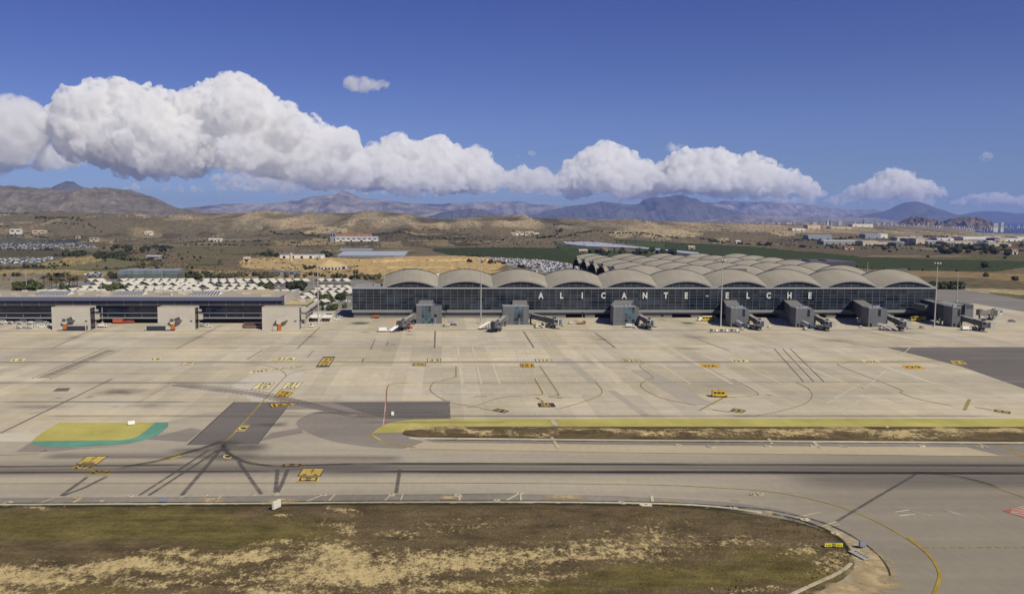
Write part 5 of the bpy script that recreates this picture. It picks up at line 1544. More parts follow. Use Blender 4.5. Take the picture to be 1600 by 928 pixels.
# ------------------------------------------------------------------ passenger bridges
TUN = M("bridge_tunnel_grey", (0.165, 0.16, 0.148), 0.55, 0.1, 0.35, 0.08, 1.0)
TUNR = M("bridge_roof_pale", (0.36, 0.345, 0.30), 0.6, 0.0, 0.3, 0.1, 0.6)
TUND = M("bridge_dark_steel", (0.09, 0.09, 0.088), 0.6, 0.2)
CABM = M("bridge_cab_pale", (0.40, 0.40, 0.37), 0.5, 0.0, 0.35, 0.08)
CABD = M("bridge_cab_grey", (0.13, 0.13, 0.13), 0.6)
RUBB = M("rubber", (0.025, 0.025, 0.027), 0.9)
def jet_bridge(label, s_px, s_py, e_px, e_py, cab_rot=0.0, dark=False, zs=5.2, ze=4.2):
    """from the rotunda (ground pixel) to the cab (ground pixel of its wheels)"""
    a, c = G(s_px, s_py), G(e_px, e_py)
    d = (c - a); Ln = d.length; ang = math.atan2(d.y, d.x)
    r = thing("jet_bridge", label, "jet bridge", a, ang, group="passenger bridges at the terminal gates")
    mb = MB(); mb.cyl((0, 0, zs - 1.9), (0, 0, zs + 1.7), 2.0, 2.0, 12); mb.cyl((0, 0, zs + 1.703), (0, 0, zs + 2.1), 2.2, 0.6, 12); rt = mb.build("rotunda", TUN, r)
    mb = MB(); mb.cyl((0, 0, 0), (0, 0, zs - 1.91), 0.55, 0.55, 10); mb.box(-0.9, 0.9, -0.9, 0.9, 0.02, 0.3); mb.build("column", TUND, r)
    m1 = Ln * 0.52
    zm = zs + (ze - zs) * 0.5
    mb = MB(); mb.beam((1.6, 0, zs), (m1 + 1.5, 0, zm), 2.5, 2.6); t1 = mb.build("inner_tunnel", TUN, r)
    mb = MB(); mb.beam((m1 + 1.3, 0, zm + 0.05), (Ln - 0.5, 0, ze + 0.05), 3.1, 3.2); t2 = mb.build("outer_tunnel", TUN, r)
    mb = MB(); mb.beam((1.8, 0, zs + 1.36), (m1 + 1.3, 0, zm + 1.36), 2.2, 0.12); mb.build("tunnel_roof", TUNR, t1)
    mb = MB(); mb.beam((m1 + 1.5, 0, zm + 1.72), (Ln - 0.7, 0, ze + 1.72), 2.8, 0.12); mb.build("tunnel_roof", TUNR, t2)
    mb = MB()
    for yy in (-1.6, 1.6):
        for k in range(7):
            x = m1 + 2.2 + (Ln - m1 - 3.5) * k / 6; z = zm + (ze - zm) * (x - m1) / (Ln - m1)
            mb.box(x - 0.08, x + 0.08, yy - 0.06, yy + 0.06, z - 1.4, z + 1.5)
    mb.build("tunnel_ribs", TUND, t2)
    # bogie
    bx = Ln - 4.0
    mb = MB(); mb.box(bx - 0.5, bx + 0.5, -1.7, -1.2, 0.9, ze - 1.5); mb.box(bx - 0.5, bx + 0.5, 1.2, 1.7, 0.9, ze - 1.5); mb.box(bx - 0.6, bx + 0.6, -1.7, 1.7, 0.6, 0.9)
    for yy in (-1.45, 1.45):
        mb.beam((bx - 5.5, yy, ze - 1.2), (bx - 0.3, yy, 0.8), 0.3, 0.3); mb.beam((bx + 2.6, yy, ze - 1.5), (bx + 0.3, yy, 0.8), 0.25, 0.25)
    mb.box(bx - 1.6, bx + 1.6, -1.0, 1.0, 1.0, 1.7)
    bg_ = mb.build("bogie", TUND, r)
    mb = MB(); mb.beam((2.0, 0, zs - 1.5), (Ln - 1, 0, ze - 1.75), 0.9, 0.35); mb.build("cable_tray", TUND, r)
    mb = MB(); mb.box(Ln - 3.2, Ln - 1.6, -0.7, 0.7, ze + 1.8, ze + 2.6); mb.box(Ln - 1.2, Ln - 0.9, -0.1, 0.1, ze + 1.8, ze + 3.2); mb.build("roof_unit", TUND, r)
    for yy in (-1.25, 1.25):
        mb = MB(); mb.cyl((bx, yy - 0.35, 0.62), (bx, yy + 0.35, 0.62), 0.62, 0.62, 12); mb.build("wheel", RUBB, bg_)
    # cab
    ca = MB()
    R = Matrix.Rotation(cab_rot, 3, 'Z')
    ctr = Vector((Ln + 1.0, 0, ze))
    def T(p):
        q = R @ Vector(p); return (ctr.x + q.x, ctr.y + q.y, ctr.z + q.z)
    oct_ = [(-2.2, -1.2), (-1.2, -2.1), (1.4, -2.1), (2.0, -1.4), (2.0, 1.4), (1.4, 2.1), (-1.2, 2.1), (-2.2, 1.2)]
    n8 = len(oct_)
    ca.mesh([T((x, y, -1.7)) for x, y in oct_] + [T((x, y, 1.8)) for x, y in oct_], [tuple(range(n8 - 1, -1, -1)), tuple(range(n8, 2 * n8))] + [(k, (k + 1) % n8, n8 + (k + 1) % n8, n8 + k) for k in range(n8)])
    cb = ca.build("cab", CABD if dark else CABM, r)
    be = MB()
    for k in range(5):
        x = 2.05 + k * 0.36; h = 1.9 if k % 2 else 1.7
        be.mesh([T((x, -1.75, -1.5)), T((x + 0.34, -1.75, -1.5)), T((x + 0.34, 1.75, -1.5)), T((x, 1.75, -1.5)), T((x, -1.75, h)), T((x + 0.34, -1.75, h)), T((x + 0.34, 1.75, h)), T((x, 1.75, h))],
                [(0,3,2,1),(4,5,6,7),(0,1,5,4),(1,2,6,5),(2,3,7,6),(3,0,4,7)])
    be.build("bellows", TUND if dark else M("bellows_canvas", (0.30,0.30,0.285), 0.8), cb)
    wn = MB(); wn.mesh([T((-1.0, -2.13, 0.1)), T((1.2, -2.13, 0.1)), T((1.2, -2.13, 1.3)), T((-1.0, -2.13, 1.3))], [(0, 1, 2, 3)])
    wn.mesh([T((-1.0, 2.13, 0.1)), T((1.2, 2.13, 0.1)), T((1.2, 2.13, 1.3)), T((-1.0, 2.13, 1.3))], [(3, 2, 1, 0)]); wn.build("cab_window", NAVYG, cb)
    # service stair beside the cab
    st = MB(); st.beam((Ln - 1.5, -2.4, ze - 1.6), (Ln - 5.5, -2.4, 0.25), 0.9, 0.25)
    for k in range(4):
        f = k / 3; st.cyl((Ln - 1.5 - 4 * f, -2.8, ze - 1.6 + (0.25 - ze + 1.6) * f), (Ln - 1.5 - 4 * f, -2.8, ze - 0.6 + (0.25 - ze + 1.6) * f), 0.05, 0.05, 5)
    st.build("stair", CABM, r)
    return r
jet_bridge("dark cabbed passenger bridge pointing left from the leftmost gate building", 646, 507, 629, 517, -0.3, dark=True, zs=5.4, ze=4.4)
jet_bridge("passenger bridge leaving the left side of the second gate building", 789, 509.5, 777, 519, -0.6, dark=True, zs=5.4, ze=4.4)
jet_bridge("longest passenger bridge leaving the right side of the second gate building", 829, 506, 870, 513.5, 0.35)
jet_bridge("passenger bridge below the letters N and T", 998, 507, 1016, 515, 0.5)
jet_bridge("passenger bridge beside the gate building right of the bus", 1170, 507.5, 1188, 516, 0.55)
jet_bridge("passenger bridge below the last letter E of the facade", 1273, 508, 1294, 517, 0.55)
jet_bridge("passenger bridge over a red and white striped stair", 1385, 508, 1411, 517, 0.4)
jet_bridge("front passenger bridge at the terminal's far right corner", 1502, 510, 1540, 518, 0.3)
jet_bridge("rear passenger bridge behind the terminal's far right corner", 1530, 501, 1556, 500, 0.25, zs=5.6, ze=5.0)

def fixed_stair(label, px, py):
    a = G(px, py)
    r = thing("stair_tunnel", label, "stair tunnel", a, 0, group="covered stair tunnels beside the right gate buildings")
    mb = MB(); mb.beam((0.5, 4.0, 5.0), (-5.0, 1.5, 3.4), 2.3, 2.5); mb.build("upper_flight", M("blue_grey_metal", (0.255,0.27,0.31), 0.4, 0.2), r)
    mb = MB(); mb.beam((-5.4, 1.6, 3.5), (-2.2, -4.5, 1.3), 2.3, 2.4); mb.build("lower_flight", M("pale_blue_metal", (0.33,0.35,0.39), 0.4, 0.2), r)
    mb = MB(); mb.box(-3.2, 0.2, -7.0, -4.6, 0.1, 2.9); mb.build("porch", TEALG, r)
    mb = MB(); mb.cyl((-5.3, 2.0, 0), (-5.3, 2.0, 2.2), 0.35, 0.35, 8); mb.build("pillar", FASC, r)
fixed_stair("blue grey covered stair tunnel right of the yellow and white bus", 1163, 511)
fixed_stair("blue grey covered stair tunnel below the last letters of the facade", 1266, 511.5)

def old_bridge(label, px, flip):
    y = G(CX, 516).y - 1.0
    x = Xat(px, 516, y)
    r = thing("fixed_bridge", label, "boarding bridge", (x, y, 0), group="short boarding bridges of the old terminal")
    NAVY = M("navy_panel", (0.035, 0.04, 0.065), 0.4, 0.1); OR = M("orange_base", (0.40, 0.13, 0.035), 0.6)
    mb = MB(); mb.beam((0.5, 0.6, 6.2), (4.6, -4.0 + 4.6, 7.9), 2.4, 3.0); t = mb.build("sloping_tunnel", WHITEW, r)
    mb = MB(); mb.beam((1.1, -0.7, 6.1), (4.3, -0.7, 7.5), 0.12, 2.0); mb.build("tunnel_window", PANELD, t)
    mb = MB(); mb.box(-1.6, 0.9, -1.4, 1.2, 4.0, 7.6); cb = mb.build("cab", M("beige_cab", (0.45,0.42,0.34), 0.7), r)
    mb = MB(); mb.box(-1.4, 0.7, -1.46, -1.403, 5.4, 7.2); mb.build("cab_window", PANELD, cb)
    mb = MB(); mb.box(-0.9, 0.8, -1.2, 0.8, 0.5, 3.99); mb.build("pedestal", OR, r)
    for yy in (-1.0, 0.6):
        mb = MB(); mb.cyl((-0.9, yy, 0.45), (0.8, yy, 0.45), 0.45, 0.45, 10); mb.build("wheel", RUBB, r)
    mb = MB(); mb.box(-4.0, -1.2, -2.2, -0.4, 0.7, 2.6); mb.box(-3.6, -2.4, -2.0, -0.6, 2.6, 3.3); mb.build("white_unit", WHITEW, r)
    s = -1 if flip else 1
    g = thing("ground_gallery", ("navy glazed ground gallery left of the middle gate block's bridge" if flip else "navy glazed ground gallery right of the leftmost gate block's bridge"), "gallery", (x + s * 1.2, y + 0.4, 0), group="navy ground galleries of the old terminal")
    x0, x1 = (0.5, 11.5) if not flip else (-15, -0.5)
    mb = MB(); mb.box(x0, x1, -1.6, 0.6, 0.5, 2.9); mb.build("wall", NAVY, g)
    mb = MB(); mb.box(x0 - 0.1, x1 + 0.1, -1.7, 0.7, 2.903, 3.2); mb.build("roof", WHITEW, g)
    mb = MB(); mb.box(x1 - 0.5 if not flip else x0, x1 if not flip else x0 + 0.5, -1.72, -1.603, 0, 2.9); mb.build("end_frame", WHITEW, g)
    for xx in (x0 + 0.8, x1 - 0.8):
        mb = MB(); mb.box(xx - 0.2, xx + 0.2, -1.0, -0.2, 0, 0.5); mb.build("foot", RUBB, g)
old_bridge("boarding bridge with orange pedestal before the leftmost pale gate block", 103, False)
old_bridge("boarding bridge with orange pedestal before the middle pale gate block", 271, True)
y = G(CX, 516).y - 1.0
r = thing("fixed_bridge", "boarding bridge with orange pedestal before the right end gate block", "boarding bridge", (Xat(437, 516, y), y, 0), group="short boarding bridges of the old terminal")
mb = MB(); mb.beam((0.5, 0.6, 6.2), (4.6, 0.6, 7.9), 2.4, 3.0); mb.build("sloping_tunnel", WHITEW, r)
mb = MB(); mb.box(-1.6, 0.9, -1.4, 1.2, 4.0, 7.6); mb.build("cab", M("beige_cab", (0.45,0.42,0.34)), r)
mb = MB(); mb.box(-0.9, 0.8, -1.2, 0.8, 0.0, 3.99); mb.build("pedestal", M("orange_base", (0.40,0.13,0.035)), r)
mb = MB(); mb.box(-3.4, -1.4, -2.2, -0.6, 0.3, 2.8); mb.build("white_unit", WHITEW, r)

# ------------------------------------------------------------------ floodlight masts and poles
MASTM = M("galvanised_mast", (0.42, 0.40, 0.36), 0.5, 0.2, 0.4, 0.05)
def mast(label, px, pyb, pyt, Y=None, lamps=True, r0=0.42):
    y = Y or G(CX, pyb).y
    z0 = 0.0
    x = Xat(px, pyb, y); zt = Zat(pyt, y)
    r = thing("light_mast", label, "light mast", (x, y, z0))
    mb = MB(); mb.cyl((0, 0, 0), (0, 0, zt), r0, r0 * 0.5, 10); mb.build("pole", MASTM, r)
    mb = MB(); mb.box(-0.8, 0.8, -0.8, 0.8, 0.01, 0.5); mb.build("base", CURB, r)
    if lamps:
        mb = MB(); mb.cyl((0, 0, zt - 0.5), (0, 0, zt - 0.2), 1.5, 1.5, 12); mb.cyl((0, 0, zt - 1.8), (0, 0, zt - 1.6), 1.1, 1.1, 12)
        for k in range(4):
            t = k * math.pi / 2; mb.cyl((1.3 * math.cos(t), 1.3 * math.sin(t), zt - 1.8), (1.3 * math.cos(t), 1.3 * math.sin(t), zt), 0.07, 0.07, 5)
        h = mb.build("head_frame", TUND, r)
        for k in range(6):
            t = k * math.pi / 3
            mb = MB(); cxx, cyy = 1.6 * math.cos(t), 1.6 * math.sin(t)
            mb.box(cxx - 0.4, cxx + 0.4, cyy - 0.3, cyy + 0.3, zt - 0.9, zt - 0.1); mb.build("floodlight", M("floodlight_grey", (0.5,0.49,0.46), 0.4), h)
    return r
mast("tall floodlight mast between the old terminal and the glass terminal", 497.5, 505.5, 401)
mast("tall floodlight mast in front of the glass facade left of the lettering", 751.3, 505.5, 404)
mast("tall floodlight mast in front of the facade near the hyphen", 1126, 510, 405)
mast("tall floodlight mast at the far right corner of the terminal", 1459.7, 510.5, 410)
mast("slim lampless mast between the two pale gate blocks at left", 160.3, 505, 442, lamps=False, r0=0.33)
mast("slim pole just left of the tall mast between the terminals", 490.5, 470, 428, Y=620, lamps=False, r0=0.3)
mast("slim light pole on the road beyond the terminal's right end", 1495, 467, 425, Y=670, lamps=False, r0=0.35)
mast("slim pole beyond the old terminal near the palm trees", 41.5, 452, 421, Y=760, lamps=False, r0=0.35)
mast("slim pole in front of the pale glass clad hall", 254, 458, 425, Y=740, lamps=False, r0=0.33)
mast("slim pole above the green orchard beyond the right vaults", 1355.5, 424, 409.5, Y=1050, lamps=False, r0=0.4)
def guide_sign(px, pyb, pyt, label):
    y = G(CX, pyb).y; x = Xat(px, pyb, y); zt = Zat(pyt, y)
    r = thing("guidance_board", label, "docking board", (x, y, 0), group="docking guidance boards before the gates")
    mb = MB(); mb.cyl((0, 0, 0), (0, 0, zt - 2.2), 0.14, 0.14, 8); mb.build("pole", WHITEW, r)
    mb = MB(); mb.box(-0.9, 0.9, -0.3, 0.3, zt - 2.2, zt - 0.5); mb.build("board", VOID, r)
    mb = MB(); mb.cyl((0, 0, zt - 0.5), (0, 0, zt), 0.2, 0.1, 6); mb.build("finial", TUND, r)
guide_sign(680.3, 506.8, 490, "dark docking board on a white pole before the leftmost gate building")
guide_sign(909.8, 503, 487, "dark docking board on a white pole below the letter I")
guide_sign(1034.5, 500, 489.5, "dark docking board on a white pole left of the yellow and white bus")
guide_sign(811, 508, 491, "dark docking board before the second gate building's glass stripe")

# ------------------------------------------------------------------ vehicles and stand equipment
TYRE = RUBB
WIN = M("vehicle_window", (0.015, 0.018, 0.024), 0.1, 0, 0.6, 0.0)
def paint(name, c):
    return M("paint_" + name, c, 0.35, 0.0, 0.5, 0.03)
def wheels(mb, xs, w, r, root, name="wheel"):
    for x in xs:
        for s in (-1, 1):
            m = MB(); m.cyl((x, s * (w / 2 - 0.18), r), (x, s * (w / 2 + 0.02), r), r, r, 10); m.build(name, TYRE, root)
def car(label, px, py, rz, col, name="parked_car", cat="car", group=None, van=False, sc=1.0):
    p = G(px, py); p.z = 0.03
    r = thing(name, label, cat, p, rz, group)
    if van:
        Lh, W, H = 2.5, 1.95, 2.15
        prof = [(-Lh,0.35),(Lh,0.35),(Lh+0.02,0.95),(Lh-0.25,1.15),(Lh-0.95,H-0.1),(Lh-1.3,H),(-Lh+0.1,H),(-Lh,H-0.2)]
        win = [(Lh-1.0,1.2),(Lh-0.62,1.2),(Lh-1.08,H-0.25),(Lh-1.2,H-0.25)]
    else:
        Lh, W, H = 2.15, 1.78, 1.45
        prof = [(-Lh,0.3),(Lh,0.3),(Lh,0.7),(Lh-0.9,0.9),(Lh-1.6,H),(-Lh+0.9,H),(-Lh+0.2,0.95),(-Lh,0.85)]
    mb = MB(); mb.profile(prof, -W / 2, W / 2); b_ = mb.build("body", paint(*col), r)
    g = MB()
    for s in (-1, 1):
        yy = s * (W / 2 + 0.012)
        if van:
            for xa, xb in ((-Lh+0.3,-Lh+1.3),(-Lh+1.5,-Lh+2.6),(-Lh+2.8,Lh-1.15)):
                g.box(xa, xb, min(yy, s*W/2), max(yy, s*W/2), 1.2, H - 0.3)
        else:
            g.mesh([(-Lh+0.55,yy,0.92),(Lh-1.1,yy,0.92),(Lh-1.65,yy,H-0.1),(-Lh+0.95,yy,H-0.1)], [(0,1,2,3),(3,2,1,0)])
    if van:
        g.mesh([(Lh-0.3,-W/2+0.15,1.17),(Lh-0.3,W/2-0.15,1.17),(Lh-0.93,W/2-0.15,H-0.14),(Lh-0.93,-W/2+0.15,H-0.14)], [(0,1,2,3)])
        g.v = [(x + (0.03 if i >= len(g.v) - 4 else 0), y, z + (0.03 if i >= len(g.v) - 4 else 0)) for i, (x, y, z) in enumerate(g.v)]
    else:
        g.mesh([(Lh-0.92,-W/2+0.1,0.93),(Lh-0.92,W/2-0.1,0.93),(Lh-1.57,W/2-0.15,H-0.04),(Lh-1.57,-W/2+0.15,H-0.04)], [(0,1,2,3)])
    g.build("window", WIN, r)
    wheels(None, (-Lh + 0.75, Lh - 0.8), W, 0.34, r)
    for s in (-1, 1):
        m = MB(); m.box(Lh - 0.02, Lh + 0.03, s * 0.62 - 0.18, s * 0.62 + 0.18, 0.6, 0.78); m.build("headlight", M("lamp_glass", (0.7,0.7,0.65), 0.2), r)
    if sc != 1.0: r.scale = (sc,) * 3
    return r
YV = ("yellow", (0.55, 0.38, 0.02)); WV = ("white", (0.72, 0.71, 0.68)); RV = ("red", (0.38, 0.06, 0.03)); GV = ("silver", (0.42, 0.43, 0.44)); DV = ("dark", (0.05, 0.055, 0.065)); BV = ("blue", (0.06, 0.10, 0.22))
vn = car("yellow airport van with black windows alone on the open apron", 1124.5, 620, -0.12, YV, "van", "van", van=True, sc=1.12)
m = MB(); m.box(-0.4, 0.3, -0.6, 0.6, 2.153, 2.32); m.build("roof_beacon", M("beacon_orange", (0.5,0.2,0.02), 0.3), vn)
m = MB(); m.box(-2.56, 2.54, -0.99, 0.99, 0.30, 0.48); m.build("bumper", TUND, vn)
def bus(label, px, py, rz, body, front, Ln=11.5, H=3.1):
    p = G(px, py); p.z = 0.03
    r = thing("apron_bus", label, "bus", p, rz)
    mb = MB(); mb.box(-Ln/2, Ln/2 - 2.4, -1.3, 1.3, 0.45, H); mb.build("body", paint(*body), r)
    mb = MB(); mb.profile([(Ln/2-2.397,0.45),(Ln/2,0.45),(Ln/2,1.3),(Ln/2-0.5,2.5),(Ln/2-0.9,2.7),(Ln/2-2.397,2.7)], -1.25, 1.25); mb.build("cab", paint(*front), r)
    for s in (-1, 1):
        for k in range(4):
            x = -Ln/2 + 0.9 + k * 2.1
            mb = MB(); mb.box(x, x + 1.6, min(s*1.303, s*1.33), max(s*1.303, s*1.33), 1.75, 2.65); mb.build("window", WIN, r)
    mb = MB(); mb.mesh([(Ln/2+0.02,-1.1,1.35),(Ln/2+0.02,1.1,1.35),(Ln/2-0.46,1.1,2.5),(Ln/2-0.46,-1.1,2.5)], [(0,1,2,3)]); mb.build("windscreen", WIN, r)
    mb = MB(); mb.box(-Ln/2 + 0.1, Ln/2 - 2.5, -1.2, 1.2, H + 0.003, H + 0.2); mb.build("roof", paint(*front), r)
    wheels(None, (-Ln/2 + 2.0, Ln/2 - 2.0), 2.6, 0.5, r)
bus("yellow and white bus parked under the terminal facade", 1104, 501.5, math.pi, YV, WV)
bus("yellow bus in the shade under the right gate buildings", 1433, 501.5, math.pi, YV, ("dull_yellow", (0.42,0.30,0.03)), 9.5, 2.9)
def stairs(label, px, py, rz, deck, side, H=3.6):
    """mobile passenger stair: sloping flight on a small wheeled frame with a drawbar cab"""
    p = G(px, py); p.z = 0.03
    r = thing("mobile_stair", label, "mobile stair", p, rz, "mobile passenger stairs at the stands")
    mb = MB(); mb.beam((-3.4, 0, 0.5), (2.4, 0, H), 1.5, 0.25)
    for k in range(12):
        f = (k + 0.5) / 12; x = -3.4 + 5.8 * f; z = 0.5 + (H - 0.5) * f; mb.box(x - 0.2, x + 0.2, -0.7, 0.7, z + 0.1, z + 0.28)
    mb.box(2.3, 4.0, -0.85, 0.85, H - 0.15, H + 0.05); mb.build("flight", paint(*deck), r)
    for s in (-1, 1):
        mb = MB(); mb.beam((-3.4, s * 0.85, 1.05), (2.4, s * 0.85, H + 0.55), 0.08, 1.0); mb.box(2.41, 4.0, s * 0.85 - 0.04, s * 0.85 + 0.04, H + 0.06, H + 1.05); mb.build("side_panel", paint(*side), r)
    mb = MB(); mb.box(-2.8, 3.2, -0.75, 0.75, 0.4, 0.75)
    for x in (0.8, 2.6): mb.cyl((x, 0.5, 0.7), (x, 0.5, H - 0.3), 0.09, 0.09, 6); mb.cyl((x, -0.5, 0.7), (x, -0.5, H - 0.3), 0.09, 0.09, 6)
    mb.build("chassis", TUND, r)
    wheels(None, (-2.2, 2.4), 1.5, 0.38, r)
stairs("white mobile stair beside the dark cab of the leftmost bridge", 618, 518.5, math.radians(35), WV, WV)
stairs("white mobile stair standing alone right of the leftmost gate building", 707, 508, math.radians(160), WV, GV, 3.0)
stairs("mobile stair with red steps left of the second gate building", 757, 514.5, math.radians(15), ("dull_red", (0.30,0.08,0.06)), WV)
stairs("red and white striped mobile stair under the seventh bridge", 1383, 516.5, math.radians(145), ("stair_red", (0.34,0.07,0.055)), WV, 3.2)
stairs("red and white striped mobile stair beside its twin under a bridge", 1393, 517, math.radians(145), ("stair_red", (0.34,0.07,0.055)), WV, 3.0)
def truck(label, px, py, rz, cabc, boxc, Ln=6.5, boxh=2.7, flat=False, name="service_truck", cat="truck", group=None):
    p = G(px, py); p.z = 0.03
    r = thing(name, label, cat, p, rz, group)
    mb = MB(); mb.profile([(Ln/2-1.9,0.5),(Ln/2,0.5),(Ln/2,1.3),(Ln/2-0.35,2.15),(Ln/2-1.9,2.15)], -1.05, 1.05); c = mb.build("cab", paint(*cabc), r)
    mb = MB(); mb.mesh([(Ln/2+0.01,-0.9,1.35),(Ln/2+0.01,0.9,1.35),(Ln/2-0.31,0.9,2.08),(Ln/2-0.31,-0.9,2.08)], [(0,1,2,3)])
    for s in (-1, 1): mb.box(Ln/2-1.6, Ln/2-0.5, min(s*1.053, s*1.07), max(s*1.053, s*1.07), 1.35, 2.0)
    mb.build("window", WIN, c)
    mb = MB(); mb.box(-Ln/2, Ln/2 - 1.93, -1.1, 1.1, 0.75, 1.0 if flat else boxh); mb.build("load_bed" if flat else "cargo_box", paint(*boxc), r)
    if flat:
        mb = MB(); rr = random.Random(int(px)); x = -Ln/2 + 0.3
        while x < Ln/2 - 3: 
            mb.box(x, x + 0.9, -0.8, 0.8, 1.003, rr.uniform(1.4, 2.1)); x += 1.1
        mb.build("cargo", M("mixed_load", (0.33,0.30,0.24), 0.8, var=0.6, vs_=0.8), r)
    mb = MB(); mb.box(-Ln/2 + 0.1, Ln/2 - 0.2, -0.5, 0.5, 0.4, 0.745); mb.build("chassis", TUND, r)
    wheels(None, (-Ln/2 + 1.2, Ln/2 - 1.0), 2.1, 0.42, r)
    return r
truck("red box truck under the old terminal between two gate blocks", 187, 505.5, 0.0, RV, ("red2", (0.42,0.09,0.035)), 8.0, 3.0)
truck("small dark red truck beside the larger red box truck", 204, 505, 0.0, RV, ("brown_red", (0.25,0.07,0.05)), 5.2, 2.0)
truck("red tug with a pale ramp right of the leftmost gate block", 152, 511.5, math.pi, RV, WV, 4.6, 1.9)
truck("white service truck right of the slim mast at left", 161, 511.5, 0.2, WV, ("pale_grey", (0.55,0.54,0.5)), 5.0, 2.2)
truck("loaded flatbed truck right of the middle gate block", 319, 510.5, 0.1, WV, GV, 6.4, flat=True)
truck("yellow container standing at the left edge of the middle gate block", 245, 503.5, 0.0, YV, YV, 4.4, 2.4)
truck("white catering truck left of the leftmost bridge's stair", 600, 518.5, math.radians(10), WV, WV, 6.4, 2.7)
truck("white vehicle with a raised ladder under the leftmost bridge", 640, 514, math.radians(120), RV, ("dull_red", (0.3,0.08,0.06)), 4.0, 1.6)
truck("cream ground power truck under the longest bridge", 843, 510, 0.0, ("cream", (0.52,0.48,0.36)), ("cream", (0.52,0.48,0.36)), 5.0, 2.2)
truck("pale generator cart under the longest bridge", 855, 511, 0.0, WV, ("pale_grey", (0.55,0.54,0.5)), 4.0, 1.7)
truck("white loading truck left of the bridge below N and T", 984, 511.5, 0.0, WV, ("pale_grey", (0.55,0.54,0.5)), 5.4, 2.4)
truck("cream ground power cart under the bridge right of the bus", 1172, 513, 0.3, ("cream", (0.52,0.48,0.36)), ("cream", (0.52,0.48,0.36)), 4.6, 1.9)
truck("cream ground power cart under the bridge below the last letter E", 1277, 513.5, 0.3, ("cream", (0.52,0.48,0.36)), ("cream", (0.52,0.48,0.36)), 4.6, 1.9)
truck("white service truck in front of the far right bridge", 1509, 516, 0.15, WV, WV, 6.0, 2.4)
truck("white lorry in the shade left of the sixth gate building", 1345, 505.5, 0.6, WV, WV, 5.4, 2.4)
truck("orange flatbed trailer on the apron below the letter I", 908, 506.5, 0.0, ("orange", (0.42,0.17,0.04)), ("orange", (0.42,0.17,0.04)), 6.0, 1.1)
truck("orange red loader in the recess at the terminal's left end", 587, 497.3, math.pi, ("orange", (0.42,0.17,0.04)), ("rust", (0.28,0.09,0.05)), 5.2, 2.4)
car("white van parked at the foot of the tall mast between the terminals", 488, 510.5, -1.9, WV, "van", "van", van=True)
car("white car parked beside the right end pale gate block", 472.5, 511, -1.9, WV, "parked_car", "car", group="cars parked on the apron")
car("white car in the shade beside the glass terminal's left end", 526, 500, 0.5, WV, "parked_car", "car", group="cars parked on the apron")
car("silver car behind the white service building's canopies", 530, 496, 0.6, GV, "parked_car", "car", group="cars parked on the apron")
car("small dark car alone on the apron beyond the far right bridges", 1581, 503, -0.3, ("dark_grey", (0.2,0.2,0.21)), "parked_car", "car", group="cars parked on the apron")
# white and blue tow train standing on the apron under the hyphen
r = thing("baggage_train", "short train of white and dark baggage carts on the apron under the hyphen", "baggage train", G(1131, 519), 0)
for k in range(6):
    x = -8 + k * 3.0
    mb = MB(); mb.box(x, x + 2.5, -0.9, 0.9, 0.45, 0.75); c = mb.build("cart", GV and paint(*GV), r)
    mb = MB(); mb.box(x + 0.1, x + 1.2, -0.85, 0.85, 0.753, 1.7); mb.build("canvas", paint(*(WV if k % 2 else DV)), c)
    for xx in (x + 0.5, x + 2.0):
        mb = MB(); mb.cyl((xx, -0.9, 0.24), (xx, 0.9, 0.24), 0.24, 0.24, 8); mb.build("wheel", TYRE, c)
for i, (px, py, c_, v_) in enumerate([(6,505,WV,True),(17,504.5,WV,False),(27,505.2,GV,False),(38,504.6,WV,True),(50,505,WV,False),(62,504.6,WV,True),(71,505.2,GV,False),(57,511.5,WV,False),(66,511.8,WV,True),(75,511.4,WV,False),(312,510,WV,True),(326,511,WV,False)]):
    car(("white van in the row of vehicles left of the leftmost gate block" if v_ else "%s car in the row of vehicles left of the leftmost gate block" % c_[0]) if px < 100 else ("white van right of the middle gate block" if v_ else "white car right of the middle gate block"), px, py, 0.1 * math.sin(i * 5.0), c_, "van" if v_ else "parked_car", "van" if v_ else "car", "vehicles left of the leftmost gate block" if px < 100 else None, van=v_)
# baggage dollies: one built, the rest copied
def dolly(px, py, label, group, deck=("dolly_grey", (0.25,0.25,0.25)), cover=("dolly_white", (0.62,0.61,0.58)), full=False):
    r = thing("baggage_dolly", label, "baggage dolly", G(px, py), 0.0, group)
    parts = []
    mb = MB(); mb.box(-1.5, 1.5, -0.8, 0.8, 0.4, 0.55); parts.append((mb.build("deck", paint(*deck), r), []))
    mb = MB(); mb.box(-1.5, -1.4, -0.8, 0.8, 0.553, 1.9); mb.box(1.4, 1.5, -0.8, 0.8, 0.553, 1.9); mb.box(-1.4, 1.4, -0.8, 0.8, 1.8, 1.9); 
    if full: mb.box(-1.2, 1.2, -0.7, 0.7, 0.56, 1.5)
    parts.append((mb.build("canopy", paint(*cover), r), []))
    for x in (-1.0, 1.0):
        mb = MB(); mb.cyl((x, -0.8, 0.2), (x, 0.8, 0.2), 0.2, 0.2, 8); parts.append((mb.build("wheel", TYRE, r), []))
    return r, parts
d0, dp = dolly(66, 504.5, "white covered baggage dolly beside the leftmost gate block", "baggage dollies left of the leftmost gate block")
rr = random.Random(12)
for row, (py, x0, x1, n_) in enumerate([(507, 2, 60, 4), (513.5, 30, 56, 3)]):
    for k in range(n_):
        copy_thing(d0, dp, G(x0 + (x1 - x0) * k / n_ + rr.uniform(-1, 1), py + rr.uniform(-0.4, 0.4)), rr.uniform(-0.2, 0.2))
d1, dq = dolly(383, 512, "dark loaded baggage dolly in the dense rows left of the right end gate block", "baggage dollies parked by the right end gate block", ("dolly_dark", (0.06,0.06,0.065)), ("dolly_maroon", (0.16,0.10,0.09)), True)
for p_, _ in dq:
    pass
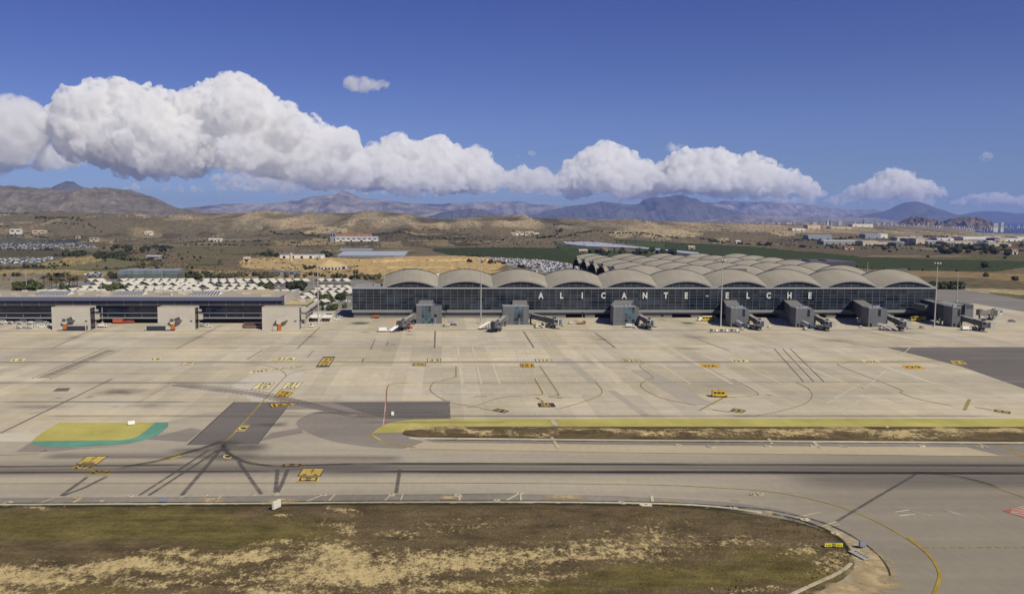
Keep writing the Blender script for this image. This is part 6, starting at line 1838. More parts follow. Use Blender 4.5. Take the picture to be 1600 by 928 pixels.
for k in range(15):
    for j in range(3):
        if k == 0 and j == 0: continue
        copy_thing(d1, dq, G(383 + k * 1.75, 512.6 - j * 2.2), math.pi / 2 + rr.uniform(-0.1, 0.1))
# chocks, steps and small power carts round the stands: one cart built, the rest copied
e0 = thing("ground_cart", "small cream equipment cart on the stand under a passenger bridge", "equipment cart", G(1181, 513), 0.3, "equipment carts on the stands")
ep = []
mb = MB(); mb.box(-1.3, 1.3, -0.75, 0.75, 0.4, 1.5); mb.box(-0.5, 1.1, -0.6, 0.6, 1.503, 1.75); ep.append((mb.build("body", paint("cream", (0.52,0.48,0.36)), e0), []))
mb = MB(); mb.box(-1.25, -0.2, -0.77, -0.753, 0.6, 1.3); ep.append((mb.build("vent", TUND, e0), []))
mb = MB(); mb.beam((1.3, 0, 0.5), (2.6, 0, 0.25), 0.1, 0.1); ep.append((mb.build("drawbar", TUND, e0), []))
for x in (-0.9, 0.9):
    mb = MB(); mb.cyl((x, -0.8, 0.28), (x, 0.8, 0.28), 0.28, 0.28, 8); ep.append((mb.build("wheel", TYRE, e0), []))
for px, py in [(1184,511),(1177,514.5),(1202,512),(1284,512.5),(1290,511),(1282,515),(1400,512),(1404,514.5),(1420,514),(1376,514),(1518,514),(1524,515.5),(1533,513),(1004,510.5),(1009,512.5),(992,513),(1024,511),(848,513),(861,508.5),(838,512.5),(880,510),(892,506),(700,509),(696,510.5),(640,518),(633,512),(765,517),(783,514),(1160,515),(1258,515.5),(1345,512),(1440,513)]:
    copy_thing(e0, ep, G(px, py), rr.uniform(0, 6.28), rr.uniform(0.75, 1.15))
# red-and-white barriers and cones by the leftmost bridge
b0 = thing("barrier", "red and white plastic barrier near the terminal's left end", "barrier", G(608, 501), 0, "plastic barriers at the terminal's left end")
mb = MB(); mb.box(-0.9, 0.9, -0.25, 0.25, 0.02, 0.9); bp_ = mb.build("body", paint("barrier_red", (0.5,0.14,0.06)), b0)
mb = MB(); mb.box(-0.5, 0.5, -0.28, 0.28, 0.3, 0.7); bq_ = mb.build("band", paint(*WV), b0)
for px, py in ((612, 501.2), (622, 501), (628, 501.5), (604, 500.8), (701, 502.5), (697, 501)):
    copy_thing(b0, [(bp_, []), (bq_, [])], G(px, py), rr.uniform(-0.4, 0.4))

# ------------------------------------------------------------------ airfield signs
def sign_board(label, px, py, Lb, Hb, rz, face, panels, thick=0.25, back=None):
    p = G(px, py); p.z = 0.35 if py > 780 else 0.05
    r = thing("airfield_sign", label, "airfield sign", p, rz)
    mb = MB(); mb.box(-Lb/2, Lb/2, 0, thick, 0.25, 0.25 + Hb); mb.build("cabinet", back or paint("sign_back", (0.3,0.3,0.3)), r)
    mb = MB(); mb.box(-Lb/2 + 0.05, Lb/2 - 0.05, -0.02, -0.003, 0.3, 0.2 + Hb); f = mb.build("face", face, r)
    for (a, c, mt, txt, ink) in panels:
        x0, x1 = -Lb/2 + Lb * a, -Lb/2 + Lb * c
        if mt is not None:
            mb = MB(); mb.box(x0, x1, -0.04, -0.0205, 0.32, 0.18 + Hb); mb.build("panel", mt, f)
        if txt:
            v, fs, ar = glyph(txt, 0.02)
            h = Hb * 0.5; w = min(h * ar, (x1 - x0) * 0.85); xm = (x0 + x1) / 2
            mb = MB(); mb.mesh([(xm - w/2 + w * u, -0.05, 0.25 + Hb * 0.25 + h * q) for u, q in v], fs); mb.build("lettering", ink, f)
    for x in (-Lb/2 + 0.3, 0, Lb/2 - 0.3):
        mb = MB(); mb.cyl((x, thick/2, -0.1), (x, thick/2, 0.25), 0.06, 0.06, 6); mb.build("leg", TUND, r)
SY = M("sign_yellow", (0.62, 0.56, 0.03), 0.5); SB = M("sign_black", (0.02,0.02,0.02), 0.5); SBL = M("sign_blue_grey", (0.22,0.23,0.31), 0.5)
sign_board("long yellow taxiway sign with a black centre on the verge at right", 1302.5, 858.5, 3.7, 0.75, 0.0, SY, [(0.03, 0.38, None, "\u2190A2", SB), (0.40, 0.60, SB, "H2", SY), (0.63, 0.97, None, "A2\u2192", SB)])
sign_board("blue grey back of a small sign near the verge's rounded end", 1348.5, 858, 1.3, 0.9, 0.0, SBL, [], 0.5, SBL)
sign_board("blue grey back of a small sign on the kerb at left", 255, 787, 1.9, 0.85, 0.0, SBL, [], 0.25, SBL)
sign_board("tall white sign board seen edge on beside the kerb", 433.5, 797.5, 2.6, 1.7, math.radians(62), paint("sign_cream", (0.62,0.60,0.48)), [], 0.5, paint("sign_cream2", (0.66,0.64,0.55)))
sign_board("white slanting sign board on the lime painted island", 205.5, 664.5, 2.1, 1.2, math.radians(28), paint("sign_white", (0.75,0.74,0.70)), [], 0.25, paint("sign_white2", (0.75,0.74,0.70)))
sign_board("small white sign board on dark asphalt right of the red line", 613.5, 650, 0.9, 1.2, 0.2, paint("sign_white", (0.75,0.74,0.70)), [], 0.3, paint("sign_white2", (0.75,0.74,0.70)))
r = thing("drain_grating", "pale slotted grating lying on sand by the blue grey sign", "grating", G(1343, 869), 0.25)
mb = MB(); mb.box(-0.9, 0.9, -2.2, 2.2, 0.28, 0.40); mb.build("frame", paint("grating_grey", (0.36,0.35,0.31)), r)
mb = MB()
for k in range(5): mb.box(0.1, 0.7, -1.7 + k * 0.75, -1.3 + k * 0.75, 0.402, 0.42)
mb.build("slots", TUND, r)
# ------------------------------------------------------------------ vegetation
def leaf_mat(name, a, c):
    m = bpy.data.materials.new(name)
    n, b = nodes(m)
    k = rng(n, noise(n, pos(n, (0.5, 0.5, 0.5)), 1.0, 4.0, 0.7), 0.3, 0.7, 0, 1)
    oi = N(n, "ObjectInfo")
    v = rng(n, oi.outputs["Random"], 0, 1, 0.72, 1.3)
    L(n, mixc(n, 1.0, mixc(n, k, a, c), grey(n, v), 'MULTIPLY'), b.inputs["Base Color"])
    b.inputs["Roughness"].default_value = 0.8
    b.inputs["Specular IOR Level"].default_value = 0.15
    return m
LF_D = leaf_mat("dark_foliage", (0.026,0.034,0.014), (0.060,0.066,0.028))
LF_M = leaf_mat("mid_foliage", (0.042,0.055,0.016), (0.085,0.092,0.034))
LF_O = leaf_mat("olive_foliage", (0.066,0.062,0.032), (0.120,0.106,0.060))
LF_S = leaf_mat("scrub_foliage", (0.070,0.062,0.036), (0.125,0.105,0.066))
LF_T = leaf_mat("dark_scrub_foliage", (0.034,0.034,0.020), (0.066,0.062,0.036))
LF_P = leaf_mat("palm_foliage", (0.035,0.042,0.014), (0.105,0.095,0.036))
BARK = M("bark", (0.10,0.075,0.05), 0.9)
def crown_mb(rnd, h0, h1, rad, n=170, shape="round", leaf=0.9):
    mb = MB()
    lobes = []
    for i in range(7):
        t = rnd.random()
        if shape == "column":
            lobes.append((rnd.uniform(-.2,.2)*rad, rnd.uniform(-.2,.2)*rad, h0 + (h1-h0)*t, rad * (1.05 - 0.8*t) * rnd.uniform(.7,1)))
        else:
            a = rnd.uniform(0, 6.28); q = rnd.uniform(0.15, 0.65) * rad
            lobes.append((q*math.cos(a), q*math.sin(a), h0 + (h1-h0)*(0.25+0.5*t), rad*rnd.uniform(.38,.66)))
    for i in range(n):
        lx, ly, lz, lr = rnd.choice(lobes)
        u, v, w = rnd.gauss(0,1), rnd.gauss(0,1), rnd.gauss(0,1)
        q = math.sqrt(u*u+v*v+w*w) or 1
        rr_ = lr * rnd.uniform(0.75, 1.08)
        sq = min(1.0, (h1-h0)/(2.2*lr)) if shape != "column" else 1.6
        c = Vector((lx + u/q*rr_, ly + v/q*rr_, lz + w/q*rr_*sq))
        nrm = Vector((u, v, w + 0.5)).normalized()
        a1 = nrm.orthogonal().normalized(); b1 = nrm.cross(a1)
        th = rnd.uniform(0, 6.28)
        a2 = a1*math.cos(th)+b1*math.sin(th); b2 = b1*math.cos(th)-a1*math.sin(th)
        s = leaf * rnd.uniform(0.55, 1.25)
        mb.face([c - a2*s - b2*s*0.5 , c + a2*s*0.8 - b2*s*0.7, c + a2*s + b2*s*0.7 + nrm*s*0.25, c - a2*s*0.6 + b2*s*0.9])
    return mb
TREES = {}
def make_tree(kind, seed, label, mat):
    rnd = random.Random(seed)
    r = thing(kind[1], label, kind[2], (0, 0, -500))
    parts = []
    tr = MB()
    k = kind[0]
    if k == "palm":
        tr.cyl((0,0,-0.2), (0.25,0,8.2), 0.28, 0.22, 8)
        cr = MB()
        for i in range(26):
            a = i * 2.4; up = rnd.uniform(-0.5, 0.95); Lf = rnd.uniform(2.3, 3.1)
            d = Vector((math.cos(a), math.sin(a), 0)); s_ = Vector((-math.sin(a), math.cos(a), 0))
            p = Vector((0.25,0,8.2)); dirv = (d + Vector((0,0,up))).normalized()
            for j in range(3):
                q = p + dirv * (Lf/3)
                w0, w1 = (0.5, 0.55, 0.4, 0.08)[j], (0.5, 0.55, 0.4, 0.08)[j+1]
                cr.face([p - s_*w0, p + s_*w0, q + s_*w1, q - s_*w1])
                p = q; dirv = (dirv + Vector((0,0,-0.45))).normalized()
    elif k == "cypress":
        tr.cyl((0,0,-0.2), (0,0,2.0), 0.22, 0.18, 7)
        cr = crown_mb(rnd, 0.8, 10.0, 1.5, 240, "column", 0.6)
    else:
        H, R = {"broad": (6.5, 4.0), "round": (5.0, 2.8), "olive": (3.8, 2.5), "pine": (8.5, 4.2), "bush": (2.4, 2.0)}[k]
        tr.cyl((0,0,-0.2), (0.1,0.05,H*0.5), 0.28 if R > 2.6 else 0.16, 0.12, 7)
        for i in range(4):
            a = rnd.uniform(0, 6.28); tr.cyl((0.05,0,H*0.4), (math.cos(a)*R*0.5, math.sin(a)*R*0.5, H*0.68), 0.1, 0.05, 5)
        cr = crown_mb(rnd, H*0.22 if k != "pine" else H*0.45, H, R, 260 if R > 2.6 else 150, "round", 0.30*R)
    parts.append((tr.build("trunk", BARK, r), []))
    parts.append((cr.build("crown", mat, r), []))
    return r, parts
def plant(key, spots, label, group, rnd, smin=0.8, smax=1.3, z=-0.35):
    """spots: ground pixels; the first tree made of each kind is moved into place, the rest are copies"""
    for px, py in spots:
        k = (key, label)
        p = G(px, py)
        if p.y > 1800: p.z = float(tz(p.x, p.y)) + 0.2
        else: p.z = z
        s = rnd.uniform(smin, smax)
        sc = (s * rnd.uniform(0.85, 1.2), s * rnd.uniform(0.85, 1.2), s)
        if key not in TREES:
            kd = KIND[key]
            TREES[key] = make_tree(kd[0], kd[1], label, kd[2])
            r = TREES[key][0]
            r.location = p; r.rotation_euler = (0, 0, rnd.uniform(0, 6.28)); r.scale = sc
            r["label"] = label; r["group"] = group
        else:
            r, parts = TREES[key]
            copy_thing(r, parts, p, rnd.uniform(0, 6.28), sc, label, group)
KIND = {
 "palm": (("palm", "palm_tree", "palm tree"), 1, LF_P), "palm2": (("palm", "palm_tree", "palm tree"), 2, LF_P),
 "cyp": (("cypress", "cypress_tree", "cypress"), 3, LF_D),
 "broad": (("broad", "broadleaf_tree", "tree"), 4, LF_M), "broad2": (("broad", "broadleaf_tree", "tree"), 5, LF_D), "round": (("round", "round_tree", "tree"), 6, LF_M),
 "pine": (("pine", "pine_tree", "pine tree"), 7, LF_D), "olive": (("olive", "olive_tree", "tree"), 8, LF_O), "bush": (("bush", "bush", "bush"), 9, LF_D),
}
R6 = random.Random(66)
def sp(n, x0, x1, y0, y1):
    return [(R6.uniform(x0, x1), R6.uniform(y0, y1)) for _ in range(n)]
NT = 0
plant("palm", sp(13, 66, 126, 449, 454), "tall palm in the grove behind the old terminal", "palms in the grove behind the old terminal", R6, 1.0, 1.45)
plant("palm2", sp(9, 62, 122, 443, 449), "tall palm in the grove behind the old terminal", "palms in the grove behind the old terminal", R6, 0.95, 1.35)
plant("broad", sp(14, 20, 62, 449, 456), "leafy tree left of the palm grove", "leafy trees left of the palm grove", R6, 0.8, 1.2)
plant("round", sp(8, 92, 115, 450, 455), "small green tree under the palms", "small green trees under the palms", R6, 0.7, 1.0)
plant("broad", sp(10, 158, 190, 450, 455), "green tree left among the white car park canopies", "green trees left among the car park canopies", R6, 0.6, 0.95)
plant("round", sp(8, 196, 222, 452, 456), "green tree below the glass clad hall", "green trees below the glass clad hall", R6, 0.7, 1.0)
plant("broad", sp(5, 408, 424, 452, 455), "bright green tree behind the old terminal's tan screen", "bright green trees behind the old terminal's tan screen", R6, 0.7, 1.0)
plant("broad2", sp(11, 446, 480, 450, 454), "tree in the dark clump behind the old terminal's right end", "trees in the dark clump behind the old terminal's right end", R6, 0.85, 1.25)
plant("round", [(505,472),(511,471),(515,473)], "yellow green tree between the two terminals", "yellow green trees between the two terminals", R6, 1.2, 1.6)
plant("broad2", [(530,470),(536,469)], "dark round tree left of the glass terminal's corner", "dark round trees left of the glass terminal's corner", R6, 0.9, 1.1)
plant("cyp", [(504,487)], "low conical tree behind the white service building", "conical trees between the terminals", R6, 0.75, 0.8)
plant("round", [(516,486),(522,484),(538,481)], "small palm like tree behind the white service building", "small trees behind the white service building", R6, 0.7, 1.0)
plant("round", sp(4, 536, 548, 449, 452), "small green tree between canopies and glass terminal", "small green trees beside the canopies", R6, 0.8, 1.0)
plant("cyp", [(553.5,436.5),(558,436.5)], "dark cypress of the pair behind the glass terminal's left end", "pair of cypresses behind the glass terminal's left end", R6, 1.15, 1.25)
plant("broad2", sp(22, 290, 345, 431, 437), "dark tree in the row right of the glass clad hall", "dark trees right of the glass clad hall", R6, 0.6, 1.0)
plant("olive", sp(26, 345, 480, 430, 436), "olive green tree in the row behind the white canopies", "olive green trees behind the white canopies", R6, 1.0, 1.5)
plant("olive", sp(16, 560, 600, 432, 437), "olive green hedge tree left of the first roof vault", "hedge trees left of the first roof vault", R6, 0.9, 1.3)
plant("bush", sp(12, 170, 184, 428, 436), "dark bush at the left end of the glass clad hall", "dark bushes left of the glass clad hall", R6, 1.0, 1.6)
plant("pine", sp(20, 98, 135, 398, 403), "dark tree in the left grove before the ochre bank", "dark trees in the left grove before the ochre bank", R6, 0.9, 1.3)
plant("broad2", sp(26, 148, 196, 397, 405), "dark tree in the thick grove right of the ochre bank", "dark trees in the thick grove right of the ochre bank", R6, 0.9, 1.4)
plant("pine", sp(18, 175, 262, 388, 396), "dark tree along the track above the thick grove", "dark trees along the track above the thick grove", R6, 0.9, 1.3)
plant("olive", sp(16, 210, 260, 412, 420), "orchard tree behind the glass clad hall", "orchard trees behind the glass clad hall", R6, 0.9, 1.2)
plant("broad2", sp(10, 505, 520, 397, 402), "dark tree right of the long white shed", "dark trees right of the long white shed", R6, 1.0, 1.3)
plant("bush", sp(6, 470, 492, 418, 422), "dark bush in the sand pit below the silo", "dark bushes in the sand pit", R6, 1.2, 1.8)
plant("pine", sp(26, 918, 1052, 396, 402), "dark tree in the strip behind the rear vaults", "dark trees in the strip behind the rear vaults", R6, 0.9, 1.5)
plant("cyp", [(971,397),(974,398),(960,397)], "pointed dark tree among the trees behind the rear vaults", "pointed trees behind the rear vaults", R6, 1.4, 1.7)
plant("bush", sp(26, 1452, 1502, 446, 452), "dark bush in the thicket beyond the terminal's right end", "dark bushes in the thicket beyond the terminal's right end", R6, 1.6, 2.4)
plant("bush", [(1585,438),(1540,432),(1570,404),(1450,402),(1390,394),(1545,420)], "lone dark bush on the dry field at right", "lone dark bushes on the dry field at right", R6, 1.6, 2.2)
plant("broad2", sp(30, 1470, 1580, 388, 397), "dark tree before the white sheds at right", "dark trees before the white sheds at right", R6, 1.2, 1.8)
plant("pine", [(1538,421),(1540,398),(1573,402),(1382,393)], "lone pine on the dry field at right", "lone pines on the dry field at right", R6, 1.0, 1.3)

# uncountable scrub on the plain and the hills: one object
def scatter(name, n, region, sizes, mat, seed, z_fn=True, rect=None, label=None):
    rnd = np.random.RandomState(seed)
    px = rnd.uniform(region[0], region[1], n); 
    t = rnd.uniform(0, 1, n)
    Y0, Y1 = region[2], region[3]
    Y = Y0 * (Y1 / Y0) ** t
    X = (px - CX) / F * Y
    dens = fbm(X / 160, Y / 330, seed, 3)
    keep = dens > region[4]
    X, Y = X[keep], Y[keep]
    Z = tz(X, Y)
    m = len(X)
    s = (sizes[0] + (sizes[1] - sizes[0]) * rnd.uniform(0, 1, m) ** 2.2) * (0.75 + Y / 6000)
    base = np.array([(1,0,-.2),(0.2,0.95,0),(-0.85,0.5,-.2),(-0.8,-0.6,0),(0.3,-0.95,-.2),(0.35,0.25,.85),(-0.3,-0.2,1.0)])
    fcs = np.array([(0,1,5),(1,2,6),(1,6,5),(2,3,6),(3,4,6),(4,0,5),(4,5,6)])
    jit = rnd.uniform(0.7, 1.3, (m, 7, 3))
    V = base[None] * jit * s[:, None, None] * np.array([1.15, 1.15, 0.62]) + np.stack([X, Y, Z], -1)[:, None, :]
    Fc = fcs[None] + (np.arange(m) * 7)[:, None, None]
    me = bpy.data.meshes.new(name)
    V = V.reshape(-1, 3); Fc = Fc.reshape(-1, 3)
    me.vertices.add(len(V)); me.vertices.foreach_set("co", V.ravel())
    me.loops.add(Fc.size); me.loops.foreach_set("vertex_index", Fc.ravel())
    me.polygons.add(len(Fc)); me.polygons.foreach_set("loop_start", np.arange(0, Fc.size, 3)); me.polygons.foreach_set("loop_total", np.full(len(Fc), 3))
    me.update(calc_edges=True)
    me.materials.append(mat)
    o = bpy.data.objects.new(name, me); SC.collection.objects.link(o)
    return tag(o, kind="stuff")
scatter("scrub", 34000, (-350, 2000, 1850, 4100, 0.36), (0.9, 2.6), LF_S, 3)
scatter("scrub", 12000, (-350, 2000, 1900, 3950, 0.54), (1.1, 3.4), LF_T, 5)
scatter("scrub", 5500, (-350, 560, 1000, 2000, 0.52), (0.6, 2.4), LF_T, 7)
scatter("scrub", 4000, (-350, 420, 900, 1900, 0.44), (0.5, 1.6), LF_S, 8)
scatter("scrub", 2600, (1250, 2000, 1150, 2400, 0.47), (0.4, 1.4), LF_S, 9)
scatter("scrub", 2500, (380, 1400, 2350, 2900, 0.5), (1.0, 3.0), LF_T, 10)
def hedges(name, polylines, per, sizes, mat, seed, spread=2.0):
    """uneven hedge and tree lines along field edges: one mass"""
    rnd = np.random.RandomState(seed)
    P = []
    for pl in polylines:
        W = [G(p[0], p[1]) for p in pl]
        for a, c in zip(W[:-1], W[1:]):
            Ln = (c - a).length
            for _ in range(int(Ln / per)):
                t = rnd.rand()
                P.append((a.x + (c.x - a.x) * t + rnd.normal(0, spread), a.y + (c.y - a.y) * t + rnd.normal(0, spread * 3)))
    P = np.array(P)
    k = fbm(P[:, 0] / 40, P[:, 1] / 60, seed, 3) > 0.42
    P = P[k]; m = len(P)
    Z = tz(P[:, 0], P[:, 1])
    s = rnd.uniform(sizes[0], sizes[1], m)
    mb = MB()
    for (x, y), z, q in zip(P, Z, s):
        for j in range(9):
            u = rnd.normal(0, 1, 3); u /= np.linalg.norm(u) + 1e-6
            c = Vector((x + u[0] * q * .8, y + u[1] * q * .8, z + q * (0.75 + 0.6 * u[2])))
            a1 = Vector(u).orthogonal().normalized(); b1 = Vector(u).cross(a1)
            e = q * rnd.uniform(.45, .8)
            mb.face([c - a1 * e - b1 * e * .6, c + a1 * e * .9 - b1 * e * .8, c + a1 * e * .7 + b1 * e, c - a1 * e * .8 + b1 * e * .8])
    return tag(mb.build(name, mat), kind="stuff")
hedges("hedgerow", [[(-60,424),(40,418),(110,417)],[(-60,377),(40,376),(150,377)],[(-60,390),(60,391),(100,391)],[(-60,372),(60,371),(140,372),(160,374)],[(150,396),(200,400),(260,398)],[(195,411),(240,405),(262,404)],[(280,384),(340,383),(420,384)],[(300,379),(400,379),(470,381)],
   [(420,372),(520,378),(600,374),(680,377),(790,379)],[(640,372),(760,372)],[(800,373),(870,376),(930,372),(1000,373),(1060,376)],[(970,374),(1060,375),(1140,379)],[(1200,381),(1260,387),(1310,388)],[(1290,385),(1345,384),(1420,386)],[(1390,388),(1470,390),(1600,393)],[(1500,384),(1600,386)],
   [(60,403),(100,400)],[(230,423),(300,430)],[(0,432),(60,430),(100,433)],[(350,431),(480,430),(560,436)],[(560,437),(600,436)],[(700,398),(760,402)],[(730,409),(790,412),(830,421)],[(860,371),(900,370)]], 5.0, (1.2, 3.4), LF_T, 12)
hedges("hedgerow", [[(-60,366),(40,366),(75,364),(100,366)],[(50,369),(130,371)],[(160,389),(230,386),(270,388)],[(170,404),(215,409)],[(410,398),(437,401)],[(1110,379),(1200,384)],[(840,378),(880,372)],[(1450,386),(1540,391)]], 3.0, (1.6, 4.2), LF_D, 14, 4.0)
def copses(name, n, x0, x1, y0, y1, sizes, mat, seed, th):
    rnd = np.random.RandomState(seed)
    px = rnd.uniform(x0, x1, n); py = rnd.uniform(y0, y1, n)
    P = [G(a, c) for a, c in zip(px, py)]
    X = np.array([p.x for p in P]); Y = np.array([p.y for p in P])
    k = (fbm(X / 90, Y / 160, seed, 3) > th) & (Y < 3000)
    pts = [(px[i], py[i]) for i in range(n) if k[i]]
    polys = [[(a, c), (a + 0.35, c)] for a, c in pts]
    return hedges(name, polys, 0.3, sizes, mat, seed + 1, 1.6)
copses("far_trees", 420, -60, 330, 376, 428, (0.9, 2.6), LF_D, 31, 0.52)
copses("far_trees", 420, 180, 620, 374, 402, (0.9, 2.6), LF_T, 33, 0.5)
copses("far_trees", 300, 400, 1000, 372, 384, (1.0, 3.0), LF_T, 35, 0.5)
copses("far_trees", 260, 1210, 1640, 380, 400, (0.9, 2.8), LF_D, 37, 0.54)
# low dry tufts on the verge in front
def tufts(n, seed):
    rnd = np.random.RandomState(seed)
    px = rnd.uniform(-60, 1330, n); py = rnd.uniform(795, 960, n)
    E = [(p[0], p[1]) for p in GRASS_EDGE]
    k = inpoly(px, py, E)
    px, py = px[k], py[k]
    mb = MB()
    den = fbm(px / 40, py / 14, 4, 4)
    for x, y, d in zip(px, py, den):
        if d < 0.5: continue
        p = G(x, y); s = rnd.uniform(0.10, 0.27)
        for j in range(3):
            a = rnd.uniform(0, 6.28); q = Vector((math.cos(a), math.sin(a), 0)) * s
            t = Vector((rnd.uniform(-.5,.5) * s, rnd.uniform(-.5,.5) * s, s * rnd.uniform(0.6, 1.1)))
            b_ = Vector((p.x, p.y, 0.32))
            mb.face([b_ - q * 0.9, b_ + q * 0.9, b_ + t])
    return tag(mb.build("dry_tufts", leaf_mat("dry_tuft", (0.085,0.068,0.036), (0.15,0.115,0.06))), kind="stuff")
tufts(9000, 2)

# orchards and vineyards: rows of low green, each field one mass
def rows(name, poly, step, mat, hgt, seed, wid=0.62, along_px=None):
    W = [G(p[0], p[1]) for p in poly]
    Xs = [p.x for p in W]; Ys = [p.y for p in W]
    rnd = random.Random(seed)
    mb = MB()
    y = min(Ys)
    P2 = [(p.x, p.y) for p in W]
    while y < max(Ys):
        cr = []
        for i in range(len(P2)):
            (x1, y1), (x2, y2) = P2[i], P2[(i + 1) % len(P2)]
            if (y1 > y) != (y2 > y):
                cr.append(x1 + (y - y1) * (x2 - x1) / (y2 - y1))
        cr.sort()
        for a, c in zip(cr[::2], cr[1::2]):
            x = a
            prev = None
            while x < c:
                z = -0.3
                h = hgt * rnd.uniform(0.7, 1.25); w = step * wid * rnd.uniform(0.8, 1.1)
                cur = (x, y + rnd.uniform(-.3,.3), h, w)
                if prev and rnd.random() > 0.04:
                    x0, y0, h0, w0 = prev
                    mb.mesh([(x0, y0 - w0/2, z), (x, y - w/2, z), (x, y - w/4, z + h), (x0, y0 - w0/4, z + h0), (x0, y0 + w0/4, z + h0), (x, y + w/4, z + h), (x, y + w/2, z), (x0, y0 + w0/2, z)],
                            [(0,1,2,3),(3,2,5,4),(4,5,6,7)])
                prev = cur
                x += max(6.0, y * 0.011)
        y += step * (1 + y / 2500)
    return tag(mb.build(name, mat), kind="stuff")
CITRUS = leaf_mat("citrus_foliage", (0.026,0.038,0.014), (0.050,0.066,0.024))
rows("orchard", [(676,390),(730,387.8),(800,387.8),(905,389.5),(930,392),(960,410),(960,424),(910,414),(860,407),(800,404),(760,400.5),(700,397.5)], 6.5, CITRUS, 2.3, 1, 0.72)
rows("orchard", [(1040,381.5),(1100,382),(1200,388),(1250,393.4),(1300,397),(1350,402.4),(1450,406.4),(1600,409.4),(1900,413.4),(1900,427),(1600,418),(1560,424),(1450,423),(1360,420),(1300,413),(1200,404),(1120,399),(1060,392),(1040,390)], 6.5, CITRUS, 2.3, 2, 0.72)
rows("orchard", [(962,377.5),(1040,380),(1040,390),(1005,385)], 7, CITRUS, 2.3, 3)
rows("orchard", [(870,385),(918,387),(960,392),(1040,397),(1100,402),(1100,412),(900,410)], 6.5, CITRUS, 2.3, 4)
rows("orchard", [(282,385),(420,387),(424,395),(380,397),(300,399),(272,394)], 8, LF_O, 1.6, 5)
rows("orchard", [(300,406),(349,405),(350,413),(297,414)], 6, LF_O, 1.6, 6)
rows("orchard", [(0,391),(95,392),(140,397),(110,401),(0,401)], 9, LF_O, 1.4, 7)
rows("orchard", [(60,417),(110,417),(150,411),(170,404),(225,406),(245,412),(190,419),(130,421)], 7, LF_O, 1.6, 8)

# ------------------------------------------------------------------ car park canopies
CAN = M("white_canopy_sheet", (0.50, 0.475, 0.41), 0.6, 0, 0.3, 0.08, 0.4)
CAN2 = M("canopy_underside", (0.13, 0.12, 0.105), 0.8)
def canopy_row(label, px0, px1, py, gaps=(), unit=8.5, dep=8.5, h=2.6, amp=2.8, group="zigzag canopy rows of the car park"):
    y = G(CX, py).y
    x0, x1 = Xat(px0, py, y), Xat(px1, py, y)
    r = thing("parking_canopy", label, "car park canopy", (x0, y, -0.35), group=group)
    mb = MB(); un = MB(); po = MB()
    n_ = max(2, int((x1 - x0) / unit))
    for i in range(n_):
        a = i * unit
        pxm = CX + F * (x0 + a + unit / 2) / y
        if any(g0 < pxm < g1 for g0, g1 in gaps): continue
        # each unit: a folded plate, valley - ridge - valley, its folds slanting back to the right
        sl, j1 = unit * 0.5, 0.2 * math.sin(i * 2.3)
        v = [(a, 0, h), (a + unit * 0.5, -0.8, h + amp + j1), (a + unit, 0, h), (a + sl, dep, h), (a + unit * 0.5 + sl, dep + 0.8, h + amp + j1), (a + unit + sl, dep, h)]
        mb.mesh(v, [(0, 1, 4, 3), (1, 2, 5, 4)])
        po.cyl((a + unit * 0.5, dep * 0.5, 0), (a + unit * 0.5, dep * 0.5, h + amp * 0.7), 0.16, 0.14, 6)
    mb.build("canopy_sheet", CAN, r)
    po.build("post_row", STEEL, r)
    return r
ordn = ["nearest", "second", "third", "fourth", "fifth", "sixth", "seventh", "eighth"]
for i, (py, a, c, gp_) in enumerate([(462, 50, 470, [(96,104),(150,166),(190,216)]), (459.2, 100, 262, [(150,190)]), (457.4, 230, 420, [(300,312)]), (455, 120, 300, [(158,192)]), (452.2, 268, 402, [(320,330)]), (449.2, 140, 330, [(160,186),(212,224)]), (446.4, 190, 470, [(298,312),(380,386)]), (443.2, 130, 545, [(160,176),(300,314),(473,484)])]):
    canopy_row(ordn[i] + " row of white zigzag canopies behind the old terminal", a, c, py, gp_)
for i, (py, a, c) in enumerate([(477, 462, 512), (471.5, 459, 520), (466.5, 466, 534), (462, 478, 546), (457.6, 484, 550), (453.6, 492, 549)]):
    canopy_row(ordn[i] + " white canopy row in the block between the two terminals", a, c, py, [(484,487)], unit=7.5, dep=8.0, amp=2.3, group="canopy rows between the terminals")
sheet("car_park", [(30,470),(30,448),(130,438),(300,434),(560,434),(600,446),(560,480),(520,492),(470,492),(440,470)], -0.28, asphalt_mat("car_park_asphalt", (0.20,0.185,0.16), 0.1, 0.2))
sheet("car_park", [(470,496.5),(470,488),(520,482),(552,478),(560,496.5)], -0.2, asphalt_mat("yard_asphalt", (0.24,0.22,0.185), 0.1, 0.2))

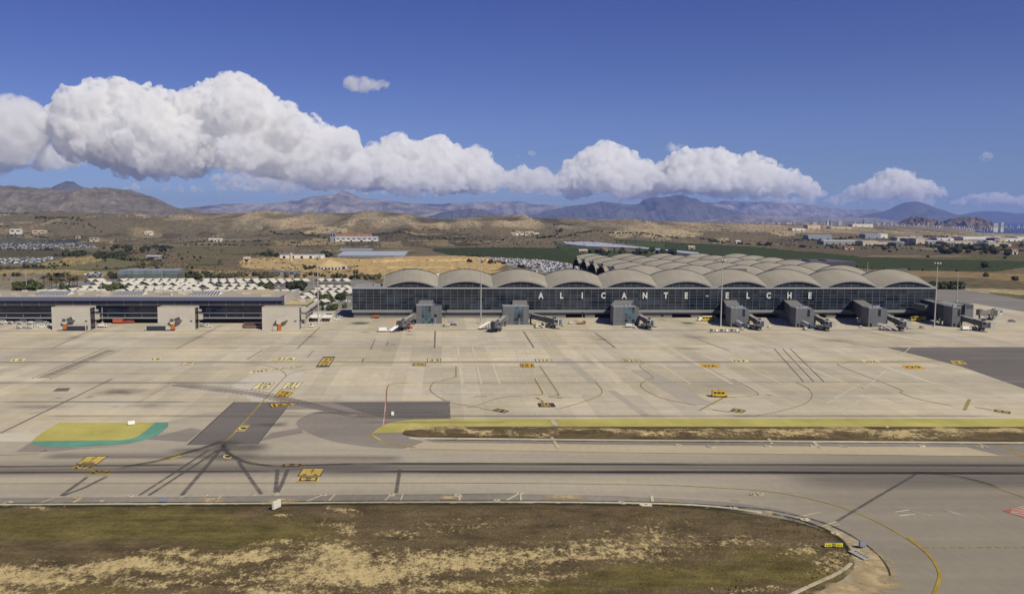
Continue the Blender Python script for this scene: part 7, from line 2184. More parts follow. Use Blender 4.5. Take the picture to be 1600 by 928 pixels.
# ------------------------------------------------------------------ parked cars: 270 single cars, the far mass as one
CARC = [("white", (0.55,0.55,0.53)), ("silver", (0.42,0.43,0.44)), ("dark", (0.05,0.055,0.065)), ("blue", (0.06,0.10,0.22)), ("red_car", (0.30,0.05,0.04)), ("grey_car", (0.2,0.2,0.21))]
def small_car(label, ci, group):
    r = thing("parked_car", label, "car", (0, 0, -500), 0, group)
    mb = MB(); mb.profile([(-2.1,0.3),(2.1,0.3),(2.1,0.75),(1.2,0.95),(0.5,1.45),(-1.3,1.45),(-2.0,0.95)], -0.88, 0.88); p1 = mb.build("body", paint(*CARC[ci]), r)
    g = MB()
    for s in (-0.892, 0.892): g.mesh([(-1.7,s,0.92),(1.0,s,0.92),(0.45,s,1.36),(-1.25,s,1.36)], [(0,1,2,3),(3,2,1,0)])
    g.mesh([(1.17,-0.75,0.99),(1.17,0.75,0.99),(0.55,0.72,1.42),(0.55,-0.72,1.42)], [(0,1,2,3)])
    p2 = g.build("window", WIN, r)
    m = MB()
    for x in (-1.35, 1.35):
        for s in (-0.8, 0.8): m.cyl((x, s - 0.1, 0.32), (x, s + 0.1, 0.32), 0.32, 0.32, 8)
    p3 = m.build("wheel_set", TYRE, r)  # all four wheels as one mesh
    return r, [(p1, []), (p2, []), (p3, [])]
protos = {}
def lot(label_fmt, group, spots, rnd, ang=0.0):
    for px, py in spots:
        ci = rnd.choices(range(6), (6, 4, 3, 2, 1, 3))[0]
        lab = label_fmt % CARC[ci][0].replace("_car", "")
        p = G(px, py); p.z = -0.27
        rz = ang + rnd.choice((0, math.pi)) + rnd.uniform(-.05, .05)
        if ci not in protos:
            protos[ci] = small_car(lab, ci, group)
            protos[ci][0].location = p; protos[ci][0].rotation_euler = (0, 0, rz)
        else:
            copy_thing(protos[ci][0], protos[ci][1], p, rz, None, lab, group)
cr = random.Random(99)
spots = []
for i in range(12):     # the lot right behind the fifth and sixth vault: rows running back to the left
    for j in range(14):
        t = i / 11.0; q = j / 13.0
        spots.append((905 - 100 * t * (1) + (q - 0.5) * 60 - 10, 431 - 20 * t + (q - .5) * 7 + cr.uniform(-.4, .4)))
spots = [s for s in spots if 790 < s[0] < 945 and 404 < s[1] < 433][:150]
lot("%s car in the packed lot behind the terminal's middle vaults", "cars in the packed lot behind the middle vaults", spots, cr, 0.4)
spots = [(cr.uniform(470, 552), 470 + cr.choice((-9, -4.5, 1, 5, 10)) + cr.uniform(-.4, .4)) for _ in range(46)]
lot("%s car parked under the canopies between the terminals", "cars under the canopies between the terminals", spots, cr, math.pi / 2)
spots = [(cr.uniform(60, 440), cr.choice((441.2, 445, 448, 451)) + cr.uniform(-.3, .3)) for _ in range(64)]
lot("%s car parked between the white canopies behind the old terminal", "cars between the canopies behind the old terminal", spots, cr, math.pi / 2)
def far_cars(name, n, poly, seed, zz=-0.3):
    rnd = random.Random(seed)
    x0, x1 = min(p[0] for p in poly), max(p[0] for p in poly); y0, y1 = min(p[1] for p in poly), max(p[1] for p in poly)
    mb = MB(); k = 0; tries = 0
    while k < n and tries < n * 20:
        tries += 1
        px, py = rnd.uniform(x0, x1), rnd.uniform(y0, y1)
        if not bool(inpoly(np.array([px]), np.array([py]), poly)[0]): continue
        p = G(px, py)
        p.y = round(p.y / 8.0) * 8.0; p.x = round(p.x / 2.6) * 2.6
        mi = rnd.choices(range(5), (6, 4, 3, 2, 3))[0]
        mb.profile([(-0.88,0.3),(0.88,0.3),(0.8,1.45),(-0.8,1.45)], -2.1, 2.1, mi)
        b = len(mb.v) - 8
        mb.v[b:] = [(a + p.x, c + p.y, d + zz) for a, c, d in mb.v[b:]]
        k += 1
    return tag(mb.build(name, [paint(*CARC[q]) for q in (0, 1, 2, 3, 5)]), kind="stuff")
far_cars("far_parked_cars", 700, [(768,403),(800,402),(860,408),(915,416),(960,424),(960,430),(900,432),(850,424),(800,414)], 1)
far_cars("far_parked_cars", 620, [(-60,379),(40,378),(147,379),(149,387),(90,390),(-60,390)], 2)
far_cars("far_parked_cars", 260, [(-60,404),(85,402),(80,406),(52,412),(-60,415)], 3)
far_cars("far_parked_cars", 60, [(135,428),(160,425),(160,432),(135,434)], 4)
sheet("car_park", [(760,402),(800,401),(860,407),(915,415),(965,424),(965,440),(900,440),(850,426),(800,416)], -0.3, asphalt_mat("lot_gravel", (0.27,0.25,0.22), 0.1, 0.2))

# ------------------------------------------------------------------ buildings on the plain
def ground_depth(px, py):
    """how far away the land is along the line through a pixel (the slope counts)"""
    Y = np.geomspace(500.0, 3950.0, 900)
    X = (px - CX) / F * Y
    Z = tz(X, Y)
    sy = CY - F * ((Z - HC) * CT + Y * ST) / (Y * CT - (Z - HC) * ST)
    k = np.nonzero(sy <= py)[0]
    return float(Y[k[0]]) if len(k) else 3800.0
def shed(label, px0, px1, pyb, pyt, wall, roof, depth=30.0, cat="shed", name="shed", group=None, pitch=0.12, doors=0, wins=0, z=None):
    p = G((px0 + px1) / 2, pyb)
    y = p.y
    if z is None:
        z = float(tz(p.x, y)) if y > 1800 else -0.35
        if y > 1800:      # stand it where the slope carries it
            y = ground_depth((px0 + px1) / 2, pyb)
            z = Zat(pyb, y)
    x0, x1 = Xat(px0, pyb, y), Xat(px1, pyb, y)
    h = max(2.5, Zat(pyt, y) - z)
    w = x1 - x0
    r = thing(name, label, cat, (x0, y, z), 0, group)
    mb = MB(); mb.box(0, w, 0, depth, -2 if y < 1800 else -14, h); mb.build("wall", wall, r)
    rh = depth * pitch
    mb = MB(); mb.mesh([(-0.4, -0.4, h + 0.003), (w + 0.4, -0.4, h + 0.003), (w + 0.4, depth / 2, h + rh), (-0.4, depth / 2, h + rh), (-0.4, depth + 0.4, h + 0.003), (w + 0.4, depth + 0.4, h + 0.003)],
                       [(0, 1, 2, 3), (3, 2, 5, 4), (0, 3, 4), (1, 5, 2)]); mb.build("roof", roof, r)
    for k in range(doors):
        mb = MB(); xx = w * (k + 0.5) / doors; mb.box(xx - min(2.2, w/doors*.3), xx + min(2.2, w/doors*.3), -0.12, -0.003, -0.2, min(h * 0.7, 4.5)); mb.build("door", VOID, r)
    for k in range(wins):
        mb = MB(); xx = w * (k + 0.5) / wins; mb.box(xx - w / wins * .3, xx + w / wins * .3, -0.12, -0.003, h * 0.55, h * 0.82); mb.build("window", NAVYG, r)
    return r
WW = M("shed_white", (0.60,0.58,0.53), 0.6, 0, 0.3, 0.1, 0.05); CW = M("shed_cream", (0.47,0.40,0.29), 0.7, 0, 0.2, 0.12, 0.05); GW = M("shed_grey", (0.24,0.245,0.26), 0.6, 0, 0.2, 0.1, 0.05)
BW = M("shed_blue_grey", (0.24,0.27,0.33), 0.5, 0.1, 0.3, 0.1, 0.05); TR = M("terracotta_roof", (0.25,0.12,0.07), 0.85, 0, 0.2, 0.2, 0.1); GR = M("grey_sheet_roof", (0.36,0.36,0.37), 0.6, 0.1, 0.3, 0.12, 0.05)
PLA = M("greenhouse_plastic", (0.42,0.44,0.46), 0.4, 0, 0.4, 0.12, 0.05, (0.1, 1, 1)); DKR = M("dark_sheet_roof", (0.13,0.13,0.14), 0.7)
# pale glass clad hall behind the canopies
y = G(CX, 435.5).y
x0, x1, x2 = Xat(183, 430, y), Xat(277, 430, y), Xat(290, 430, y + 30)
zt_ = Zat(422.5, y)
gh = thing("glass_hall", "long pale green grey glass clad hall behind the white canopies", "hall", (x0, y, 0))
o = (x0, y, 0)
PG = glassM("pale_cladding", (0.155, 0.185, 0.20), 0.35, 0.4, (2.4, 30), 0.22); PG2 = glassM("pale_green_cladding", (0.12, 0.145, 0.125), 0.35, 0.4, (2.4, 30), 0.15)
mb = MB(); mb.prism([(x0, y), (x1, y), (x2 - 2, y + 30), (x0 + 3, y + 30)], zt_ * 0.46, zt_); mb.build("upper_cladding", PG, gh, off=o)
mb = MB(); mb.prism([(x0 + 0.2, y + 0.2), (x1 - 0.1, y + 0.2), (x2 - 2.2, y + 29.8), (x0 + 3.2, y + 29.8)], -0.4, zt_ * 0.46 - 0.003); mb.build("lower_cladding", PG2, gh, off=o)
mb = MB(); mb.prism([(x0 + 0.4, y + 0.4), (x1 - 0.4, y + 0.4), (x2 - 2.6, y + 29.4), (x0 + 3.4, y + 29.4)], zt_ + 0.003, zt_ + 0.15); mb.build("roof", M("hall_roof", (0.27,0.29,0.33), 0.5), gh, off=o)
mb = MB()
rr = random.Random(3)
for k in range(9): xx = x0 + 30 + k * 3.6; mb.box(xx, xx + 2, y + 8, y + 10, zt_ + 0.153, zt_ + rr.uniform(0.8, 1.6))
mb.build("roof_plant", M("plant_metal", (0.30,0.32,0.38)), gh, off=o)
shed("long low white shed at the sand pit's upper edge", 437, 506, 403.5, 398.5, WW, GR, 16, pitch=0.08, doors=5)
shed("broad grey greenhouse roof above the sand pit", 527, 632, 401, 399, BW, PLA, 190, cat="greenhouse", name="greenhouse", pitch=0.015)
shed("narrow far greenhouse behind the broad grey one", 530, 580, 392, 390.8, BW, PLA, 60, cat="greenhouse", name="greenhouse", pitch=0.015)
shed("slim white hut row in the sand pit beside the sand cone", 501, 533, 420.5, 417.5, WW, WW, 5, cat="hut", name="site_hut", pitch=0.05, doors=6)
shed("small white hut at the right end of the hut row", 533, 541, 420, 415, WW, WW, 5, cat="hut", name="site_hut", pitch=0.05, doors=1)
shed("blue grey flat building below the sand pit", 424, 466, 428, 425, BW, M("blue_sheet_roof", (0.16,0.17,0.25), 0.5), 22, pitch=0.03, doors=2)
shed("low white building with a strip of roof behind the middle vaults", 796, 840, 427, 421.5, WW, GR, 14, pitch=0.05, wins=4)
y = G(CX, 412).y
sl = thing("silo", "tall cream silo standing in the sand pit", "silo", (Xat(455, 412, y), y, 0))
zt_ = Zat(396.5, y)
mb = MB(); mb.cyl((0,0,3), (0,0,zt_), 2.4, 2.4, 14); mb.build("tank", CW, sl)
mb = MB(); mb.cyl((0,0,zt_), (0,0,zt_+1.2), 2.4, 0.5, 14); mb.build("cap", CW, sl)
for k in range(4):
    t = k * math.pi / 2 + .78; mb = MB(); mb.cyl((1.9*math.cos(t),1.9*math.sin(t),-.3), (1.9*math.cos(t),1.9*math.sin(t),3.2), 0.25, 0.25, 6); mb.build("leg", CW, sl)
# sand cone in the pit
mb = MB(); c = G(513, 416); vv = [(c.x, c.y + 6, 9.5)]
for k in range(28):
    t = 2 * math.pi * k / 28; q = 1 + 0.12 * math.sin(3 * t + 1)
    vv.append((c.x + 27 * q * math.cos(t), c.y + 6 + 24 * q * math.sin(t), -0.4))
mb.mesh(vv, [(0, 1 + k, 1 + (k + 1) % 28) for k in range(28)])
tag(mb.build("sand_heap", M("heap_sand", (0.46,0.34,0.17), 0.9, 0, 0.1, 0.12, 0.2), smooth=False), "pale ochre cone of sand below the long white shed", "sand heap")
SANDM = M("cut_sand", (0.45,0.315,0.145), 0.95, 0, 0.1, 0.2, 0.12, (1, 1, 0.3))
def bank(label, pts, h, name="sand_bank"):
    W = smooth_pts(pts, 8); mb = MB(); rnd = random.Random(len(label)); V = []
    for p in W:
        hh = h * rnd.uniform(0.35, 1.2)
        q = rnd.uniform(-4, 4); V += [(p.x, p.y + q, -0.4), (p.x, p.y + q + 4.5, hh * 0.8), (p.x + rnd.uniform(-1,1), p.y + q + 11, hh), (p.x, p.y + 30, -0.4)]
    n_ = len(W)
    mb.mesh(V, [(4*i + j, 4*(i+1) + j, 4*(i+1) + j + 1, 4*i + j + 1) for i in range(n_ - 1) for j in range(3)])
    return tag(mb.build(name, SANDM), kind="structure")
bank("long cut bank", [(560,408),(600,409.5),(640,407),(690,408.5),(730,406.5),(775,409),(792,413)], 3.2)
bank("low bank", [(600,419),(660,418),(710,419),(735,422)], 1.6)
# factory with terracotta roofs under the hills
shed("dark tower block at the left end of the terracotta roofed factory", 516, 524, 377, 363, GW, DKR, 14, cat="factory", name="factory_block", wins=2)
shed("long grey white factory hall below the terracotta roofs", 524, 590, 377.5, 371.5, WW, GR, 34, cat="factory", name="factory_hall", doors=4, wins=8)
shed("left terracotta roofed hall behind the long factory hall", 523, 553, 371.5, 368.5, CW, TR, 34, cat="factory", name="factory_hall", pitch=0.18, wins=5)
shed("right terracotta roofed hall behind the long factory hall", 556, 580, 371.5, 367.8, CW, TR, 34, cat="factory", name="factory_hall", pitch=0.18, wins=4)
shed("dark glazed block at the right end of the factory", 571, 592, 377, 372, GW, DKR, 20, cat="factory", name="factory_block", wins=6)
# farmhouses at left and middle
for i, (a, c, pb, pt, lab, w_, r_) in enumerate([
  (15, 33, 366, 359, "white farmhouse at the far left below the hills", WW, CW), (50, 72, 365.5, 361, "long pale farm wall building left of the hill track", CW, CW), (140, 153, 378, 371.5, "cream ruin beside the upper car lot", CW, DKR),
  (226, 238, 367, 363, "bright white house below the brown hills at left", WW, WW), (326, 347, 377.5, 374, "white flat house behind the dark orchard", WW, WW), (228, 250, 405, 401, "small grey house in the trees left of the orchard", GW, GR),
  (380, 390, 409, 404, "tiny cream house at the left end of the sand pit", CW, CW), (118, 124, 373, 369, "small pale house above the upper car lot", CW, TR), (940, 949, 394, 389, "cream house among the trees behind the rear vaults", CW, TR),
  (905, 918, 395, 391.5, "low cream house beside the green orchard", CW, CW), (806, 818, 367, 362.5, "white hamlet house under the middle hills", WW, TR), (820, 834, 368.5, 363, "second hamlet house under the middle hills with cream walls", CW, CW), (835, 842, 369, 365, "smallest hamlet house under the middle hills", WW, WW),
  (1076, 1086, 391, 386, "sandy walled house in the green orchard at right", CW, CW), (1150, 1157, 380, 377, "white cube house beyond the orchard", WW, WW), (1320, 1334, 390, 386.5, "low terracotta house below the grey hall at right", CW, TR), (1472, 1482, 393, 388.5, "brick coloured house among trees at right", M("brick_red", (0.30,0.15,0.10), 0.8), TR), (1582, 1590, 397, 391, "red roofed house at the right edge", WW, TR)]):
    shed(lab, a, c, pb, pt, w_, r_, 12, cat="house", name="house", pitch=0.2, wins=2, doors=1)
# white plastic strip over the crops
W = gp([(874,376.5),(912,377.2),(985,386),(1020,389.5),(1092,396.5),(1088,400),(1020,391.5),(985,389),(920,386.5),(884,382.5)])
mb = MB(); mb.prism([(p.x, p.y) for p in W], -0.3, 2.6)
tag(mb.build("crop_cover", PLA), "long grey white plastic crop cover curving behind the rear vaults", "crop cover")
# industrial sheds at right
IND = [(1263,1300,375,368,BW,GR,"blue grey industrial shed with a pale roof at the estate's left end",3),(1287,1348,382.5,376.5,GW,WW,"widest flat roofed hall of the estate with a dark front",6),(1348,1372,384,377,CW,CW,"cream hall with dark doorways in front of the estate",2),(1372,1413,383.5,378,CW,GW,"cream wall hall right of the dark doorways",3),
 (1352,1376,373,366.5,BW,GR,"pale blue warehouse behind the estate's middle",2),(1375,1387,372.5,366,WW,WW,"bright white block at the right end of the pale blue warehouse",1),(1402,1432,375.5,371.5,CW,WW,"cream shed with a white roof near the estate's middle",3),(1418,1432,380,373,GW,GR,"dark grey works beside the yellow beige hall",2),(1431,1445,381.5,373,CW,CW,"tall yellow beige hall in the estate",1),
 (1450,1475,381.5,377,BW,WW,"light blue fronted shed right of the beige hall",3),(1475,1520,382,377.5,CW,CW,"long cream shed along the estate road",4),(1464,1490,376,372,WW,GR,"white shed behind the long cream one",2),(1505,1552,377,370.5,WW,WW,"largest white warehouse of the estate",5),(1554,1562,379,372.5,GW,DKR,"small dark block right of the largest white warehouse",1),
 (1562,1572,379,372,CW,CW,"beige block near the estate's right end",1),(1572,1590,377.5,372.5,WW,GR,"grey roofed shed at the estate's right end",2),(1590,1640,376.5,371,WW,WW,"white warehouse cut by the photo's right edge",3),(1545,1580,385,381,CW,CW,"low cream yard wall building below the right warehouses",3),(1262,1282,358,352,CW,M("yellow_hall_roof", (0.40,0.34,0.18), 0.7),"yellow beige hall on the ridge left of the long cream hall",2),(1298,1330,358.5,355,CW,CW,"dull olive hall on the ridge",2),
 (1332,1364,354.5,350.5,WW,CW,"long cream hall on the ridge below the dark tower",3),(1238,1258,361,357,WW,GR,"small white works beside the bare quarry slope",2),(1400,1412,385,380,DKR,DKR,"dark open shed left of the trees in the estate",1)]
for a, c, pb, pt, w_, r_, lab, d_ in IND:
    shed(lab, a, c, pb, pt, w_, r_, 40, cat="industrial building", name="industrial_shed", pitch=0.04, doors=d_)
for k in range(26):
    px = R6.uniform(1335, 1610); py = R6.uniform(371, 385); w_ = R6.uniform(6, 20); h_ = R6.uniform(1.6, 3.6)
    shed("small pale shed among the bigger halls of the industrial estate", px, px + w_, py, py - h_, R6.choice((WW, CW, GW, BW)), R6.choice((GR, WW, CW, TR, DKR)), R6.uniform(12, 30), cat="shed", name="small_shed", group="small sheds of the industrial estate", pitch=0.08, doors=R6.choice((1, 2)))
hedges("hedgerow", [[(1340,386),(1420,383),(1500,384),(1610,383)],[(1230,378),(1300,377),(1350,374)],[(1400,376),(1480,378),(1560,376)],[(1440,372),(1520,371),(1610,373)]], 4.5, (1.2, 3.4), LF_D, 24, 5.0)
# the far town: towers and blocks, one built per shape and copied
TWM = []
for nm, c in (("town_white", (0.50,0.49,0.47)), ("town_cream", (0.42,0.37,0.31)), ("town_grey", (0.30,0.30,0.31)), ("town_rose", (0.36,0.27,0.22))):
    TWM.append(M(nm, c, 0.7, 0, 0.2, 0.1, 0.02))
TWIN = M("town_window", (0.16,0.16,0.175), 0.4)
def town_block(k):
    r = thing("town_building", "pale flat block in the far town on the horizon", "town building", (0,0,-900), 0, "blocks of the far town on the horizon")
    w, d, h = [(16, 14, 22), (30, 14, 16), (14, 14, 38), (46, 16, 12), (20, 20, 28)][k]
    mb = MB(); mb.box(-w/2, w/2, -d/2, d/2, -30, h); p1 = mb.build("wall", TWM[k % 4], r)
    mb = MB(); nf = int(h / 4)
    for f in range(nf): mb.box(-w/2 + 1, w/2 - 1, -d/2 - 0.25, -d/2 - 0.02, f * 4 + 1.4, f * 4 + 3.0)
    p2 = mb.build("window_bands", TWIN, r)
    mb = MB(); mb.box(-w/4, w/4, -d/4, d/4, h + 0.02, h + 3); p3 = mb.build("roof_hut", TWM[(k + 1) % 4], r)
    return r, [(p1, []), (p2, []), (p3, [])]
TB = [town_block(k) for k in range(5)]
used = set()
tr_ = random.Random(17)
def town(n, px0, px1, py0, py1, D0, D1, label, group, smin=0.7, smax=1.3, kinds=(0,1,1,2,3,3,4)):
    for _ in range(n):
        k = tr_.choice(kinds)
        px = tr_.uniform(px0, px1); Y = tr_.uniform(D0, D1); py = tr_.uniform(py0, py1)
        s = tr_.uniform(smin, smax)
        p = A(px, py, Y)
        tz_ = float(tz(p.x, p.y))
        p.z = max(p.z, tz_)
        if k not in used:
            used.add(k); r = TB[k][0]
            r.location = p; r.rotation_euler = (0, 0, tr_.uniform(-.5, .5)); r.scale = (s, s, s); r["label"] = label; r["group"] = group
        else:
            copy_thing(TB[k][0], TB[k][1], p, tr_.uniform(-.5, .5), s, label, group)
town(44, 1085, 1270, 348.5, 350.5, 7000, 9000, "tiny pale block of the far town left of the ridge halls", "town blocks left of the ridge halls", 0.35, 0.75, (0,1,3,3))
town(40, 1270, 1400, 349, 352.5, 7000, 9000, "pale block of the far town behind the ridge halls", "town blocks behind the ridge halls", 0.4, 0.9)
town(64, 1385, 1470, 353, 359, 6500, 8000, "pale block of the town at the foot of the craggy hill", "town blocks at the foot of the craggy hill", 0.2, 0.5)
town(50, 1465, 1550, 354, 361, 6500, 8300, "pale block of the town at the foot of the domed hill", "town blocks at the foot of the domed hill", 0.2, 0.5)
town(24, 1535, 1610, 353, 357.5, 9000, 11000, "hazy seafront block right of the domed hill", "seafront blocks right of the domed hill", 0.25, 0.6, (0,1,2,4))
town(18, 690, 725, 343, 345.2, 7000, 9000, "tiny white block of the town seen through the gap in the hills", "town blocks in the hill gap", 0.3, 0.5, (0,1,3))
for px, pb, pt, lab, w_ in [(1351.5, 350, 343.5, "dark narrow tower above the long cream hall on the ridge", 24), (1312, 352, 345.5, "bright white tower block in the far town", 34), (1434, 361, 349.5, "slim white tower before the craggy hill", 14), (1449, 360, 348.5, "slim pale chimney like tower between the two hills", 9), (1555, 356, 349, "broad pale seafront tower right of the domed hill", 40), (1565, 356, 348, "slim seafront tower beside the broad one", 26), (1493, 362.5, 357, "bright white port block before the domed hill", 22), (1500, 362.5, 357.5, "second bright white port block before the domed hill", 18), (1516, 362, 358, "third white port block nearer the sea", 16)]:
    Y = 7300; p = A(px, pb, Y); h = Zat(pt, Y) - p.z
    r = thing("tower_block", lab, "tower block", p)
    mb = MB(); mb.box(-w_/2, w_/2, -8, 8, -40, h); mb.build("wall", TWM[2] if "dark" in lab else TWM[0], r)
    mb = MB()
    for f in range(max(2, int(h / 5))): mb.box(-w_/2 + 1, w_/2 - 1, -8.3, -8.02, f * 5 + 1.5, f * 5 + 3.6)
    mb.build("window_bands", TWIN, r)
# ------------------------------------------------------------------ clouds
def vol_mat(name, dens, col=(1, 1, 1), aniso=0.0, scale=0, lo=0.44):
    m = bpy.data.materials.new(name)
    m.use_nodes = True
    n = m.node_tree
    n.nodes.clear()
    out = n.nodes.new("ShaderNodeOutputMaterial")
    v = n.nodes.new("ShaderNodeVolumePrincipled")
    v.inputs["Color"].default_value = (*col, 1)
    v.inputs["Density"].default_value = dens
    v.inputs["Anisotropy"].default_value = aniso
    if scale:
        tc = n.nodes.new("ShaderNodeNewGeometry")
        nz = n.nodes.new("ShaderNodeTexNoise")
        nz.inputs["Scale"].default_value = 1.0 / scale
        nz.inputs["Detail"].default_value = 6.0
        nz.inputs["Roughness"].default_value = 0.62
        mr = n.nodes.new("ShaderNodeMapRange")
        mr.inputs[1].default_value = lo
        mr.inputs[2].default_value = lo + 0.19
        mr.inputs[3].default_value = 0.0
        mr.inputs[4].default_value = dens
        n.links.new(tc.outputs["Position"], nz.inputs["Vector"])
        n.links.new(nz.outputs[0], mr.inputs[0])
        n.links.new(mr.outputs[0], v.inputs["Density"])
    n.links.new(v.outputs[0], out.inputs["Volume"])
    return m

def cloud(name, prof, D, dens, seed, label, depth=1.2, soft=1.0, n_big=60, n_small=260, lo=0.36, grain=26):
    """prof: (px, ytop, ybase); D metres away. Union of puffs, remeshed, roughened."""
    rnd = random.Random(seed)
    s = D / F
    xs = [p[0] for p in prof]
    def at(px):
        return (np.interp(px, xs, [p[1] for p in prof]), np.interp(px, xs, [p[2] for p in prof]))
    bm = bmesh.new()
    def puff(px, py, r, dd, sq=1.0):
        c = A(px, py, D + dd)
        bmesh.ops.create_icosphere(bm, subdivisions=2, radius=r * s,
                                   matrix=Matrix.Translation(c) @ Matrix.Diagonal((1.1, 1.0, sq, 1)))
    x0, x1 = xs[0], xs[-1]
    for i in range(n_big):
        px = rnd.uniform(x0, x1)
        yt, yb = at(px)
        h = yb - yt
        if h < 3:
            continue
        r = h * rnd.uniform(0.26, 0.42)
        r = min(r, 40)
        py = rnd.uniform(yt + r * 0.9, max(yt + r, yb - r * 0.55))
        puff(px, py, r, rnd.uniform(-0.5, 0.8) * h * s * depth, 0.85)
    for i in range(n_small):
        px = rnd.uniform(x0, x1)
        yt, yb = at(px)
        h = yb - yt
        if h < 3:
            continue
        r = min(h * rnd.uniform(0.07, 0.2), rnd.uniform(5, 17))
        k = rnd.random() ** 1.6
        py = yt + r * 0.8 + k * (h * 0.75)
        puff(px, py, r, (rnd.uniform(-0.9, 0.1)) * h * s * depth * (0.35 + 0.65 * k), rnd.uniform(0.75, 1.0))
    me = bpy.data.meshes.new(name)
    bm.to_mesh(me)
    bm.free()
    o = bpy.data.objects.new(name, me)
    SC.collection.objects.link(o)
    def rem(v):
        md = o.modifiers.new("union", 'REMESH')
        md.mode = 'VOXEL'
        md.voxel_size = v
        md.use_smooth_shade = True
    def dis(sz, st, depth_=2):
        t = bpy.data.textures.new(name + "_rough", 'CLOUDS')
        t.noise_scale = sz * s
        t.noise_depth = depth_
        d = o.modifiers.new("rough", 'DISPLACE')
        d.texture = t
        d.texture_coords = 'GLOBAL'
        d.strength = st * s * soft
        d.mid_level = 0.5
    rem(4.0 * s)
    dis(34, 22)
    dis(15, 13)
    rem(1.9 * s)
    dis(7, 7.0)
    dis(3.4, 4.2)
    o.data.materials.append(vol_mat(name + "_vapour", dens / s, scale=grain * s, lo=lo))
    o["label"] = label
    o["category"] = "cloud"
    o["kind"] = "structure"
    return o

CB = [(78,178,200),(95,150,228),(120,133,244),(150,121,258),(185,117,262),(225,131,266),(262,140,268),(300,137,270),(325,134,272),
      (345,113,274),(385,117,276),(415,140,278),(430,155,280),(450,178,284),(480,182,286),(510,190,290),(545,198,292),(558,225,290),(580,262,284)]
cloud("cloud", CB, 22000, 0.26, 3, "biggest white cumulus cloud bank above the left mountains", n_big=110, n_small=520, depth=1.4, lo=0.42, grain=11)
cloud("cloud", [(-90,190,240),(-40,160,262),(10,152,258),(40,152,250),(62,175,232),(75,188,212)], 24000, 0.07, 5, "ragged grey cloud at the left edge of the sky", lo=0.42, grain=18)
cloud("cloud", [(-90,228,272),(0,238,270),(40,238,268),(62,224,266),(100,222,266),(128,238,262),(165,240,256)], 26000, 0.09, 6, "low flat grey cloud below the ragged one", n_small=160, lo=0.42, grain=16)
cloud("cloud", [(180,255,274),(205,240,278),(230,238,278),(262,246,276),(285,262,272)], 26000, 0.2, 7, "small puffy cloud hanging below the biggest cloud bank", n_small=120, lo=0.43, grain=9)
cloud("cloud", [(560,262,296),(580,232,298),(600,214,298),(622,208,298),(645,222,298),(668,216,298),(685,212,298),(700,226,298),(720,232,298)], 27000, 0.26, 8, "white cumulus cloud joining the biggest bank on its right", n_big=50, n_small=380, lo=0.42, grain=9)
cloud("cloud", [(700,246,298),(722,232,298),(745,230,298),(765,246,298),(780,266,296),(800,272,294)], 28000, 0.24, 19, "lumpy white cloud between the joined cumulus and the low gap", n_big=40, n_small=260, lo=0.43, grain=9)
cloud("cloud", [(785,270,296),(812,258,298),(840,264,300),(862,270,300),(885,276,298)], 30000, 0.2, 9, "low white cumulus cloud between the two taller ones", n_small=200, lo=0.44, grain=9)
cloud("cloud", [(868,275,298),(895,250,302),(920,234,304),(945,222,304),(972,230,304),(1000,246,304),(1030,252,302),(1050,250,300)], 31000, 0.30, 10, "rounded white cumulus cloud above the bare middle mountains", n_small=360, lo=0.42, grain=9)
cloud("cloud", [(1030,254,298),(1062,236,302),(1090,232,304),(1120,230,305),(1140,238,305),(1155,252,305),(1172,238,306),(1188,242,306),(1200,258,307),(1222,257,308),(1240,267,308),(1262,275,308),(1282,288,308)], 31000, 0.32, 11, "tallest white cumulus cloud right of the terminal roof", n_big=70, n_small=420, lo=0.42, grain=9)
cloud("cloud", [(1320,298,310),(1345,286,312),(1370,276,312),(1390,263,311),(1410,264,311),(1430,276,311),(1455,284,311),(1482,296,309)], 34000, 0.24, 12, "small cumulus cloud above the cone shaped mountain", n_small=220, lo=0.43, grain=9)
cloud("cloud", [(1480,310,322),(1510,302,324),(1530,300,324),(1550,298,322),(1580,306,326),(1640,300,326),(1700,306,326)], 36000, 0.16, 13, "thin low cloud strip at the right edge of the sky", n_small=100, lo=0.42, grain=12)
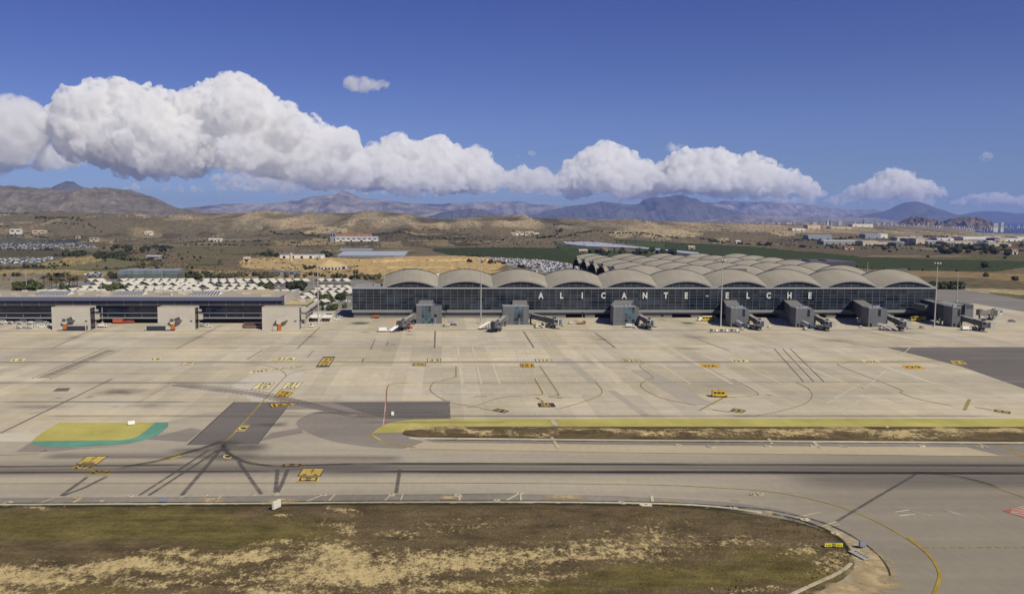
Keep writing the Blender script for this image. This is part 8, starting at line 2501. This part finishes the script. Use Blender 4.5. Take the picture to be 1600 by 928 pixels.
cloud("cloud", [(534,126,134),(545,120,139),(556,122,141),(568,124,141),(582,123,142),(596,124,142),(608,128,139)], 30000, 0.045, 14, "tiny faint cloud alone high in the blue sky", n_small=60, lo=0.34, grain=12)
cloud("cloud", [(1042,226,232),(1055,220,236),(1066,221,236),(1078,226,232)], 31000, 0.05, 15, "tiny grey cloud scrap above the tallest right cumulus", n_small=20, lo=0.42, grain=12)
cloud("cloud", [(190,288,296),(240,284,300),(300,288,302),(360,286,304),(420,288,306),(480,290,306),(540,292,306),(620,294,308),(700,296,308)], 37000, 0.16, 16, "thin broken cloud layer under the biggest cloud bank", n_small=160, lo=0.42, grain=12)
cloud("cloud", [(330,270,290),(380,266,294),(430,262,298),(470,268,300),(500,264,300),(545,266,302)], 33000, 0.12, 17, "grey cloud tucked under the right end of the biggest bank", n_small=160, lo=0.44, grain=9)
cloud("cloud", [(1120,306,318),(1180,304,320),(1240,306,322),(1300,304,322),(1360,308,322),(1420,306,320),(1480,310,322)], 38000, 0.15, 18, "pale low cloud layer behind the right mountains", n_small=160, lo=0.42, grain=12)
cloud("cloud", [(800,292,304),(850,290,306),(900,292,308),(960,294,308),(1030,296,308)], 38000, 0.15, 20, "pale low cloud layer behind the middle mountains", n_small=120, lo=0.42, grain=12)
for (x, y, w, h, D, lab) in [(70,232,26,9,23000,"torn scrap of cloud under the left end of the biggest bank"),(600,205,18,5,26500,"torn scrap of cloud over the joined cumulus"),(835,240,16,5,30000,"faint scrap of cloud above the low gap between cumulus"),(808,246,9,4,30000,"smallest faint scrap of cloud left of the gap"),(1545,246,10,5,33000,"faint scrap of cloud high at the right edge"),(320,288,30,6,30000,"torn scrap of cloud below the middle of the biggest bank"),(1300,296,20,6,33000,"torn scrap of cloud right of the tallest cumulus"),(455,174,16,6,21500,"torn scrap of cloud on the biggest bank's sloping right shoulder"),(28,205,30,10,23500,"torn scrap of cloud at the far left")]:
    cloud("cloud", [(x - w, y - h * .2, y + h * .3), (x - w * .3, y - h, y + h * .6), (x + w * .4, y - h * .8, y + h * .6), (x + w, y - h * .1, y + h * .3)], D, 0.05, int(x), lab, n_big=14, n_small=50, lo=0.40, grain=10)
